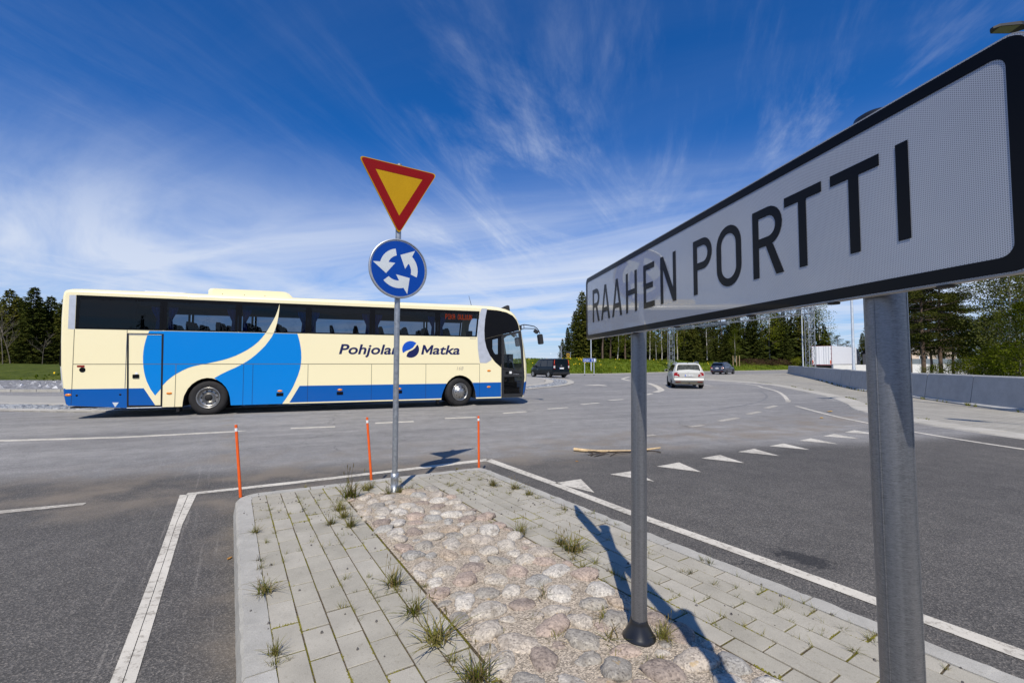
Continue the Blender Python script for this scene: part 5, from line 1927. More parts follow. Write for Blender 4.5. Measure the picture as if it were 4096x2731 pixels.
# panel gaps and shut lines
for x, z0, z1 in ((-3.12, .40, 2.42), (-1.965, 2.35, 2.43), (-.80, .27, 1.475), (4.555, .27, 1.47), (6.325, .27, 1.47), (8.224, .27, 1.47), (2.655, .27, 1.47)):
    if z1 > .82 and not (-1.5 < x < 0):
        decal('panel_gap', [(x - .006, max(z0, .81)), (x + .006, max(z0, .81)), (x + .006, z1), (x - .006, z1)], 'gap', -0.0045)
        decal('panel_gap', [(x - .006, z0), (x + .006, z0), (x + .006, .81), (x - .006, .81)], 'gap_blue', -0.0045)
    else:
        decal('panel_gap', [(x - .006, z0), (x + .006, z0), (x + .006, z1), (x - .006, z1)], 'gap', -0.0045)
for x in (.895, 1.14):
    decal('panel_gap', [(x - .006, .27), (x + .006, .27), (x + .006, 1.475), (x - .006, 1.475)], 'gap_blue', -0.0045)
decal('panel_gap', [(-3.12, 1.475), (8.224, 1.475), (8.224, 1.489), (-3.12, 1.489)], 'gap', -0.0045)
decal('sill_trim', [(2.15, .262), (6.86, .258), (6.86, .296), (2.15, .298)], 'cream', -0.008)
decal('sill_trim', [(8.095, .256), (9.04, .256), (9.04, .296), (8.095, .296)], 'cream', -0.008)
decal('sill_trim', [(9.86, .262), (9.89, .29), (9.89, .325), (9.86, .32)], 'cream', -0.008)
# windows: each pane its own, with a black printed border
wb = [-3.11, -1.138, .73, 2.64, 4.56, 6.715, WIN1]
for x0_, x1_ in zip(wb, wb[1:]):
    last = x1_ == WIN1
    q = [(x0_ + .012, WZ0), (x1_ - (.10 if last else .012), WZ0), (x1_ - (.012), WZ1), (x0_ + .012, WZ1)]
    hole = [(x0_ + .085, WZ0 + .035), (x1_ - (.16 if last else .085), WZ0 + .035), (x1_ - .085, WZ1 - .10), (x0_ + .085, WZ1 - .10)]
    b = MB()
    b.poly(q, [hole], to3=lambda x, z: (x, -0.006, z))
    fr_ = b.build('window', 'black', bus)
    b = MB()
    b.poly(hole, to3=lambda x, z: (x, -0.005, z))
    b.build('pane', 'tint', fr_)
    b = MB()
    b.poly(q, [hole], to3=lambda x, z: (x, BW + 0.006, z), flip=True)
    fr_ = b.build('window', 'black', bus)
    b = MB()
    b.poly(hole, to3=lambda x, z: (x, BW + 0.005, z), flip=True)
    b.build('pane', 'tint', fr_)
    b = MB()
    b.poly([(x1_ - .012, WZ0), (x1_ + .012, WZ0), (x1_ + .012, WZ1), (x1_ - .012, WZ1)], to3=lambda x, z: (x, 0.001, z))
    if not last:
        b.build('window_pillar', 'black', bus)
# front quarter: black glass, and the door with its two panes
glass_q = [(8.49, 3.425), (8.421, 3.069), (8.394, 2.674), (8.409, 2.333), (8.478, 2.045), (8.603, 1.784), (8.796, 1.547), (9.034, 1.349), (9.034, 2.53), (9.735, 2.71), (9.70, 2.90), (9.62, 3.08), (9.48, 3.235), (9.243, 3.345), (8.905, 3.405)]
side_pane = [(8.70, 2.34), (8.90, 2.39), (8.90, 1.72), (8.76, 1.88), (8.70, 2.02)]
b = MB()
b.poly(glass_q, [side_pane], to3=lambda x, z: (x, -0.006, z))
fg = b.build('front_side_glass', 'black', bus)
b = MB()
b.poly(side_pane, to3=lambda x, z: (x, -0.005, z))
b.build('pane', 'tint', fg)
b = MB()
b.tube([(8.41, -.012, 2.365), (9.03, -.012, 2.525)], 0.006, 6)
b.build('glass_joint', 'gap', bus)
door_o = [(9.04, .268), (9.855, .268), (9.922, .767), (9.932, 1.171), (9.861, 2.114), (9.79, 2.705), (9.04, 2.525)]
pu = [(9.137, 2.40), (9.25, 2.49), (9.687, 2.60), (9.785, 1.952), (9.835, 1.222), (9.137, 1.355)]
plw = [(9.132, 1.005), (9.845, 1.015), (9.79, .40), (9.132, .395)]
b = MB()
b.poly(door_o, [pu, plw], to3=lambda x, z: (x, -0.009, z))
door = b.build('front_door', 'black_matt', bus)
b = MB()
b.poly(pu, to3=lambda x, z: (x, -0.008, z))
b.build('pane', 'clear', door)
b = MB()
b.poly(plw, to3=lambda x, z: (x, -0.008, z))
b.build('pane', 'tint', door)
b = MB()
b.tube([(9.10, -.012, 1.30), (9.85, -.012, 1.13)], 0.012, 6)
b.tube([(9.046, -.012, .27), (9.046, -.012, 2.52)], 0.010, 6)
b.tube([(9.85, -.012, .30), (9.925, -.012, 1.0), (9.86, -.012, 2.1), (9.78, -.012, 2.69)], 0.012, 6)
b.build('door_seal', 'rubber', door)
b = MB()
b.box((9.20, -.016, 1.105), (9.31, -.009, 1.20))
b.build('door_handle', 'black', door)
b = MB()
b.box((9.345, -.014, 1.125), (9.435, -.009, 1.205))
b.build('door_sticker', 'white', door)
add_text('OmniExpress', .22, .028, 'silver', door, Matrix(((1, 0, 0, 9.50), (0, 0, -1, -.0105), (0, 1, 0, 1.085), (0, 0, 0, 1))), 0.1)
b = MB()
b.tube([(9.443, .25, 1.628), (9.529, .25, 1.601), (9.60, .25, 1.40), (9.643, .25, 1.253)], 0.018, 8)
b.build('grab_rail', 'silver', bus)
# middle door
door_mid = [(-1.966, 2.342), (-1.117, 2.342), (-1.095, .262), (-1.905, .272)]
door_in = [(-1.925, 2.30), (-1.165, 2.302), (-1.135, .325), (-1.868, .345)]
b = MB()
b.poly(door_mid, [door_in], to3=lambda x, z: (x, -0.008, z))
dm = b.build('rear_door', 'rubber', bus)
b = MB()
b.tube([(-1.90, -.016, .272), (-1.10, -.016, .266)], 0.011, 6)
b.build('door_sill', 'silver', dm)
b = MB()
b.tube([(-1.92, -.010, 2.305), (-1.166, -.010, 2.307)], 0.006, 6)
b.build('door_rain_strip', 'silver', dm)
b = MB()
b.box((-1.80, -.022, 1.095), (-1.655, -.004, 1.195))
b.build('door_handle', 'black', dm)
b = MB()
b.box((-1.75, -.008, 1.20), (-1.685, -.004, 1.255))
b.build('door_sticker', 'white', dm)
# lettering, read from the near side
TM = lambda x, z, y=-0.0045: Matrix(((1, 0, 0, x), (0, 0, -1, y), (0, 1, 0, z), (0, 0, 0, 1)))
add_text('Pohjolan', 1.89, .425, 'navy', bus, TM(3.55, 1.69), 0.20, 0.020, 'company_name')
add_text('atka', .955, .322, 'navy', bus, TM(6.545, 1.80), 0.20, 0.020, 'company_name')
M_ = [(0, 0), (.22, 0), (.20, .60), (.46, .16), (.56, .16), (.80, .60), (.78, 0), (1, 0), (1, 1), (.80, 1), (.51, .48), (.20, 1), (0, 1)]
decal('company_name', [(6.16 + .355 * x + .064 * z, 1.80 + .322 * z) for x, z in M_], 'navy', -0.0045)
lx, lz, lr = 5.808, 1.970, .280
up_ = arc(lx, lz, lr, 55, 205, 20)
lo_ = arc(lx, lz, lr, -118, 28, 20)
s1 = [(lx - lr * .52, lz - lr * .18), (lx - lr * .10, lz - lr * .02), (lx + lr * .28, lz + lr * .22), (lx + lr * .46, lz + lr * .50)]
s2 = [(lx + lr * .70, lz + lr * .48), (lx + lr * .52, lz + lr * .18), (lx + lr * .20, lz - lr * .08), (lx - lr * .18, lz - lr * .26), (lx - lr * .40, lz - lr * .50)]
decal('company_emblem', arc(lx, lz, lr, 48, 206, 20) + s1, 'logo_blue', -0.0045)
decal('company_emblem', arc(lx, lz, lr, -120, 50, 22)[:-2] + s2, 'navy', -0.0045)
MT['pale_text'] = plain('pale_number_film', (0.46, 0.41, 0.30), 0.5)
MT['grey_text'] = plain('grey_badge', (0.25, 0.25, 0.25), 0.4)
add_text('168', .235, .12, 'pale_text', bus, TM(7.40, 1.265), 0.2, 0.0, 'fleet_number')
add_text('SCANIA', .22, .04, 'grey_text', bus, TM(7.87, 2.355), 0.0, 0.0, 'maker_badge')
DOTS = {'P': (30, 17, 17, 30, 16, 16, 16), 'I': (14, 4, 4, 4, 4, 4, 14), 'K': (17, 18, 20, 24, 20, 18, 17), 'A': (14, 17, 17, 31, 17, 17, 17), ' ': (0,) * 7,
        'O': (14, 17, 17, 17, 17, 17, 14), 'U': (17, 17, 17, 17, 17, 17, 14), 'L': (16, 16, 16, 16, 16, 16, 31), 'N': (17, 25, 25, 21, 19, 19, 17)}
b = MB()
pit = .95 / 65
for ci, ch in enumerate('PIKA OULUUN'):
    for ri, row in enumerate(DOTS[ch]):
        for bi in range(5):
            if row >> (4 - bi) & 1:
                x, z = 6.985 + (ci * 6 + bi) * pit, 3.03 + (6 - ri) * .0255
                b.add([(x, -.0075, z), (x + pit * .96, -.0075, z), (x + pit * .96, -.0075, z + .0245), (x, -.0075, z + .0245)], [(0, 1, 2, 3)])
b.build('destination_display', 'led', bus)
# small fittings on the side
for x, z in ((-3.19, .662), (-.941, .654), (1.882, .656), (3.599, .658), (5.442, .656), (8.565, .657), (8.572, 1.234)):
    b = MB()
    b.T = Matrix.Translation((x, 0, z)) @ Matrix.Diagonal((1, .35, .5, 1))
    b.lathe([(0.0, -.05), (.045, -.046), (.068, -.025), (.072, 0.0)], 16, axis='y')
    b.build('marker_lamp', 'amber', bus)
for x, z in ((1.884, .554), (3.601, .551), (5.443, .553)):
    b = MB()
    b.box((x - .095, -.012, z - .05), (x + .095, -.003, z + .05))
    b.box((x - .06, -.017, z - .005), (x + .06, -.010, z + .035))
    b.build('locker_handle', 'black', bus)
b = MB()
b.T = Matrix.Translation((-2.914, 0, 1.33))
b.lathe([(0, -.006), (.052, -.006), (.065, -.010), (.068, 0)], 20, axis='y')
b.build('filler_cap', 'black', bus)
decal('filler_notice', [(-3.03, 1.40), (-2.87, 1.40), (-2.87, 1.45), (-3.03, 1.45)], 'sign_red', -0.0045)
decal('notice_triangle', [(-2.235, .435), (-2.167, .305), (-2.09, .43)], 'sign_white', -0.0055)
for x in (-3.009, -2.064):
    b = MB()
    b.T = Matrix.Translation((x, 0, .645))
    b.lathe([(0, -.008), (.026, -.006), (.03, 0)], 12, axis='y')
    b.build('lock', 'black', bus)
# rear lamp cluster at the corner
b = MB()
b.box((-3.452, .10, 1.45), (-3.425, .30, 2.05))
b.build('rear_lamp', 'black', bus)
b = MB()
b.tube([(-3.365, .14, .86), (-3.40, .14, 1.15), (-3.425, .14, 1.42)], .022, 8)
b.build('corner_trim', 'silver', bus)
# wheels
def bus_wheel(x, y, steer, front, flip=False):
    T_ = Matrix.Translation((x, y, .5)) @ Matrix.Rotation(steer, 4, 'Z') @ (Matrix.Rotation(math.pi, 4, 'Z') if flip else Matrix.Identity(4))
    b_ = MB()
    b_.lathe([(.30, .02), (.33, .005), (.40, -.005), (.455, .005), (.490, .035), (.502, .06), (.502, .25), (.488, .275), (.33, .29), (.30, .28)], 48, axis='y')
    w_ = b_.build('wheel', 'tyre', bus)
    w_.matrix_local = T_
    b_ = MB()
    if front:
        b_.lathe([(.30, .04), (.308, .0), (.29, -.012), (.275, .02), (.262, .05), (.25, .035), (.225, -.012), (.16, -.03), (.145, -.05), (.10, -.075), (.07, -.085), (0, -.085)], 40, axis='y')
    else:
        b_.lathe([(.30, .04), (.308, .0), (.292, -.010), (.278, .015), (.265, .06), (.25, .10), (.215, .125), (.15, .105), (.145, .06), (.10, .055), (.096, .03), (0, .03)], 40, [0] * 9 + [1, 1], axis='y')
    for k in range(10):
        a = 2 * math.pi * k / 10
        rr = .19 if front else .198
        c_2, s_2 = math.cos(a) * rr, math.sin(a) * rr
        dpt = -.030 if front else .112
        hole_ = [(c_2 + .022 * math.cos(q * math.pi / 4), dpt, s_2 + .022 * math.sin(q * math.pi / 4)) for q in range(8)]
        b_.add(hole_, [tuple(range(8))], 1)
        if front:
            c_2, s_2 = math.cos(a + .31) * .125, math.sin(a + .31) * .125
            b_.tube([(c_2, -.045, s_2), (c_2, -.085, s_2)], .014, 8)
    r_o = b_.build('rim', ['rim', 'dark'], w_)
    return w_


bus_wheel(0, .045, 0, False)
bus_wheel(7.54, .06, R(15), True)
bus_wheel(0, BW - .045, 0, False, True)
bus_wheel(7.54, BW - .06, R(15), True, True)
# arch linings and the dark underside
for a in (ARCH_R, ARCH_F):
    n = len(a)
    for y0_, y1_ in ((0.002, .62), (BW - .002, BW - .62)):
        b = MB()
        b.add([(x, y0_, z) for x, z in a] + [(x, y1_, z) for x, z in a], [(i, i + 1, n + i + 1, n + i) for i in range(n - 1)] + [tuple(range(n, 2 * n))])
        b.build('wheel_arch', 'dark', bus)
b = MB()
for x0_, x1_ in ((-3.15, -.62), (.60, 6.85), (8.10, 9.85)):
    b.box((x0_, .03, .30), (x1_, BW - .03, .34))
b.box((-.62, .62, .34), (.60, BW - .62, .40))
b.box((6.85, .62, .34), (8.1, BW - .62, .40))
b.box((-.08, .3, .42), (.08, BW - .3, .58))
b.box((7.46, .3, .40), (7.62, BW - .3, .52))
b.build('underbody', 'dark', bus)
b = MB()
b.box((-.78, .06, .12), (-.70, .34, .30))
b.box((6.74, .06, .12), (6.80, .36, .30))
b.build('mud_flap', 'rubber', bus)
# inside: floor, bulkhead, seats, curtains, steering wheel
b = MB()
b.box((-3.3, .05, 1.42), (9.05, BW - .05, 1.46))
b.box((9.05, .9, 1.0), (9.9, BW - .1, 1.04))
b.box((9.10, .04, .40), (9.80, .9, .44))
b.box((9.08, .9, .44), (9.80, .93, 1.0))
b.box((9.04, .05, .44), (9.07, .9, 1.42))
b.build('cabin_floor', 'dark', bus)
b = MB()
for k in range(3):
    b.box((9.12, .10 + .26 * k, .42 + .2 * k), (9.78, .36 + .26 * k, .62 + .2 * k))
    b.box((9.12, .095 + .26 * k, .60 + .2 * k), (9.78, .11 + .26 * k, .622 + .2 * k), 1)
b.build('door_step', ['dark', 'gap'], bus)
b = MB()
b.box((-3.25, .04, 1.46), (-1.80, BW - .5, 3.36))
b.box((-1.80, 1.3, 1.46), (-1.76, BW - .04, 3.3))
b.build('washroom_cubicle', 'dark', bus)
b = MB()
b.box((-1.7, .03, 3.12), (8.1, .48, 3.36))
b.box((-1.7, BW - .48, 3.12), (8.1, BW - .03, 3.36))
b.build('luggage_rack', 'seat', bus)
MT['lining'] = plain('cabin_lining', (0.10, 0.10, 0.11), 0.8)
b = MB()
b.box((-1.7, .48, 3.40), (9.1, BW - .48, 3.43))
b.build('ceiling_lining', 'lining', bus)
seat_me = None
for x in [-1.2, -.45, .3, 1.1, 1.9, 2.7, 3.45, 4.2, 5.0, 5.8, 6.5, 7.25]:
    for y in (.12, .60, 1.45, 1.93):
        if seat_me is None:
            b = MB()
            b.box((0, 0, 1.46), (.5, .44, 1.95))
            pr_ = [(0, 1.95), (.13, 1.95), (-.08, 2.60), (-.13, 2.72), (-.22, 2.74), (-.24, 2.60)]
            for y0_, y1_, p_ in ((0, .44, [(0, 1.9), (.14, 1.9), (-.06, 2.52), (-.19, 2.52)]), (.05, .39, [(-.19, 2.52), (-.06, 2.52), (-.09, 2.66), (-.20, 2.66)]), (.10, .34, [(-.20, 2.66), (-.09, 2.66), (-.12, 2.73), (-.20, 2.73)])):
                b.slab(p_, y0_, y1_, to3=lambda x_, z_, h: (x_, h, z_))
            seat_me = b.mesh('seat', 'seat')
        obj('seat', seat_me, bus, (x, y, 0))
cur_me = None
for x in wb[1:-1]:
    for d in (-1, 1):
        b = MB()
        n = 12
        v = []
        for k in range(n + 1):
            s = k / n
            for z_, w0, w1 in ((3.30, .03, .30), (3.0, .03, .24), (2.75, .03, .13), (2.44, .03, .16)):
                v.append((x + d * (.06 + w0 + (w1 - w0) * s), .10 + .02 * math.sin(k * 2.6), z_))
        b.add(v, [(k * 4 + q, k * 4 + q + 1, k * 4 + q + 5, k * 4 + q + 4) for k in range(n) for q in range(3)])
        b.build('curtain', 'curtain', bus)
b = MB()
T0 = Matrix.Translation((9.15, 1.85, 2.0)) @ Matrix.Rotation(R(-62), 4, 'Y')
ringp = [T0 @ Vector((.24 * math.cos(a), .24 * math.sin(a), 0)) for a in [2 * math.pi * k / 24 for k in range(25)]]
b.tube(ringp, .016, 6, caps=False)
b.tube([T0 @ Vector((-.24, 0, 0)), T0 @ Vector((.24, 0, 0))], .014, 6)
b.build('steering_wheel', 'black_matt', bus)
b = MB()
b.box((9.25, .95, 1.3), (9.85, BW - .15, 1.85))
b.build('dashboard', 'black_matt', bus)
b = MB()
b.box((8.35, 1.55, 1.46), (8.85, 2.05, 1.95))
b.box((8.25, 1.55, 1.95), (8.38, 2.05, 2.75))
b.build('driver_seat', 'seat', bus)
# roof: air conditioning pod, hatches, aerial, camera pod
b = MB()
pod = [(-.17, 3.55), (-.17, 3.69), (-.155, 3.735), (-.10, 3.765), (-.03, 3.775), (1.80, 3.778), (1.92, 3.765), (2.03, 3.71), (2.12, 3.62), (2.15, 3.55)]
for (y0_, y1_, k0, k1) in ((.35, .45, .90, 1.0), (.45, 2.05, 1, 1), (2.05, 2.15, 1, .9)):
    P0 = [(1 + (x - 1) * (k0 if k0 < 1 else 1), y0_, 3.55 + (z - 3.55) * k0) for x, z in pod]
    P1 = [(1 + (x - 1) * (k1 if k1 < 1 else 1), y1_, 3.55 + (z - 3.55) * k1) for x, z in pod]
    n = len(pod)
    b.add(P0 + P1, [(i, i + 1, n + i + 1, n + i) for i in range(n - 1)], 0, True)
    if k0 < 1:
        b.add(P0, [tuple(range(n))])
    if k1 < 1:
        b.add(P1, [tuple(reversed(range(n)))])
ac = b.build('air_conditioning_pod', 'cream', bus)
b = MB()
for x in (.22, .8, 1.36):
    b.T = Matrix.Translation((x, .36, 3.60))
    b.lathe([(0, -.012), (.014, -.01), (.016, 0)], 10, axis='y')
b.build('fixing_screw', 'gap', ac)
for x0_, x1_ in ((-1.90, -.80), (5.40, 6.49)):
    b = MB()
    b.slab(rrect(x0_, .75, x1_, 1.75, .08), 3.55, 3.63)
    b.slab(rrect(x0_ + .02, .77, x1_ - .02, 1.73, .08), 3.63, 3.645)
    b.build('roof_hatch', 'white', bus)
b = MB()
b.tube([(8.06, .5, 3.57), (7.95, .5, 3.97)], [.012, .005], 6)
b.build('aerial', 'black_matt', bus)
b = MB()
b.slab([(9.12, 3.50), (9.20, 3.56), (9.38, 3.655), (9.455, 3.64), (9.49, 3.38)], .30, .62, to3=lambda x, z, h: (x, h, z))
b.build('roof_pod', 'black_matt', bus)
# hooked mirror arms
for yy in (.05, BW - .05):
    b = MB()
    b.box((9.745, yy - .03, 2.72), (9.84, yy + .03, 2.90))
    b.tube([(9.78, yy, 2.87), (9.832, yy, 2.90), (9.95, yy, 2.925), (10.15, yy, 2.905), (10.36, yy, 2.87), (10.48, yy, 2.79), (10.55, yy, 2.70), (10.585, yy, 2.60)], .017, 8)
    b.tube([(9.80, yy, 2.745), (9.95, yy, 2.785), (10.2, yy, 2.787), (10.40, yy, 2.78), (10.47, yy, 2.71)], .015, 8)
    b.tube([(9.945, yy, 2.785), (9.935, yy, 2.92)], .012, 6)
    mo = b.build('mirror_arm', 'black_matt', bus)
    b = MB()
    b.T = Matrix.Translation((10.43, yy, 2.68)) @ Matrix.Rotation(R(35), 4, 'Y')
    b.slab(rrect(-.085, -.06, .085, .06, .03), -.055, .055, to3=lambda x, z, h: (x, h, z))
    b.T = Matrix.Translation((10.60, yy, 2.405)) @ Matrix.Rotation(R(-8), 4, 'Y')
    b.slab(rrect(-.075, -.20, .075, .18, .05), -.10, .10, to3=lambda x, z, h: (x, h, z))
    b.build('mirror_head', 'black_matt', mo)
# ------------------------------------------------------------------ cars
def loft_body(stations, name, mats, parent, glass_fn):
    """stations: (x, half section [(y, z) ...]); glass_fn(band, i) gives the material slot"""
    b_ = MB()
    m_ = len(stations[0][1])
    for i in range(len(stations) - 1):
        (xa, sa), (xb, sb_) = stations[i], stations[i + 1]
        for k in range(m_ - 1):
            for s in (1, -1):
                v = [(xa, s * sa[k][0], sa[k][1]), (xb, s * sb_[k][0], sb_[k][1]), (xb, s * sb_[k + 1][0], sb_[k + 1][1]), (xa, s * sa[k + 1][0], sa[k + 1][1])]
                b_.add(v, [(0, 1, 2, 3) if s < 0 else (3, 2, 1, 0)], glass_fn(k, i), True)
    for e, flip in ((0, True), (-1, False)):
        x, sct = stations[e]
        v = [(x, -y, z) for y, z in sct] + [(x, y, z) for y, z in reversed(sct)]
        b_.add(v, [tuple(range(len(v))) if not flip else tuple(reversed(range(len(v))))], 0)
    o_ = b_.build(name, mats, parent)
    bm2 = bmesh.new()
    bm2.from_mesh(o_.data)
    bmesh.ops.remove_doubles(bm2, verts=bm2.verts, dist=0.002)
    bmesh.ops.recalc_face_normals(bm2, faces=bm2.faces)
    for e_ in bm2.edges:
        if len(e_.link_faces) == 2 and e_.calc_face_angle(0) > R(38):
            e_.smooth = False
    bm2.to_mesh(o_.data)
    bm2.free()
    return o_


def section(wsill, wbelt, wroof, zb, zbelt, zroof):
    zm = zb + (zbelt - zb) * 0.55
    return [(0, zb), (wsill * .86, zb), (wsill * .97, zb + .07), (wbelt + .015, zm), (wbelt, zbelt - .06), (wbelt - .035, zbelt), (wroof + (wbelt - .035 - wroof) * .12, zroof - .07), (wroof, zroof - .035), (wroof * .8, zroof), (0, zroof + .012)]


def car_wheel(parent, x, y, r_, w, side):
    b_ = MB()
    b_.T = Matrix.Translation((x, y, r_))
    b_.lathe([(r_ * .62, -w / 2), (r_ * .9, -w / 2), (r_, -w / 2 + .03), (r_, w / 2 - .03), (r_ * .9, w / 2), (r_ * .62, w / 2)], 28, axis='y')
    w_ = b_.build('wheel', 'tyre', parent)
    b_ = MB()
    b_.T = Matrix.Translation((x, y, r_)) @ (Matrix.Identity(4) if side < 0 else Matrix.Rotation(math.pi, 4, 'Z'))
    h = -w / 2
    b_.lathe([(r_ * .66, h + .02), (r_ * .65, h - .004), (r_ * .60, h + .004)], 28, axis='y')
    b_.lathe([(r_ * .60, h + .07), (0, h + .07)], 28, 1, axis='y')
    for k in range(5):
        a = 2 * math.pi * k / 5 + .3
        c_2, s_2 = math.cos(a), math.sin(a)
        pr = [(-.055, .02), (.055, .02), (.045, r_ * .61), (-.045, r_ * .61)]
        b_.add([(c_2 * q - s_2 * p, h + .004, s_2 * q + c_2 * p) for p, q in pr], [(0, 1, 2, 3)])
    b_.lathe([(.05, h - .002), (0, h - .004)], 12, axis='y')
    b_.build('rim', ['alloy', 'dark'], w_)
    return w_


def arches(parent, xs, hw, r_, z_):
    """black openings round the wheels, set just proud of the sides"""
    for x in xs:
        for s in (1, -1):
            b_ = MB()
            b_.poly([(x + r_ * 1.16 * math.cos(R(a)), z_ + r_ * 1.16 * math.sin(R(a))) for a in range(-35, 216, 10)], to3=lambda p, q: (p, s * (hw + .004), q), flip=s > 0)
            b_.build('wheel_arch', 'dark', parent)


def number_plate(parent, x, z, w, h, text, tilt=0.0):
    T_ = Matrix.Translation((x, 0, z)) @ Matrix(((0, 0, -1, 0), (-1, 0, 0, 0), (0, 1, 0, 0), (0, 0, 0, 1))) @ Matrix.Rotation(tilt, 4, 'X')
    b_ = MB()
    b_.T = T_
    b_.slab(rrect(-w / 2, -h / 2, w / 2, h / 2, .01), 0, .008)
    p_ = b_.build('number_plate', 'plate', parent)
    b_ = MB()
    b_.T = T_
    b_.box((-w / 2 + .004, -h / 2 + .005, .008), (-w / 2 + .05, h / 2 - .005, .0095))
    b_.build('plate_band', 'plate_blue', p_)
    if text:
        add_text(text, w * .78, h * .62, 'plate_text', p_, T_ @ Matrix.Translation((-w / 2 + .075, -h * .31, .0097)), 0, .012, 'plate_number')
    return p_


def poly_x(name, pts, x, m, parent, mirror=True, tilt=0.0, holes=()):
    """flat shape on the rear face: pts in (y, z); x may be a function of z"""
    out = None
    for s in ((1, -1) if mirror else (1,)):
        b_ = MB()
        fx = x if callable(x) else (lambda z: x)
        b_.poly([(s * p[0], p[1]) for p in (pts if s > 0 else list(reversed(pts)))], to3=lambda y, z: (fx(z), y, z), flip=True)
        out = b_.build(name, m, parent)
        bm2 = bmesh.new()
        bm2.from_mesh(out.data)
        bmesh.ops.recalc_face_normals(bm2, faces=bm2.faces)
        if sum((f_.normal.x for f_ in bm2.faces)) > 0:
            bmesh.ops.reverse_faces(bm2, faces=bm2.faces)
        bm2.to_mesh(out.data)
        bm2.free()
    return out


def side_win(name, pts, y_of, m, parent):
    for s in (1, -1):
        b_ = MB()
        b_.poly(pts, to3=lambda x, z: (x, s * (y_of(x, z) + .006), z), flip=s > 0)
        b_.build(name, m, parent)


# rear of the car is at x = -0.95 from the rear axle, x runs forwards
def estate(loc, ang, paint, label, L_=4.56, hw=0.89, h=1.50, plate_txt='', lit=False, rails=True, dusty=False):
    t = thing('estate_car', label, 'car', loc, ang, 'cars on the far lanes')
    r0 = -0.98
    S = section
    st = [(r0 + .00, S(.74, .74, .60, .34, .80, .93)), (r0 + .05, S(.82, .83, .66, .28, .92, 1.00)), (r0 + .14, S(hw - .03, hw - .02, .70, .24, .96, 1.06)),
          (r0 + .30, S(hw, hw, .66, .22, .97, h - .12)), (r0 + .50, S(hw, hw, .63, .22, .97, h - .03)), (r0 + .85, S(hw, hw, .63, .22, .96, h)),
          (r0 + 1.7, S(hw, hw, .64, .22, .94, h + .01)), (r0 + 2.4, S(hw, hw, .63, .22, .93, h - .02)), (r0 + 2.75, S(hw, hw, .60, .22, .93, h - .12)), (r0 + 3.35, S(hw, hw - .03, .62, .22, .93, 1.06)),
          (r0 + 3.7, S(hw, hw - .04, .64, .22, .88, .96)), (r0 + 4.2, S(hw - .03, hw - .08, .60, .22, .78, .86)), (r0 + 4.48, S(hw - .12, hw - .2, .5, .24, .66, .72)), (r0 + L_, S(.6, .6, .4, .30, .55, .60))]
    body_ = loft_body(st, 'body', [paint, 'car_glass', 'black_matt'], t, lambda k, i: 1 if (i == 8 and k >= 7) else 0)
    # rear window, wrapping lamps, hatch shut line
    xr = lambda z: r0 + .11 + max(0, (z - .96)) * .36
    win = [(-.60, 1.0), (.60, 1.0), (.655, 1.06), (.585, 1.36), (.50, 1.40), (-.50, 1.40), (-.585, 1.36), (-.655, 1.06)]
    rw = poly_x('rear_window', win, lambda z: xr(z) - .004, 'dusty_glass' if dusty else 'dark_glass', t, False)
    poly_x('window_surround', [(-.64, .975), (.64, .975), (.70, 1.06), (.62, 1.385), (.53, 1.425), (-.53, 1.425), (-.62, 1.385), (-.70, 1.06)], lambda z: xr(z) - .001, paint if dusty else 'black', t, False)
    poly_x('tailgate', [(-.62, .58), (.62, .58), (.64, .97), (-.64, .97)], lambda z: r0 - .006 + max(0, z - .80) * .3, paint, t, False)
    poly_x('plate_recess', [(-.36, .70), (.36, .70), (.40, .87), (-.40, .87)], lambda z: r0 - .012 + max(0, z - .80) * .3, paint, t, False)
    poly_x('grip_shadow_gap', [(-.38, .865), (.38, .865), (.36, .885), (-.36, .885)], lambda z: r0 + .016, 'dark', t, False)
    b_ = MB()
    b_.T = Matrix.Translation((r0 + .012, 0, .925)) @ Matrix.Rotation(R(-100), 4, 'Y')
    b_.lathe([(0, .012), (.035, .012), (.045, .006), (.045, 0)], 16)
    b_.build('badge', 'alloy', t)
    lamp = [(.50, .70), (.78, .72), (.82, .80), (.80, .92), (.70, .95), (.55, .92)]
    for s in (1, -1):
        b_ = MB()
        pts = [(s * y, z) for y, z in (lamp if s > 0 else list(reversed(lamp)))]
        b_.slab(pts, 0, .16, to3=lambda y, z, q: (r0 - .022 + .10 * max(0, abs(y) - .6) + max(0, z - .8) * .25 + q, y, z))
        lo_ = b_.build('tail_lamp', 'red_lens', t)
        if not lit:
            q = [(.58, .705), (.78, .72), (.79, .750), (.59, .742)]
        else:
            q = [(.52, .70), (.70, .72), (.72, .80), (.54, .80)]
        b_ = MB()
        b_.poly([(s * y, z) for y, z in (q if s > 0 else list(reversed(q)))], to3=lambda y, z: (r0 - .028 + .10 * max(0, abs(y) - .6), y, z), flip=True)
        b_.build('reversing_lens', 'white_lens', lo_)
    b_ = MB()
    b_.box((r0 - .03, -.74, .30), (r0 + .08, .74, .40))
    b_.build('bumper_insert', 'dark' if not dusty else 'gap', t)
    b_ = MB()
    pr_ = [(r0 + .05, .42), (r0 - .05, .45), (r0 - .07, .52), (r0 - .04, .59), (r0 + .05, .61)]
    b_.slab(pr_, -.80, .80, to3=lambda x, z, q: (x, q, z))
    b_.build('bumper', paint, t)
    for s in (1, -1):
        b_ = MB()
        b_.box((r0 - .075, s * .60 - .14, .40), (r0 - .06, s * .60 + .14, .425))
        b_.build('reflector', 'red_lens', t)
    b_ = MB()
    for y in (.42, .50):
        b_.tube([(r0 + .1, y, .30), (r0 - .06, y, .30)], .032, 12)
        b_.tube([(r0 - .055, y, .30), (r0 - .062, y, .30)], .024, 12, 1)
    b_.build('exhaust', ['rim', 'dark'], t)
    b_ = MB()
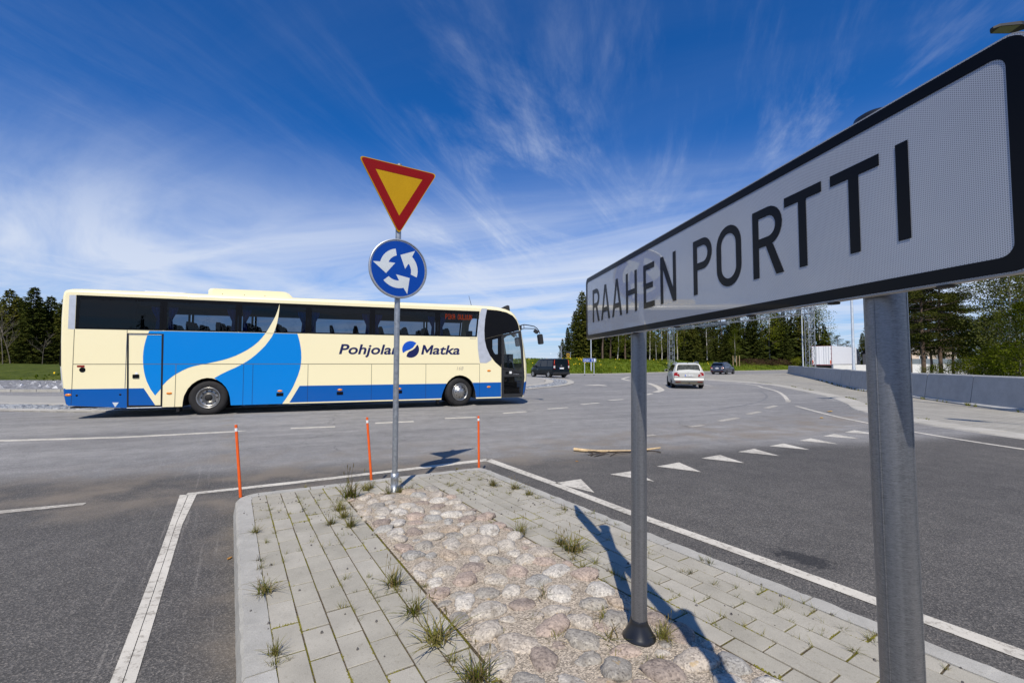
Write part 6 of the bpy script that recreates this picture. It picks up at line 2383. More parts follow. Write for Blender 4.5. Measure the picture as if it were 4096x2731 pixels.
    b_.tube([(r0 + .1, 0, .30), (r0 - .10, 0, .30), (r0 - .13, 0, .36)], .018, 8)
    b_.T = Matrix.Translation((r0 - .13, 0, .38))
    b_.lathe([(0, .03), (.022, .018), (.025, 0), (.018, -.02)], 10)
    b_.build('tow_ball', 'black_matt', t)
    number_plate(t, r0 - .022, .775, .44, .115, plate_txt)
    yw = lambda x, z: hw - .035 - (hw - .035 - .64) * (z - .97) / (h - .97)
    side_win('side_window', [(r0 + .38, 1.0), (r0 + .95, 1.0), (r0 + 1.0, h - .10), (r0 + .62, h - .11)], yw, 'dark_glass', t)
    side_win('side_window', [(r0 + 1.02, 1.0), (r0 + 1.85, .99), (r0 + 1.85, h - .09), (r0 + 1.07, h - .10)], yw, 'dark_glass', t)
    side_win('side_window', [(r0 + 1.92, .99), (r0 + 3.05, .98), (r0 + 2.72, h - .20), (r0 + 2.45, h - .11), (r0 + 1.92, h - .09)], yw, 'dark_glass', t)
    side_win('door_handle', [(r0 + 1.05, .80), (r0 + 1.25, .80), (r0 + 1.25, .825), (r0 + 1.05, .825)], lambda x, z: hw + .004, 'black_matt', t)
    side_win('door_handle', [(r0 + 2.0, .79), (r0 + 2.2, .79), (r0 + 2.2, .815), (r0 + 2.0, .815)], lambda x, z: hw + .004, 'black_matt', t)
    side_win('door_gap', [(r0 + 1.88, .30), (r0 + 1.90, .30), (r0 + 1.90, .97), (r0 + 1.88, .97)], lambda x, z: hw + .008, 'dark', t)
    side_win('door_gap', [(r0 + 3.0, .30), (r0 + 3.02, .30), (r0 + 3.02, .95), (r0 + 3.0, .95)], lambda x, z: hw + .008, 'dark', t)
    if rails:
        for s in (1, -1):
            b_ = MB()
            b_.tube([(r0 + .55, s * .60, h - .03), (r0 + .66, s * .60, h + .045), (r0 + 1.6, s * .60, h + .06), (r0 + 2.3, s * .59, h + .035), (r0 + 2.45, s * .58, h - .03)], .018, 8)
            b_.build('roof_rail', 'alloy', t)
    b_ = MB()
    b_.tube([(r0 + .55, 0, h - .02), (r0 + .50, 0, h + .05)], [.03, .012], 6)
    b_.build('aerial', 'black_matt', t)
    b_ = MB()
    b_.box((r0 + .28, -.16, h - .115), (r0 + .31, .16, h - .09))
    b_.build('brake_light', 'red_lens', t)
    for s in (1, -1):
        b_ = MB()
        b_.T = Matrix.Translation((r0 + 2.95, s * (hw + .10), 1.02))
        b_.slab(rrect(-.10, -.075, .10, .075, .05), -.06, .05, to3=lambda y, z, q: (q, y, z))
        mo_ = b_.build('wing_mirror', paint, t)
        b_ = MB()
        b_.T = Matrix.Translation((r0 + 2.888, s * (hw + .10), 1.02))
        b_.poly(rrect(-.085, -.06, .085, .06, .04), to3=lambda y, z: (0, y, z), flip=True)
        b_.build('mirror_glass', 'dark_glass', mo_)
    arches(t, (0, 2.62), hw, .315, .315)
    for x in (0, 2.62):
        for s in (1, -1):
            car_wheel(t, x, s * (hw - .105), .315, .22, s)
    return t


ang_of = lambda hx, hy: math.atan2(hy, hx)
estate((10.50, 27.43, 0), ang_of(math.sin(R(14)), math.cos(R(14))), 'white_car', 'dusty white estate car seen from behind in the curving lane, registration UEG-263', plate_txt='UEG-263', dusty=True)
estate((26.75, 58.75, 0), ang_of(math.sin(R(43)), math.cos(R(43))), 'grey_car', 'dark blue grey estate car driving away right along the grass bank', L_=4.62, plate_txt='', lit=True)


def van(loc, ang, label):
    t = thing('van', label, 'van', loc, ang, 'cars on the far lanes')
    r0, hw, h = -0.98, .94, 1.90
    S = section
    st = [(r0, S(.86, .90, .74, .40, 1.06, h - .08)), (r0 + .06, S(.90, .935, .77, .32, 1.06, h - .03)), (r0 + .3, S(hw, hw, .78, .30, 1.06, h)), (r0 + 2.2, S(hw, hw, .78, .30, 1.06, h + .02)), (r0 + 3.1, S(hw, hw, .76, .30, 1.06, h - .02)),
          (r0 + 3.45, S(hw, hw, .72, .30, 1.06, h - .14)), (r0 + 4.1, S(hw, hw - .02, .70, .30, 1.05, 1.36)), (r0 + 4.25, S(hw, hw - .05, .68, .30, 1.02, 1.24)), (r0 + 4.75, S(hw - .06, hw - .12, .6, .30, .90, 1.02)), (r0 + 4.95, S(.7, .66, .5, .34, .72, .80))]
    loft_body(st, 'body', ['van_paint', 'car_glass'], t, lambda k, i: 1 if i == 5 and k >= 7 else 0)
    yw = lambda x, z: hw - .035 - (hw - .035 - .78) * (z - 1.06) / (h - 1.06)
    side_win('side_window', [(r0 + .25, 1.12), (r0 + 1.25, 1.12), (r0 + 1.25, h - .15), (r0 + .32, h - .15)], yw, 'dark_glass', t)
    side_win('side_window', [(r0 + 1.35, 1.12), (r0 + 2.55, 1.12), (r0 + 2.55, h - .15), (r0 + 1.35, h - .15)], yw, 'dark_glass', t)
    side_win('side_window', [(r0 + 2.68, 1.10), (r0 + 3.78, 1.08), (r0 + 3.62, 1.42), (r0 + 3.28, h - .20), (r0 + 2.68, h - .16)], yw, 'car_glass', t)
    side_win('side_moulding', [(r0 + .3, .66), (r0 + 4.5, .66), (r0 + 4.5, .70), (r0 + .3, .70)], lambda x, z: hw + .012, 'black_matt', t)
    side_win('door_gap', [(r0 + 2.60, .38), (r0 + 2.62, .38), (r0 + 2.62, 1.06), (r0 + 2.60, 1.06)], lambda x, z: hw + .010, 'dark', t)
    side_win('door_handle', [(r0 + 2.68, .93), (r0 + 2.88, .93), (r0 + 2.88, .96), (r0 + 2.68, .96)], lambda x, z: hw + .012, 'black_matt', t)
    # pale contact lines printed on the front door, too small to read in the photograph
    for k in range(4):
        side_win('door_print', [(r0 + 3.05, .86 - .06 * k), (r0 + 3.30 - .03 * (k % 2), .86 - .06 * k), (r0 + 3.30 - .03 * (k % 2), .88 - .06 * k), (r0 + 3.05, .88 - .06 * k)], lambda x, z: hw + .010, 'fence_grey', t)
    xr = lambda z: r0 - .004 + max(0, z - 1.1) * .07
    poly_x('rear_window', [(-.46, 1.30), (.46, 1.30), (.58, 1.45), (.52, 1.74), (-.52, 1.74), (-.58, 1.45)], lambda z: xr(z) - .012, 'dark_glass', t, False)
    poly_x('tailgate', [(-.74, .56), (.74, .56), (.75, 1.1), (.70, h - .10), (-.70, h - .10), (-.75, 1.1)], lambda z: xr(z) - .006, 'van_paint', t, False)
    poly_x('grip_strip', [(-.50, 1.055), (.50, 1.055), (.50, 1.085), (-.50, 1.085)], lambda z: xr(z) - .014, 'black_matt', t, False)
    poly_x('tailgate_fold', [(-.74, .72), (.74, .72), (.74, .735), (-.74, .735)], lambda z: xr(z) - .009, 'black_matt', t, False)
    number_plate(t, r0 - .014, .955, .50, .14, '')
    b_ = MB()
    b_.T = Matrix.Translation((r0 - .010, 0, 1.20)) @ Matrix.Rotation(R(-90), 4, 'Y')
    b_.lathe([(.045, .008), (.055, .010), (.060, .004)], 20)
    for k in range(3):
        a = R(90 + 120 * k)
        b_.tube([(0, 0, .008), (.05 * math.sin(a), .05 * math.cos(a), .008)], .006, 5)
    b_.build('badge', 'alloy', t)
    for s in (1, -1):
        for z0, z1, m_ in ((1.42, h - .10, 'red_lit'), (1.20, 1.42, 'red_lens'), (.97, 1.20, 'white_lens'), (.88, .97, 'red_lens')):
            b_ = MB()
            w0 = .80 if z0 < 1.3 else .78
            pts = [(s * (w0 - .04), z0), (s * (.925 - max(0, z0 - 1.06) * .18), z0), (s * (.925 - max(0, z1 - 1.06) * .18), z1), (s * (w0 - .04 - max(0, z1 - 1.1) * .05), z1)]
            if s < 0:
                pts = list(reversed(pts))
            b_.poly(pts, to3=lambda y, z: (xr(z) - .016 + .5 * max(0, abs(y) - .85), y, z), flip=True)
            b_.build('tail_lamp', m_, t)
    pr_ = [(r0 + .10, .34), (r0 - .06, .37), (r0 - .08, .50), (r0 - .05, .56), (r0 + .10, .57)]
    b_ = MB()
    b_.slab(pr_, -.92, .92, to3=lambda x, z, q: (x, q, z))
    b_.build('bumper', 'black_matt', t)
    b_ = MB()
    b_.tube([(r0 + .1, 0, .34), (r0 - .12, 0, .34), (r0 - .15, 0, .42)], .02, 8)
    b_.build('tow_ball', 'black_matt', t)
    for s in (1, -1):
        b_ = MB()
        b_.T = Matrix.Translation((r0 + 3.75, s * (hw + .11), 1.13))
        b_.slab(rrect(-.11, -.10, .11, .10, .05), -.07, .06, to3=lambda y, z, q: (q, y, z))
        b_.build('wing_mirror', 'black_matt', t)
        b_ = MB()
        b_.box((-.36, s * .80 - .10, .10), (-.34, s * .80 + .10, .34))
        b_.box((2.84, s * .80 - .10, .10), (2.86, s * .80 + .10, .34))
        b_.build('mud_flap', 'rubber', t)
    b_ = MB()
    b_.box((r0 + .2, -.8, .24), (r0 + 4.7, .8, .34))
    b_.build('underbody', 'dark', t)
    arches(t, (0, 3.2), hw, .335, .335)
    for x in (0, 3.2):
        for s in (1, -1):
            car_wheel(t, x, s * (hw - .105), .335, .23, s)
    return t


van((4.45, 45.7, 0), ang_of(math.sin(R(-26)), math.cos(R(-26))), 'dark green black van with lit brake lamps driving away beyond the coach')

# ------------------------------------------------------------------ lorry behind the barrier
t = thing('lorry', 'white box trailer lorry with a dark cab parked behind the far end of the barrier', 'lorry', (46.1, 67.8, 0), ang_of(math.sin(R(49.5)), math.cos(R(49.5))))
b = MB()
b.box((.03, -1.27, 1.25), (13.6, 1.27, 3.98))
b.build('trailer_box', 'truck_white', t)
b = MB()
for y in (-1.28, 1.22):
    b.box((-.03, y, 1.15), (.03, y + .06, 4.0))
b.box((-.03, -1.28, 3.95), (.03, 1.28, 4.0))
b.box((-.03, -1.28, 1.12), (.03, 1.28, 1.22))
b.build('rear_frame', plain('maroon_frame', (0.20, 0.025, 0.03), 0.6), t)
for y0_, y1_ in ((-1.215, -.008), (.008, 1.215)):
    b = MB()
    b.box((-.012, y0_, 1.22), (.028, y1_, 3.95))
    d_ = b.build('rear_door', 'truck_white', t)
    b = MB()
    for y in (y0_ + .3, y1_ - .3, (y0_ + y1_) / 2 + .02):
        b.tube([(-.035, y, 1.24), (-.035, y, 3.93)], .022, 6)
    b.build('lock_bar', 'galv_far', d_)
    b = MB()
    s = -1 if y0_ < 0 else 1
    for z_ in (1.5, 2.1, 2.8, 3.5):
        b.box((-.03, s * 1.20 - .12, z_), (-.014, s * 1.20 + .06, z_ + .05))
    b.build('hinge', 'black_matt', d_)
for y in (-1.18, 1.08):
    b = MB()
    b.box((-.04, y, 1.3), (-.032, y + .12, 1.85))
    b.build('marker_board', 'orange', t)
b = MB()
b.box((.2, -1.1, .55), (13.2, 1.1, 1.24))
b.box((-.05, -1.2, .95), (.05, 1.2, 1.12))
b.build('chassis', 'dark', t)
for x in (2.0, 3.3, 4.6, 14.6):
    for y in (-1.05, 1.05):
        b = MB()
        b.T = Matrix.Translation((x, y, .5))
        b.lathe([(.05, -.17), (.3, -.17), (.47, -.16), (.5, -.1), (.5, .1), (.47, .16), (.3, .17), (.05, .17)], 24, axis='y')
        b.build('wheel', 'tyre', t)
b = MB()
b.slab([(13.75, .6), (16.1, .6), (16.15, 1.7), (15.95, 2.9), (15.3, 3.5), (14.1, 3.85), (13.75, 3.75)], -1.22, 1.22, to3=lambda x, z, q: (x, q, z))
cabo = b.build('cab', 'cab', t)
b = MB()
for s in (1, -1):
    b.poly([(14.6, 1.9), (15.7, 1.85), (15.65, 2.6), (14.7, 2.7)], to3=lambda x, z: (x, s * 1.226, z), flip=s > 0)
b.build('cab_window', 'dark_glass', cabo)

# ------------------------------------------------------------------ lamp posts
def lamp_post(loc, h, arm_dir, arm, dia, label, base_z=0.0, led=True, group='street lamps'):
    t_ = thing('lamp_post', label, 'lamp post', (loc[0], loc[1], base_z), 0, group)
    b_ = MB()
    b_.tube([(0, 0, 0), (0, 0, 1.2), (0, 0, 1.25), (0, 0, h)], [dia * .5, dia * .5, dia * .42, dia * .30], 16)
    b_.build('pole', 'galv_far', t_)
    d = Vector((math.cos(arm_dir), math.sin(arm_dir), 0))
    b_ = MB()
    b_.tube([(0, 0, h - .05), d * .25 + Vector((0, 0, h + .12)), d * (arm * .6) + Vector((0, 0, h + .16)), d * arm + Vector((0, 0, h + .17))], [.04, .035, .03, .03], 10)
    b_.build('arm', 'galv_far', t_)
    sd = Vector((-d.y, d.x, 0))
    b_ = MB()
    o_ = d * arm + Vector((0, 0, h + .17))
    v = []
    for f_, w, zt, zb in ((-.05, .05, .05, -.05), (.10, .12, .07, -.06), (.22, .17, .05, -.06), (.70, .14, .02, -.06), (.80, .05, .0, -.055)):
        c_ = o_ + d * f_
        v += [c_ + sd * w + Vector((0, 0, zb)), c_ - sd * w + Vector((0, 0, zb)), c_ - sd * w * .8 + Vector((0, 0, zt)), c_ + sd * w * .8 + Vector((0, 0, zt))]
    f = []
    for i in range(4):
        for k in range(4):
            f.append((i * 4 + k, i * 4 + (k + 1) % 4, i * 4 + 4 + (k + 1) % 4, i * 4 + 4 + k))
    f += [(3, 2, 1, 0), (16, 17, 18, 19)]
    b_.add(v, f)
    hd = b_.build('lamp_head', 'black_matt' if led else 'galv_far', t_)
    b_ = MB()
    c0, c1 = o_ + d * .24 + Vector((0, 0, -.064)), o_ + d * .70 + Vector((0, 0, -.064))
    b_.add([c0 + sd * .15, c0 - sd * .15, c1 - sd * .12, c1 + sd * .12], [(0, 1, 2, 3)])
    b_.build('lens', plain('lamp_lens', (0.16, 0.17, 0.11), 0.3) if led else 'white', hd)
    return t_


lamp_post((15.15, 11.2), 10.0, R(176), 1.95, .17, 'lamp post at the right edge, only its flat lamp head showing above the sign')
lamp_post((12.4, 1.7), 10.0, R(120), 2.0, .17, 'lamp post out of frame on the right whose shadow lies on the pavement')
lamp_post((20.4, 27.2), 10.0, R(205), 2.0, .185, 'nearer of two thin lamp posts behind the barrier, left of the thick sign post')
lamp_post((32.2, 50.4), 10.0, R(215), 2.0, .17, 'farther lamp post beside the lattice tower behind the barrier')
lamp_post((10.7, 61.6), 9.0, R(250), 1.6, .17, 'lamp post on the grass bank just behind the OULU 73 sign')
lamp_post((15.1, 150), 4.3, R(180), 1.9, .16, 'small distant lamp with a curved arm seen over the roof of the van', 0, False)
lamp_post((5.0, 190), 3.4, R(0), 2.0, .16, 'tiny distant lamp next to the coach nose', 0, False)

# ------------------------------------------------------------------ lattice gantry
gt = thing('sign_gantry', 'galvanised lattice gantry spanning the side road behind the town sign', 'gantry', (0, 0, 0))


def lattice(p, q, w, bays, name, parent):
    p, q = Vector(p), Vector(q)
    d = (q - p).normalized()
    a = Vector((0, 0, 1)) if abs(d.z) < .5 else Vector((1, 0, 0))
    x = d.cross(a).normalized()
    y = x.cross(d).normalized()
    cs = [(-1, -1), (1, -1), (1, 1), (-1, 1)]
    b_ = MB()
    for cx_, cy_ in cs:
        o_ = (x * cx_ + y * cy_) * w / 2
        b_.tube([p + o_, q + o_], .036, 6)
    for i in range(bays):
        s0, s1 = p.lerp(q, i / bays), p.lerp(q, (i + 1) / bays)
        for k in range(4):
            o0 = (x * cs[k][0] + y * cs[k][1]) * w / 2
            o1 = (x * cs[(k + 1) % 4][0] + y * cs[(k + 1) % 4][1]) * w / 2
            b_.tube([s0 + o0, s1 + o1] if i % 2 == 0 else [s0 + o1, s1 + o0], .017, 5, caps=False)
            b_.tube([s1 + o0, s1 + o1], .015, 5, caps=False)
    return b_.build(name, 'galv_dull', parent)


GL, GR = (25.0, 71.5), (31.6, 48.2)
lattice((*GL, 0), (*GL, 7.0), .75, 12, 'leg', gt)
lattice((*GR, 0), (*GR, 7.4), .62, 12, 'leg', gt)
lattice((GL[0] - .8, GL[1] + 2.5, 7.0), (GR[0] + .2, GR[1] - .6, 7.0), .6, 26, 'beam', gt)
gv = (Vector((*GR, 0)) - Vector((*GL, 0))).normalized()
for s0, s1 in ((1.5, 5.5), (7.0, 12.5)):
    b = MB()
    n = int((s1 - s0) / .5)
    for k in range(n):
        p = Vector((*GL, 6.45)) + gv * (s0 + k * .5)
        q = p + gv * .36
        sd = Vector((gv.y, -gv.x, 0)) * .25
        b.add([p + sd, q + sd, q + sd + Vector((0, 0, .5)), p + sd + Vector((0, 0, .5)), p - sd, q - sd, q - sd + Vector((0, 0, .5)), p - sd + Vector((0, 0, .5))],
              [(0, 1, 2, 3), (7, 6, 5, 4), (0, 4, 5, 1), (3, 2, 6, 7), (0, 3, 7, 4), (1, 5, 6, 2)])
    b.build('walkway_grating', 'fence_grey', gt)

# ------------------------------------------------------------------ direction sign OULU 73, give way sign seen from behind, stop sign
t = thing('direction_sign', 'small blue direction sign OULU 73 with white arrow on two posts', 'road sign', (9.12, 53.6, 0.0), R(-4))
b = MB()
b.slab(rrect(-.76, 1.58, .76, 2.0, .04), -.02, .02, to3=lambda x, z, h: (x, -h, z))
b.build('panel', 'sign_white', t)
b = MB()
b.poly(rrect(-.74, 1.60, .50, 1.98, .03), to3=lambda x, z: (x, -.023, z))
b.build('blue_field', 'sign_blue', t)
for pts in ([(.62, 1.60), (.74, 1.60), (.74, 1.77)], [(.74, 1.81), (.74, 1.98), (.62, 1.98)]):
    b = MB()
    b.poly(pts, to3=lambda x, z: (x, -.023, z))
    b.build('blue_field', 'sign_blue', t)
add_text('OULU', .66, .22, 'sign_white', t, Matrix(((1, 0, 0, -.66), (0, 0, -1, -.026), (0, 1, 0, 1.68), (0, 0, 0, 1))), 0, .02)
add_text('73', .25, .22, 'sign_white', t, Matrix(((1, 0, 0, .16), (0, 0, -1, -.026), (0, 1, 0, 1.68), (0, 0, 0, 1))), 0, .02)
for x in (-.57, .52):
    b = MB()
    b.tube([(x, .06, 0), (x, .06, 1.95)], .045, 10)
    b.tube([(x, .06, 0), (x, .06, .10)], .06, 10, 1)
    b.build('leg', ['galv_far', 'black_matt'], t)
t = thing('give_way_sign', 'give way triangle above a round plate seen from behind over the van roof', 'road sign', (6.45, 60.0, 0), R(205))
b = MB()
b.tube([(0, .06, 0), (0, .06, 3.72)], .035, 8)
b.build('pole', 'galv_far', t)
b = MB()
b.slab(tri_outline(3.72, 2.92, .47, .03), 0, .012, to3=lambda x, z, h: (x, .02 - h, z))
b.build('triangle_back', 'sign_back', t)
b = MB()
b.slab(arc(0, 2.45, .33, 0, 360, 28)[:-1], 0, .012, to3=lambda x, z, h: (x, .02 - h, z))
b.build('disc_back', 'sign_back', t)
t = thing('bus_stop_sign', 'dark framed yellow bus stop sign beyond the van', 'road sign', (9.0, 73.0, 0), R(-6))
b = MB()
b.tube([(.36, .05, 0), (.36, .05, 3.2)], .035, 8)
b.build('pole', 'galv_far', t)
b = MB()
b.box((-.32, -.03, 1.0), (.30, .03, 3.25))
b.build('board', 'black_matt', t)
b = MB()
b.box((-.24, -.038, 2.45), (.22, -.031, 2.95))
b.box((-.14, -.038, 1.4), (.14, -.031, 2.36))
yp = b.build('yellow_panel', 'sign_yellow', t)
b = MB()
b.box((-.17, -.044, 2.62), (.15, -.039, 2.80))
b.box((-.12, -.044, 2.57), (-.06, -.039, 2.62))
b.box((.04, -.044, 2.57), (.10, -.039, 2.62))
b.build('bus_symbol', 'black_matt', yp)

# ------------------------------------------------------------------ house and fence behind the trees on the right
t = thing('house', 'cream boarded house with white trimmed gable and dark roof half hidden by the pines', 'house', (63.6, 70.0, 0), R(-12))
b = MB()
b.poly([(-2.3, 0), (4.0, 0), (4.0, 3.3), (.85, 4.75), (-2.3, 3.3)], to3=lambda x, z: (x, 0, z))
b.build('gable_wall', 'house', t)
b = MB()
b.box((-2.3, .01, 0), (4.0, 9, 3.3))
b.box((-4.2, 2.0, 0), (-2.3, 9, 3.0))
b.build('wall', 'house', t)
b = MB()
for s in (1, -1):
    ex = .85 + s * 3.55
    b.add([(.85, -.4, 4.83), (ex, -.4, 3.2), (ex, 9.4, 3.2), (.85, 9.4, 4.83), (.85, -.4, 4.98), (ex, -.4, 3.35), (ex, 9.4, 3.35), (.85, 9.4, 4.98)],
          [(0, 1, 2, 3), (7, 6, 5, 4), (0, 4, 5, 1), (1, 5, 6, 2), (2, 6, 7, 3)])
b.add([(-4.5, 1.6, 2.95), (-2.0, 1.6, 2.95), (-2.0, 5.5, 4.7), (-4.5, 5.5, 4.7), (-4.5, 9.4, 2.95), (-2.0, 9.4, 2.95)], [(0, 1, 2, 3), (3, 2, 5, 4)])
b.build('roof', 'roof', t)
b = MB()
for s in (1, -1):
    ex = .85 + s * 3.55
    b.add([(.85, -.43, 4.98), (ex, -.43, 3.35), (ex, -.43, 3.12), (.85, -.43, 4.75), (.85, -.40, 4.98), (ex, -.40, 3.35), (ex, -.40, 3.12), (.85, -.40, 4.75)], [(0, 1, 2, 3), (7, 6, 5, 4), (0, 4, 5, 1), (3, 2, 6, 7)])
b.box((-2.34, -.04, 0), (-2.18, .0, 3.3))
b.box((3.9, -.04, 0), (4.04, .0, 3.3))
b.build('bargeboard', 'trim', t)
for x0_ in (-.9, 1.4):
    b = MB()
    b.box((x0_, -.05, 1.4), (x0_ + 1.2, -.005, 2.6))
    fr_ = b.build('window', 'trim', t)
    b = MB()
    b.box((x0_ + .1, -.06, 1.5), (x0_ + 1.1, -.052, 2.5))
    b.build('pane', 'dark_glass', fr_)
fe = thing('boundary_fence', 'long blue grey board fence on a pale wall in front of the house', 'fence')
fpts = [Vector((48.5, 58.0)), Vector((58, 57)), Vector((72, 56)), Vector((90, 55))]
for a, c in zip(fpts, fpts[1:]):
    k = max(1, int((c - a).length / 2.4))
    for j in range(k):
        p, q = a.lerp(c, (j + .005) / k), a.lerp(c, (j + .995) / k)
        b = MB()
        b.slab([tuple(p), tuple(q), (q.x, q.y + .25), (p.x, p.y + .25)], 0, 1.30)
        b.build('wall_panel', 'white_wall', fe)
        b = MB()
        b.slab([(p.x, p.y + .05), (q.x, q.y + .05), (q.x, q.y + .13), (p.x, p.y + .13)], 1.31, 1.98)
        b.build('board_panel', 'fence_grey', fe)

# ------------------------------------------------------------------ trees
def tri_leaf(b_, p, d, L_, W_, g, mi=0):
    """one spray of foliage: a thin kite along d"""
    d = Vector(d).normalized()
    s = d.cross(Vector((g.uniform(-1, 1), g.uniform(-1, 1), g.uniform(-.3, 1)))).normalized()
    p = Vector(p)
    b_.add([p, p + d * L_ * .45 + s * W_ * .5, p + d * L_, p + d * L_ * .45 - s * W_ * .5], [(0, 1, 2, 3)], mi)


def spruce_meshes(seed, h=12.0, rad=2.3, dens=1.0, bare=0.06):
    g = random.Random(seed)
    tb, cb = MB(), MB()
    tb.tube([(0, 0, 0), (0, 0, h * .5), (0, 0, h * .98)], [.16, .09, .015], 7)
    z = h * bare
    while z < h * .985:
        f = (z / h)
        r_ = rad * (1 - f) ** 0.85 * g.uniform(.75, 1.15) + .10
        nb = max(3, int((7 if f < .8 else 5) * dens))
        a0 = g.uniform(0, 6.28)
        for k in range(nb):
            a = a0 + 6.283 * k / nb + g.uniform(-.3, .3)
            rl = r_ * g.uniform(.65, 1.15)
            droop = .18 + .25 * (1 - f)
            dx, dy = math.cos(a), math.sin(a)
            tip_ = Vector((dx * rl, dy * rl, z - rl * droop + rl * .10))
            root = Vector((0, 0, z))
            ns = max(3, int(rl / .22 * dens))
            for j in range(ns):
                s = (j + .6) / ns
                p = root.lerp(tip_, s) + Vector((0, 0, -rl * .10 * math.sin(s * 3.1)))
                w = .20 + .30 * (1 - abs(s - .6))
                for side in (-1, 1):
                    d = Vector((dx * .7 - dy * side * g.uniform(.5, 1.1), dy * .7 + dx * side * g.uniform(.5, 1.1), g.uniform(-.75, .05)))
                    tri_leaf(cb, p, d, w * g.uniform(.7, 1.3) * (1.15 - .4 * s), .16, g)
                if g.random() < .7:
                    tri_leaf(cb, p, (dx * .6, dy * .6, g.uniform(-.9, .5)), w * .9, .16, g)
            tri_leaf(cb, tip_ - Vector((dx * .2, dy * .2, 0)), (dx, dy, .25), .34, .14, g)
        z += h * .026 * g.uniform(.75, 1.25) * (1.1 - .45 * f)
    for k in range(5):
        tri_leaf(cb, (0, 0, h * .96), (g.uniform(-.3, .3), g.uniform(-.3, .3), 1), h * .045, .10, g)
    return tb, cb


def pine_meshes(seed, h=12.0, rad=2.4, clumps=46, leaf=.22, per=46, bare=.38, flat=1.0):
    g = random.Random(seed)
    tb, cb = MB(), MB()
    bend = [(0, 0, 0)]
    for k in range(1, 6):
        bend.append((g.uniform(-.12, .12) * k * .5, g.uniform(-.12, .12) * k * .5, h * k / 5.2))
    tb.tube(bend, [.20, .17, .14, .11, .07, .03], 8)
    for k in range(clumps):
        f = bare + (1 - bare) * (k + g.random()) / clumps
        z = h * f
        a = g.uniform(0, 6.28)
        prof = (1 - ((f - bare) / (1 - bare)) ** 2.2) * (.55 + .45 * min(1, (f - bare) / .12))
        rl = rad * prof * g.uniform(.45, 1.1) + .15
        i = min(4, int(f * 5.2))
        t_ = f * 5.2 - i
        c0 = Vector(bend[i]).lerp(Vector(bend[min(5, i + 1)]), min(1, t_))
        e = c0 + Vector((math.cos(a) * rl, math.sin(a) * rl, rl * g.uniform(-.05, .35)))
        tb.tube([c0, c0.lerp(e, .5) + Vector((0, 0, -.05)), e], [.05, .035, .012], 5, caps=False)
        sx_, sz_ = g.uniform(.45, .85) * (rad / 2.4), g.uniform(.16, .30) * (rad / 2.4) * flat
        for q in range(per):
            aa = g.uniform(0, 6.28)
            rr = math.sqrt(g.random()) * sx_
            p = e + Vector((math.cos(aa) * rr, math.sin(aa) * rr, g.uniform(-1, 1) * sz_)) - Vector((math.cos(a), math.sin(a), 0)) * g.uniform(0, rl * .35)
            tri_leaf(cb, p, (g.uniform(-1, 1), g.uniform(-1, 1), g.uniform(-.2, .9)), leaf * g.uniform(.7, 1.4), leaf * .42, g)
    return tb, cb


def birch_meshes(seed, h=11.0, rad=2.2, n=2600, leaf=.17, droop=.5, bare=.14, trunkr=.12, boughs=34, spread=1.0):
    g = random.Random(seed)
    tb, cb = MB(), MB()
    bend = [(0, 0, 0)]
    for k in range(1, 7):
        bend.append((bend[-1][0] + g.uniform(-.16, .16), bend[-1][1] + g.uniform(-.16, .16), h * .97 * k / 6))
    tb.tube(bend, [trunkr * (1 - k / 6.6) for k in range(7)], 7)
    per = max(6, n // boughs)
    for k in range(boughs):
        f = bare + (.97 - bare) * ((k + g.random()) / boughs)
        i = min(5, int(f * 6 / .97))
        c0 = Vector(bend[i]).lerp(Vector(bend[i + 1]), min(1, f * 6 / .97 - i))
        a = g.uniform(0, 6.28)
        prof = math.sin(min(1, (f - bare) / (1 - bare) * .86 + .14) * math.pi) ** .8
        rl = rad * prof * g.uniform(.6, 1.15) + .12
        e = c0 + Vector((math.cos(a) * rl, math.sin(a) * rl, rl * g.uniform(.25, .85)))
        m_ = c0.lerp(e, .5) + Vector((0, 0, rl * .12))
        tb.tube([c0, m_, e], [trunkr * .30 * (1.1 - f), trunkr * .2 * (1.1 - f), .006], 4, 1, caps=False)
        for q in range(per):
            s = g.uniform(.25, 1.05)
            p = c0.lerp(m_, s * 2) if s < .5 else m_.lerp(e, s * 2 - 1)
            sp_ = (.16 + .34 * rl * .4) * spread
            p = p + Vector((g.gauss(0, sp_), g.gauss(0, sp_), g.gauss(0, sp_ * .8) - droop * g.random() ** 2 * rl))
            tri_leaf(cb, p, (g.uniform(-1, 1), g.uniform(-1, 1), g.uniform(-1, .5)), leaf * g.uniform(.7, 1.5), leaf * .75, g)
    return tb, cb


def bare_meshes(seed, h=6.5):
    g = random.Random(seed)
    tb = MB()

    def grow(p, d, L_, r_, lv):
        n = 4
        pts = [p]
        for k in range(n):
            d = (d + Vector((g.uniform(-.14, .14), g.uniform(-.14, .14), .05))).normalized()
            pts.append(pts[-1] + d * L_ / n)
        tb.tube(pts, [r_ * (1 - .7 * k / n) for k in range(n + 1)], 4 if lv else 6, caps=False)
        if lv < 3:
            for k in range(7 if lv == 0 else 4):
                s = g.uniform(.25, .95)
                q = pts[int(s * n)].lerp(pts[min(n, int(s * n) + 1)], s * n % 1)
                dd = (d * .7 + Vector((g.uniform(-1, 1), g.uniform(-1, 1), g.uniform(.0, .7)))).normalized()
                grow(q, dd, L_ * g.uniform(.32, .5), r_ * .45, lv + 1)
    grow(Vector((0, 0, 0)), Vector((0, 0, 1)), h, .07, 0)
    return tb


def pair(tb, cb, bark, leafm):
    return tb.mesh('trunk', [bark, 'birch_twig']), cb.mesh('crown', leafm)


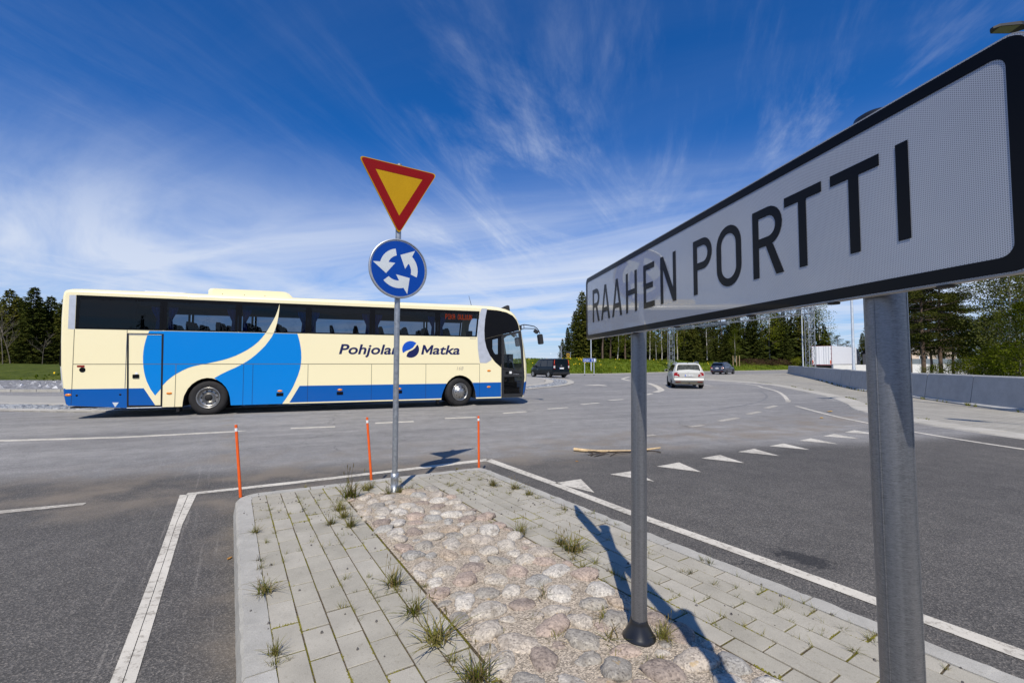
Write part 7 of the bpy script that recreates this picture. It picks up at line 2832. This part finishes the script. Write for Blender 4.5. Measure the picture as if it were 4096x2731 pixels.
SPR = [pair(*spruce_meshes(k, 12, 2.7 + .3 * (k % 3), 1.15), 'bark', 'spruce') for k in range(4)]
PIN = [pair(*pine_meshes(40 + k), 'pine_bark', 'pine') for k in range(3)]
BIR = [pair(*birch_meshes(60 + k), 'birch_bark', 'birch') for k in range(4)]
BIRD = [pair(*birch_meshes(80 + k, 11, 1.7, 1500, .16), 'birch_bark', 'birch_dull') for k in range(2)]
NEARP = [pair(*pine_meshes(100 + k, 12, 3.6, 74, .17, 330, .26, .62), 'pine_bark', 'pine') for k in range(2)]
NEARB = [pair(*birch_meshes(120 + k, 12, 3.4, 15000, .14, .55, .06, .12, 90, .6), 'birch_bark', 'birch') for k in range(2)]
NEARD = [pair(*birch_meshes(130, 12, 3.0, 14000, .15, 1.1, .10, .12, 100, .5), 'birch_bark', 'birch_dull')]
SHR = [pair(*birch_meshes(140 + k, 2.4, 1.1, 1300, .11, .2, .02, .03, 26), 'bark', 'birch') for k in range(2)]


def tree(name, meshes, loc, h, base_h, label, group, rz=None, wide=1.0):
    t_ = thing(name, label, 'tree' if name != 'shrub' else 'shrub', loc, rnd.uniform(0, 6.28) if rz is None else rz, group)
    s = h / base_h
    t_.scale = (s * wide, s * wide, s)
    obj('trunk', meshes[0], t_)
    obj('crown', meshes[1], t_)
    return t_


def at(px, Y):
    """x for a bearing given as a fraction of the depth"""
    return (px - 1176) / 1045.33 * Y


GR_R = 'trees on the grass bank to the right'
# (bearing, depth, kind, height)
right_trees = [
    (1338, 80, 's', 12.2), (1352, 84, 's', 12.6), (1322, 79, 's', 8.6), (1304, 78, 's', 5.6), (1292, 78, 's', 3.6), (1366, 80, 's', 11.0),
    (1384, 77, 'p', 9.5), (1402, 80, 'p', 9.0), (1418, 78, 'b', 7.8), (1436, 82, 'p', 9.6), (1452, 80, 'd', 8.0), (1492, 80, 'd', 8.6), (1507, 82, 'b', 8.6), (1520, 79, 'd', 8.2),
    (1534, 84, 'p', 10.0), (1556, 82, 'b', 9.3), (1572, 86, 'p', 10.6), (1590, 84, 's', 9.0), (1606, 86, 's', 10.5), (1624, 84, 'd', 9.2), (1640, 88, 's', 10.8), (1658, 88, 'p', 11.0),
    (1676, 86, 's', 9.2), (1692, 92, 's', 11.0), (1712, 96, 'd', 10.6), (1732, 94, 's', 11.4), (1750, 98, 'p', 12.2), (1768, 96, 'b', 12.2), (1782, 104, 's', 12.6), (1800, 98, 's', 11.2),
    (1818, 104, 'p', 13.6), (1838, 100, 's', 12.0), (1862, 108, 'd', 14.2), (1884, 106, 'b', 14.8), (1906, 116, 'p', 9.0), (1924, 122, 'p', 8.6), (1946, 120, 'p', 7.0), (1982, 118, 's', 9.0), (2004, 112, 'p', 10.5), (2030, 105, 'p', 9.5), (2060, 108, 's', 9.5)]
kinds = {'s': ('spruce_tree', SPR, 12, 'dark spruce tree in the row on the grass bank'), 'p': ('pine_tree', PIN, 12, 'pine tree with bare lower trunk in the row on the grass bank'),
         'b': ('birch_tree', BIR, 11, 'bright green spring birch among the conifers on the grass bank'), 'd': ('birch_tree', BIRD, 11, 'thin olive green birch with pale trunk on the grass bank')}
own = {(1338, 80): 'tall dark spruce at the left end of the row, beside the town sign edge', (1292, 78): 'smallest spruce at the very left end of the row, next to the bus stop sign',
       (1304, 78): 'second smallest spruce at the left end of the row', (1322, 79): 'mid height spruce stepping up towards the tall end spruce', (1418, 78): 'short bright green birch left of the first sign post',
       (1768, 96): 'fullest bright green birch at the middle right of the row, near the lattice tower', (1884, 106): 'tall loose birch just right of the lattice tower', (1507, 82): 'bright slim birch left of the lattice leg',
       (1556, 82): 'bright birch right of the left lattice leg', (1862, 108): 'thin olive birch directly behind the right lattice tower', (1946, 120): 'low round pine above the white lorry',
       (1924, 122): 'pine behind the rear of the white lorry', (1906, 116): 'pine left of the white lorry', (1982, 118): 'spruce half hidden by the lamp post and the thick sign post'}
ORD = ['first', 'second', 'third', 'fourth', 'fifth', 'sixth', 'seventh', 'eighth', 'ninth', 'tenth', 'eleventh', 'twelfth', 'thirteenth', 'fourteenth', 'fifteenth', 'sixteenth', 'seventeenth', 'eighteenth']


def ordinal_labels(trees):
    out = {}
    for k_ in set(q[2] for q in trees):
        for n_, q in enumerate(sorted(q for q in trees if q[2] == k_)):
            out[q[:2]] = ORD[n_]
    return out


what = {'s': 'dark spruce', 'p': 'bare trunked pine', 'b': 'bright green birch', 'd': 'thin olive birch'}
rank = ordinal_labels(right_trees)
for px, Y, k, h in right_trees:
    nm, ms, bh, lab = kinds[k]
    zb_ = 2.0 if px < 1890 else 0.3
    tree(nm, rnd.choice(ms), (at(px, Y), Y, zb_), h, bh, own.get((px, Y), rank[(px, Y)] + ' ' + what[k] + ' from the left in the row on the grass bank'), GR_R, wide=rnd.uniform(.85, 1.15))
tree('young_tree', BIR[1], (at(1688, 80), 80, 1.6), 5.8, 11, 'small bright green staked sapling above the dark estate car', GR_R, wide=.95)
# stakes of the sapling
sk = thing('tree_stakes', 'pair of thin wooden stakes under the sapling on the grass bank', 'stakes', (at(1690, 78.5), 78.5, 1.2))
for x in (-.5, .1, .6):
    b = MB()
    b.tube([(x, 0, -.3), (x, 0, 1.5)], .04, 6)
    b.build('stake', 'wood', sk)
for px, Y, s, lab in ((1722, 86, 1.0, 'low red brown hedge on the bank, left half'), (1752, 90, 1.1, 'low red brown hedge on the bank, right half'), (1785, 93, 1.0, 'red brown hedge stretch by the far end of the barrier')):
    g = random.Random(px)
    hb = MB()
    for k in range(900):
        p = Vector((g.uniform(-2.6, 2.6), g.uniform(-1, 1), 0))
        p.z = g.uniform(0, 1.25) * math.sqrt(max(0, 1 - (p.x / 2.9) ** 2))
        tri_leaf(hb, p, (g.uniform(-.5, .5), g.uniform(-.5, .5), 1), g.uniform(.15, .4), .05, g)
    tag(hb.build('hedge', 'hedge', None, (at(px, Y), Y, .9)), lab, 'hedge', 'hedges on the bank')
sh = tree('shrub', SHR[0], (at(1826, 90), 90, .4), 2.0, 2.4, 'small pale bush at the far end of the barrier, left of the lamp post', 'shrubs')

# left wood, behind the mound
left_trees = [(-12, 60, 's', 8.6), (16, 57, 's', 9.6), (36, 62, 's', 9.4), (54, 58, 's', 8.2), (72, 56, 's', 9.7), (92, 60, 's', 8.4), (112, 58, 's', 8.9), (128, 62, 'p', 8.6), (150, 58, 's', 9.0), (168, 60, 's', 8.0), (-40, 62, 'p', 9.0), (-70, 60, 's', 9.0), (-100, 64, 's', 8.5), (-130, 62, 'p', 9)]
own = {(16, 57): 'broad dark spruce left of the slim pointed spruce, behind the planted mound', (72, 56): 'slim pointed spruce, the tallest left of the coach', (112, 58): 'bushy dark spruce close to the rear of the coach',
       (36, 62): 'dark spruce between the broad and the slim one on the left', (92, 60): 'lower spruce between the slim and the bushy one on the left'}
rank = ordinal_labels([q for q in left_trees if q[0] > 0 and q[2] == 's'])
for px, Y, k, h in left_trees:
    nm, ms, bh, lab = kinds[k]
    tree(nm, rnd.choice(ms), (at(px, Y), Y, 1.2), h, bh, own.get((px, Y), 'dark conifer beyond the left edge of the picture' if px < 0 else 'dark conifer behind the mound, hidden by the rear of the coach, ' + ORD[int((px - 120) / 20)] + ' of them'), 'trees behind the mound on the left', wide=1.25)
BARE = [bare_meshes(3 + k).mesh('trunk', 'twig') for k in range(2)]
for px, Y, h, lab in ((8, 50, 7.0, 'bare pale birch with two stems at the left edge of the picture'), (26, 52, 6.0, 'second leafless birch beside the one at the left edge'), (98, 52, 4.2, 'bare grey shrub like tree close to the rear of the coach')):
    t = thing('bare_tree', lab, 'tree', (at(px, Y), Y, 1.0), rnd.uniform(0, 6), 'leafless trees by the mound')
    s = h / 6.5 / 1.25
    t.scale = (s, s, s)
    obj('trunk', rnd.choice(BARE), t)
# seen through the coach windows and over its bonnet: low tree tops far beyond
# trees close behind the barrier on the right
near = [('pine_tree', NEARP[0], 2120, 34.0, 9.6, 12, 'nearest dark pine with thick straight trunk right of the thick sign post'), ('pine_tree', NEARP[1], 2160, 37.0, 9.4, 12, 'second tall pine right of the nearest one, spreading limbs to the right'),
        ('pine_tree', NEARP[0], 2188, 42.0, 7.4, 12, 'shorter pine standing between the spreading pine and the birches'), ('pine_tree', NEARP[1], 2090, 48.0, 9.5, 12, 'pine half hidden by the thick sign post'),
        ('pine_tree', NEARP[0], 2138, 52.0, 8.5, 12, 'thin pine farther back between the two tall pines'),
        ('birch_tree', NEARB[0], 2256, 33.0, 4.9, 12, 'low leafy green birch right of the pines'), ('birch_tree', NEARD[0], 2318, 30.0, 9.6, 12, 'tall drooping thin leaved birch with white trunk near the right edge'),
        ('birch_tree', NEARB[1], 2345, 26.0, 5.0, 12, 'dense low green birch at the right edge over the barrier'), ('birch_tree', NEARB[0], 2222, 44.0, 5.4, 12, 'green birch behind the low leafy one, left of it'), ('birch_tree', NEARB[1], 2296, 42.0, 6.2, 12, 'green birch filling the gap behind the drooping one'),
        ('birch_tree', NEARB[0], 2420, 30.0, 9.5, 12, 'leafy birch beyond the right edge of the picture'), ('birch_tree', NEARD[0], 2480, 34.0, 11, 12, 'drooping birch farther beyond the right edge of the picture')]
for nm, ms, px, Y, h, bh, lab in near:
    tree(nm, ms, (at(px, Y), Y, 0), h, bh, lab, 'trees behind the barrier on the right')
for kk, (px, Y, s) in enumerate(((2132, 31, 1.25), (2185, 32, 1.5), (2158, 35, 1.3), (2225, 30, 1.7), (2260, 29, 1.9), (2295, 27, 2.2), (2330, 24, 2.2), (2205, 36, 1.6), (2280, 33, 2.3), (2350, 28, 2.6))):
    tree('shrub', rnd.choice(SHR), (at(px, Y), Y, 0), s, 2.4, ['leftmost small leafy shrub behind the barrier, right of the thick sign post', 'leafy shrub behind the barrier under the spreading pine', 'leafy shrub behind the barrier between the two tall pines', 'leafy shrub behind the barrier under the low birch', 'leafy shrub behind the barrier right of the low birch', 'leafy shrub behind the barrier left of the drooping birch', 'leafy shrub close behind the barrier right of the drooping birch', 'leafy shrub set back behind the pines and the barrier', 'leafy shrub set back beneath the drooping birch', 'rightmost leafy shrub behind the barrier at the picture edge'][kk], 'shrubs behind the barrier')
b = MB()
b.add([(16.2, 13, .02), (20, 26, .02), (27, 40, .02), (60, 56, .05), (95, 54, .05), (60, 13, .05)], [(5, 4, 3, 2, 1, 0)])
o = b.build('lawn', 'grass')
kind(o, 'structure')
# far wood filling in behind the rows, one mass; also the tree line across the road behind the viewer
g = random.Random(99)
fb = MB()


def cheap_conifer(x, y, z0, h, r_):
    n = 70
    for k in range(n):
        f = (k + g.random()) / n
        a = g.uniform(0, 6.28)
        rr = r_ * (1 - f) ** .9 + .12
        c0 = Vector((x + math.cos(a) * rr * .25, y + math.sin(a) * rr * .25, z0 + h * f))
        d = Vector((math.cos(a), math.sin(a), -.35))
        fb.add([c0 + Vector((0, 0, .12)), c0 + d * rr + Vector((-math.sin(a), math.cos(a), 0)) * rr * .42, c0 + d * rr * 1.1 + Vector((0, 0, -.2)), c0 + d * rr + Vector((math.sin(a), -math.cos(a), 0)) * rr * .42], [(0, 1, 2, 3)])
    fb.tube([(x, y, z0), (x, y, z0 + h)], [.15, .02], 5, caps=False)


for k in range(150):
    px = g.uniform(1330, 1905)
    Y = g.uniform(88, 112) + max(0, (px - 1650) * .06)
    cheap_conifer(at(px, Y), Y, 2.0, g.uniform(6.5, 9.2) * (1 + max(0, (px - 1600)) / 900), g.uniform(1.4, 2.1))
for k in range(70):
    px = g.uniform(-160, 230)
    Y = g.uniform(62, 80)
    cheap_conifer(at(px, Y), Y, 1.0, g.uniform(6, 8.6) * Y / 66, g.uniform(1.5, 2.1))
for k in range(26):
    px = g.uniform(2050, 2500)
    Y = g.uniform(72, 95)
    cheap_conifer(at(px, Y), Y, 0, g.uniform(4.5, 7), g.uniform(1.4, 2.1))
for k in range(210):
    x = g.uniform(-95, 60)
    y = g.uniform(-78, -50)
    cheap_conifer(x, y, 0, g.uniform(6, 9.5) * -y / 62, g.uniform(1.8, 2.8))
kind(fb.build('background_forest', 'spruce'), 'stuff')
